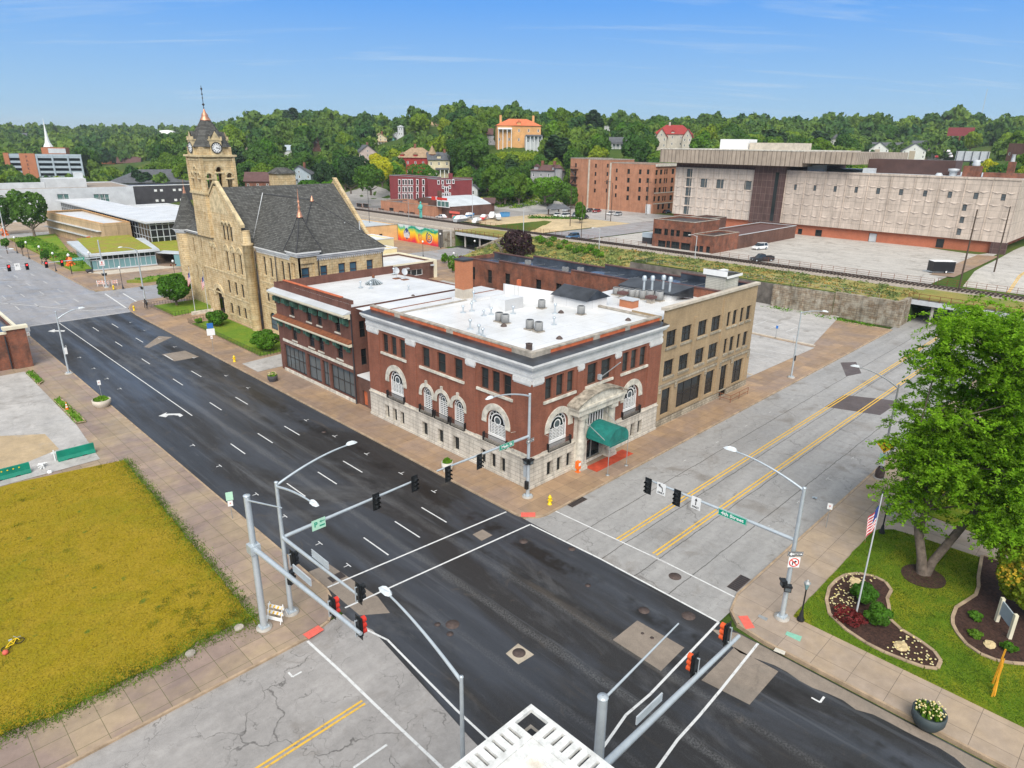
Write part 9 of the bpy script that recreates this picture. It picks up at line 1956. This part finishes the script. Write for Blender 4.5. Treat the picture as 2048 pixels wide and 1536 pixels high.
# ---------- the big honey locust ----------
def locust():
 rng=np.random.default_rng(21); x0,y0=52.0,8.4; t=thing('honey_locust_tree','huge feathery lime green tree with forked trunk in the park','tree',(x0,y0,Z)); WO[t.name]=Vector((0,0,0)); q=MB()
 q.tube([(0,0,-.3),(.05,.35,1.3),(.5,1.0,3.0),(.7,1.2,4.0)],[.42,.33,.30,.26],10); q.tube([(.1,-.1,-.3),(.3,-.35,1.2),(1.2,-1.2,3.6),(2.0,-2.2,6.5),(2.4,-3.2,10)],[.36,.30,.28,.22,.12],10); q.tube([(.5,1.0,3.0),(1.2,1.0,4.5),(1.6,1.6,8),(2.0,1.6,12.5)],[.26,.24,.18,.08],8); q.tube([(.45,.9,2.6),(.5,1.25,3.6)],[.3,.2],7)
 ends=[]
 base=[((1.6,1.6,8),(2.2,2,12)),((2.0,-2.2,6.5),(3,-3,9.5)),((1.2,1.0,4.5),(0,2.5,7)),((2.4,-3.2,10),(3,-4,13))]
 for i in range(40):
  b0=base[i%4][rng.integers(0,2)]; a=rng.uniform(0,2*PI); r=rng.uniform(2.4,5.6); zz=rng.uniform(4.2,19.0)
  rr=r*math.sqrt(max(.12,1-((zz-11)/9.3)**2)); e=(2.9+rr*math.cos(a),-.9+rr*math.sin(a),zz)
  m_=((b0[0]+e[0])/2,(b0[1]+e[1])/2,(b0[2]+e[2])/2+.8); q.tube([b0,m_,e],[.09,.05,.02],5); ends.append(e)
 q.build('trunk',M['bark'],t)
 C=[];Nn=[]
 for e in ends+[(2.9+rng.uniform(-1,1)*3.9,-.9+rng.uniform(-1,1)*3.9,rng.uniform(5.5,19.4)) for _ in range(110)]:
  k=rng.integers(16,24)
  for j in range(k):      # a spray of hanging twigs
   a=rng.uniform(0,2*PI); l=rng.uniform(.7,1.9); s=np.array([e[0]+rng.normal(0,.75),e[1]+rng.normal(0,.75),e[2]+rng.normal(0,.5)]); m=70
   tt=rng.uniform(0,1,m)[:,None]; path=s+np.hstack([math.cos(a)*l*tt,math.sin(a)*l*tt,-.55*l*tt*tt+.12*tt]); w=rng.normal(0,.13,(m,3))*[1,1,.5]; C.append(path+w); Nn.append(np.tile([0,0,1.],(m,1)))
 C=np.concatenate(C); Nn=np.concatenate(Nn); V=leaves_np(C,Nn,.19,rng,.5); print('locust leaves',len(C))
 add_obj('crown',mesh_np('crown',V,M['leaf_locust'],np.repeat(rng.uniform(0,.15,len(C)),4)),t)
locust()
# ================= vehicles =================
def car_proto(kind,color):
 t=thing({'pickup':'pickup_truck','suv':'parked_suv','sedan':'parked_car'}[kind],'','car' if kind!='pickup' else 'truck'); L,Wd=(4.6,1.8) if kind!='pickup' else (5.4,1.95); bh={'sedan':.82,'suv':.95,'pickup':.95}[kind]; H={'sedan':1.42,'suv':1.72,'pickup':1.75}[kind]
 st=[(-L/2,.35,bh*.72,.86),(-L/2+.15,.22,bh*.95,.97),(-L/2+1.0,.2,bh,1),(0,.2,bh,1),(L/2-1.1,.2,bh*.98,1),(L/2-.2,.22,bh*.80,.95),(L/2,.35,bh*.62,.85)]
 if kind=='pickup': st=[(-L/2,.4,bh,.95),(-L/2+.1,.3,bh,1),(0,.25,bh,1),(L/2-1.3,.25,bh,1),(L/2-.2,.25,bh*.92,.97),(L/2,.4,bh*.75,.9)]
 q=MB(); rings=[]
 for x,z0,z1,w in st:
  w*=Wd/2; rings.append([(x,-w*.93,z0),(x,-w,z0+.15),(x,-w,z1-.12),(x,-w*.9,z1),(x,w*.9,z1),(x,w,z1-.12),(x,w,z0+.15),(x,w*.93,z0)])
 vs=[p for r_ in rings for p in r_]; n=8; q.add(vs,[(i*n+j,i*n+(j+1)%n,(i+1)*n+(j+1)%n,(i+1)*n+j) for i in range(len(st)-1) for j in range(n)]+[tuple(range(8)),tuple(range(len(vs)-1,len(vs)-9,-1))])
 x0,x1,x2,x3={'sedan':(-1.75,-1.15,.35,1.15),'suv':(-2.15,-1.85,.4,1.2),'pickup':(-.55,-.4,.7,1.35)}[kind]; w0,w1=Wd/2*.9,Wd/2*.74
 g=MB().hexa([(x0,-w0,bh),(x3,-w0,bh),(x3,w0,bh),(x0,w0,bh),(x1,-w1,H-.05),(x2,-w1,H-.05),(x2,w1,H-.05),(x1,w1,H-.05)])
 q.hexa([(x1-.03,-w1-.02,H-.06),(x2+.03,-w1-.02,H-.06),(x2+.03,w1+.02,H-.06),(x1-.03,w1+.02,H-.06),(x1+.1,-w1+.08,H),(x2-.1,-w1+.08,H),(x2-.1,w1-.08,H),(x1+.1,w1-.08,H)])
 for xx in (x1,(x1+x2)/2,x2): q.hexa([(xx-.05 if xx!=x1 else x0,-w0-.01,bh),(xx+.05 if xx!=x1 else x0+.1,-w0-.01,bh),(xx+.05 if xx!=x1 else x0+.1,w0+.01,bh),(xx-.05 if xx!=x1 else x0,w0+.01,bh),(xx-.04,-w1-.015,H-.05),(xx+.04,-w1-.015,H-.05),(xx+.04,w1+.015,H-.05),(xx-.04,w1+.015,H-.05)]) if xx!=x2 else None
 if kind=='pickup': q.box(-L/2+.05,-.6,-.85,-.75,bh,bh+.28); q.box(-L/2+.05,-.6,.75,.85,bh,bh+.28); q.box(-L/2,-L/2+.08,-.85,.85,bh,bh+.28)
 q.build('body',M[color],t); g.build('windows',M['car_glass'],t)
 for sx_ in (-L/2+.85,L/2-.9):
  for sy in (-1,1):
   X=Matrix.Translation((sx_,sy*(Wd/2-.1),.33))@Matrix.Rotation(PI/2,4,'X'); w=MB().xf(X).lathe([(.1,-.11),(.33,-.11),(.33,.11),(.1,.11)],0,0,12).build('wheel',M['tyre'],t); MB().xf(X).lathe([(.01,sy*-.115),(.19,sy*-.115)],0,0,10).build('rim',M['steel'],w)
 for sy in (-.62,.62): MB().box(L/2-.12,L/2+.01,sy-.18,sy+.18,bh*.55,bh*.72).build('headlight',M['white_paint'],t); MB().box(-L/2-.01,-L/2+.08,sy-.15,sy+.15,bh*.6,bh*.8).build('tail_light',M['signal_red'],t)
 return freeze(t)
PC={}
def put_car(kind,color,px,py,z,rz,label,group=None,sc=1.0):
 k=(kind,color); x,y=G(px,py,z)
 if k not in PC: PC[k]=car_proto(kind,color); o=PC[k]
 else: o=dup(PC[k])
 o.location=(x,y,z+.06); o.rotation_euler=(0,0,R(rz)); o['label']=label; o.scale=(sc,)*3
 if group: o['group']=group
 elif 'group' in o: del o['group']
gc='cars parked before the brick block'
put_car('suv','car_white',1519,499,4.5,165,'white suv parked near the long red wing in the big lot'); put_car('pickup','car_black',1523,523,4.5,-35+180,'black pickup truck by the railway fence in the big lot'); put_car('suv','car_blue',1145,478,4.3,178,'blue suv on the far street at the railway fence')
for px,py,k,c,l in ((1110,420,'sedan','car_silver','silver car at the left end of the back row in the car park'),(1133,423,'suv','car_silver','silver car second from the left in the back row'),(1114,433,'sedan','car_white','white car at the left end of the front row'),(1130,435,'suv','car_white','white car second from the left in the front row'),(1151,434,'suv','car_grey','dark grey suv in the middle of the front row'),(1167,438,'sedan','car_black','black car at the right end of the front row'),
 (1179,424,'sedan','car_black','black car beside the red car'),(1193,425,'sedan','car_red','dark red car in the car park before the brick block'),(1222,430,'sedan','car_white','white car left of the pair by the lawn'),(1236,431,'sedan','car_silver','silver car right of the pair by the lawn')): put_car(k,c,px,py,4.55,190+U(-8,8),l,gc)
put_car('sedan','car_black',1334,427,4.55,-5,'black car parked at the brown brick front'); put_car('sedan','car_black',6,530,0,0,'') if 0 else None
for px,py,c,l in ((640,380,'car_white','white car parked left behind the slate roof'),(650,383,'car_silver','silver car parked right behind the slate roof')):
 x,y,z=AT(px,py,260); o=None; k=('sedan',c); o=dup(PC[k]); o.location=(x,y,z); o['label']=l; o['group']='cars behind the slate roof'; o.rotation_euler=(0,0,R(-20))
for px,py,c,l in ((1896,305,'car_white','farthest white car in the row on the hill road'),(1899,310,'car_silver','silver car in the row on the hill road'),(1901,315,'car_white','nearest white car in the row on the hill road'),(1872,316,'car_red','red vehicle parked at the end of the white terraces')):
 x,y,z=AT(px,py,470); o=dup(PC[('sedan',c)]) ; o.location=(x,y,z); o['label']=l; o['group']='cars on the hill road'; o.rotation_euler=(0,0,R(20))
# enclosed trailer
x,y=169.5,38.0; t=thing('enclosed_trailer','black box trailer parked at the far edge of the big lot','trailer',(x,y,4.5)); B=Blk(x,y,4.6,2.2,R(-48)); q=MB().prism([B.P(a,b)[:2] for a,b in ((-2.3,-1.1),(2.3,-1.1),(2.3,1.1),(-2.3,1.1))],4.95,7.1); q.build('box',M['black_paint'],t); MB().prism([B.P(a,b)[:2] for a,b in ((-2.35,-1.15),(2.35,-1.15),(2.35,1.15),(-2.35,1.15))],7.1,7.17).build('roof_trim',M['white_paint'],t); MB().prism([B.P(a,b)[:2] for a,b in ((-2.4,-1.0),(2.4,-1.0),(2.4,1.0),(-2.4,1.0))],4.8,4.95).build('chassis',M['steel'],t)
q=MB().tube([B.P(-2.4,-.6,4.9),B.P(-3.7,0,4.9),B.P(-2.4,.6,4.9)],.06,5); q.build('drawbar',M['steel'],t)
for s in (-1.12,1.12): p=B.P(.6,s,4.95); X=Matrix.Translation(p)@Matrix.Rotation(R(-48),4,'Z')@Matrix.Rotation(PI/2,4,'X'); w=MB().xf(X).lathe([(.1,-.12),(.36,-.12),(.36,.12),(.1,.12)],0,0,12).build('wheel',M['tyre'],t); MB().xf(X).lathe([(.01,.13),(.2,.13)],0,0,10).build('rim',M['white_paint'],w)
t=thing('dumpster','grey container behind the railside brick building','container',G(1298,487,4.5)+(4.5,)); x,y=G(1298,487,4.5); MB().box(x-1.2,x+1.2,y-1.5,y+1.5,4.55,6.2).build('bin',M['dark_metal'],t); MB().box(x-1.25,x+1.25,y-1.55,y+1.55,6.2,7.4).build('top_box',M['bluegrey_wall'],t)
# yard of boats and old vehicles
def boat(px,py,col,rz,l,s=1.0):
 x,y=G(px,py,4.6); t=thing('boat',l,'boat',(x,y,4.6)); X=Matrix.Translation((x,y,4.6))@Matrix.Rotation(R(rz),4,'Z')@Matrix.Scale(s,4); q=MB().xf(X)
 st=[(-3,.9,1.2),(-1,1.1,1.2),(1,1.0,1.25),(2.4,.5,1.4),(3.2,.03,1.55)]; vs=[]
 for a,w,z in st: vs+=[(a,-w,z),(a,-w*.6,.5),(a,w*.6,.5),(a,w,z)]
 q.add(vs,[(i*4+j,i*4+j+1,i*4+j+5,i*4+j+4) for i in range(4) for j in range(3)]+[(0,1,2,3)]); q.build('hull',M[col],t); MB().xf(X).hexa([(-2.6,-.75,1.2),(1.2,-.75,1.2),(1.2,.75,1.2),(-2.6,.75,1.2),(-1.6,-.6,1.95),(.4,-.5,1.95),(.4,.5,1.95),(-1.6,.6,1.95)]).build('cabin',M['white_paint'],t)
boat(925,446,'car_silver',10,'long grey boat at the front of the fenced yard',1.3); boat(955,447,'white_paint',25,'white boat beside the red hulled boat in the yard'); boat(968,440,'car_bright_red',35,'red boat in the middle of the yard'); boat(985,437,'white_paint',40,'white boat with raised bow at the back of the yard',1.2); boat(996,440,'car_silver',50,'grey boat at the right end of the yard',1.1); boat(940,435,'car_skyblue',15,'blue boat near the orange roofed shed',.9)
put_car('pickup','car_black',897,434,4.55,170,'black truck at the entrance of the fenced yard'); put_car('sedan','car_bright_red',909,427,4.55,150,'bright red old car at the back of the yard'); put_car('sedan','car_teal',915,440,4.55,10,'teal green old car in the yard front row'); put_car('sedan','car_skyblue',938,424,4.55,30,'blue old car behind the boats'); put_car('sedan','car_white',883,437,4.55,90,'white car beside the barrel roofed shop')
for px,py,c,l in ((932,420,'signal_red','red and white totem figure in the yard'),(950,427,'white_paint','white figure statue in the yard'),(1010,433,'car_skyblue','blue crate at the end of the yard'),(963,424,'tactile_red','pale red figure in the yard')):
 x,y=G(px,py,4.6); t=thing('yard_statue' if 'crate' not in l else 'crate',l,'statue' if 'crate' not in l else 'crate',(x,y,4.6))
 q=MB();
 if 'crate' in l: q.box(x-1.5,x+1.5,y-1,y+1,4.6,6.0); q.box(x-1.6,x+1.6,y-1.1,y+1.1,6.0,6.15)
 else: q.lathe([(.7,4.6),(.5,5.2),(.6,6.2),(.75,7.0),(.3,7.4),(.45,7.8),(.3,8.3),(.0,8.5)],x,y,8)
 q.build('figure' if 'crate' not in l else 'box',M[c],t)
x,y=G(842,438,4.6); t=thing('giant_statue','tall teal painted figure statue before the picture boards','statue',(x,y,4.6)); q=MB(); q.tube([(x,y-.5,4.6),(x,y-.4,8)],[.4,.5],8); q.tube([(x,y+.5,4.6),(x,y+.4,8)],[.4,.5],8); q.lathe([(.9,7.9),(1.0,9.0),(1.2,10.2),(.5,10.6),(.45,10.8)],x,y,10); q.lathe([(.0,10.7),(.5,11),(.5,11.5),(.0,11.9)],x,y,8); q.tube([(x,y-1.1,10.1),(x-.8,y-1.3,8.8),(x-1.2,y-.3,9.0)],[.3,.25,.2],6); q.tube([(x,y+1.1,10.1),(x-.8,y+1.3,8.8),(x-1.2,y+.3,9.2)],[.3,.25,.2],6); q.v=[(x+(a-x)*.55,y+(b-y)*.75,4.6+(c-4.6)*.82) for a,b,c in q.v]; q.build('figure',M['teal_wall'],t)
# pavilion, chain fence
x,y,_=AT(1118,400,262); t=thing('picnic_shelter','small open shelter with grey hipped roof on the grass','shelter',(x,y,4.6)); B=Blk(x,y,8,5,R(-45)); q=MB(); P=[B.P(a,b,7.0) for a,b in ((-4.6,-3.2),(4.6,-3.2),(4.6,3.2),(-4.6,3.2))]; a,b=B.P(-2,0,8.6),B.P(2,0,8.6); q.poly([P[0],P[1],b,a]); q.poly([P[1],P[2],b]); q.poly([P[2],P[3],a,b]); q.poly([P[3],P[0],a]); q.build('roof',M['grey_shingle'],t); q=MB(); [q.prism([B.P(u+c,v+d)[:2] for c,d in ((-.12,-.12),(.12,-.12),(.12,.12),(-.12,.12))],4.5,7.05) for u in (-3.8,0,3.8) for v in (-2.4,2.4)]; q.build('post',M['timber_pole'],t)
fence('grey chain link fence behind the boat yard and sandy lot',[G(985,402,5)[0:2],G(1062,417,5)[0:2]],1.6,flat(4.8),2.0,'grey_metal',4,w=.03)
fence('dark timber retaining edge fence behind the car park',[G(1148,392+14,5.)[0:2],G(1240,412,5.)[0:2]],.9,flat(4.6),1.0,'timber_pole',3)
# person
def person(lab,px,py,rz,cl='black_paint',lg='charcoal_block'):
 x,y=G(px,py,.13); t=thing('person',lab,'person',(x,y,.13),0); V=[(0,0,.95),(0,0,1.15),(0,0,1.42),(0,0,1.52),(0,0,1.66),(0,.09,.92),(.04,.10,.5),(-.02,.10,.06),(.1,.10,.03),(0,-.09,.92),(-.10,-.10,.52),(-.22,-.10,.08),(-.11,-.1,.04),(0,.2,1.40),(-.03,.25,1.12),(.08,.24,.90),(0,-.2,1.40),(.03,-.25,1.12),(.14,-.23,.92)]
 Ed=[(0,1),(1,2),(2,3),(3,4),(0,5),(5,6),(6,7),(7,8),(0,9),(9,10),(10,11),(11,12),(2,13),(13,14),(14,15),(2,16),(16,17),(17,18)]
 me=bpy.data.meshes.new('body'); me.from_pydata(V,Ed,[]); o=bpy.data.objects.new('body',me); COL.objects.link(o); sk=o.modifiers.new('s','SKIN'); sub=o.modifiers.new('u','SUBSURF'); sub.levels=sub.render_levels=2
 rr=[.14,.12,.15,.06,.105,.09,.065,.045,.04,.09,.065,.045,.04,.06,.045,.03,.06,.045,.03]
 for i,s in enumerate(me.skin_vertices[0].data): s.radius=(rr[i],rr[i]); s.use_root=(i==0)
 dg=bpy.context.evaluated_depsgraph_get(); m2=bpy.data.meshes.new_from_object(o.evaluated_get(dg)); bpy.data.objects.remove(o); m2.materials.clear(); m2.materials.append(M[lg]); o=bpy.data.objects.new('body',m2); COL.objects.link(o); o.parent=t; t.rotation_euler=(0,0,R(rz)); WO[t.name]=Vector((0,0,0)); WO[o.name]=Vector((0,0,0))
 q=MB().lathe([(.19,.88),(.19,1.2),(.22,1.4),(.1,1.5)],0,0,10); q.build('jacket',M[cl],t); MB().lathe([(.06,1.56),(.115,1.62),(.115,1.72),(.05,1.79),(.0,1.8)],-.01,0,10).build('hair',M['black_iron'],t)
person('person in dark clothes walking past the lamp post at the hall corner',295,619,-60); person('second person in brown clothes beside the first at the hall corner',292,616,-60,'timber_pole','dark_metal')
# drop unused prototypes that were never placed
for o in list(bpy.data.objects):
 if o.parent is None and o.type=='EMPTY' and not o.get('label'):
  for c in list(o.children_recursive): bpy.data.objects.remove(c)
  bpy.data.objects.remove(o)
for o in list(bpy.data.objects):
 if o.parent is not None:
  for k in ('category','group'):
   if k in o: del o[k]
print('objects',len(bpy.data.objects))
# summer air
m=bpy.data.materials.new('air'); m.use_nodes=True; nt=m.node_tree; nt.nodes.clear(); o=N(nt,'ShaderNodeOutputMaterial'); v=N(nt,'ShaderNodeVolumePrincipled'); v.inputs['Color'].default_value=(.86,.93,1,1); v.inputs['Density'].default_value=.00013; v.inputs['Anisotropy'].default_value=.2; L_(nt,v.outputs[0],o.inputs['Volume'])
hb=MB().box(-3100,6100,-3100,6100,-8,110).build('haze',m); hb['kind']='stuff'
S.cycles.volume_bounces=0
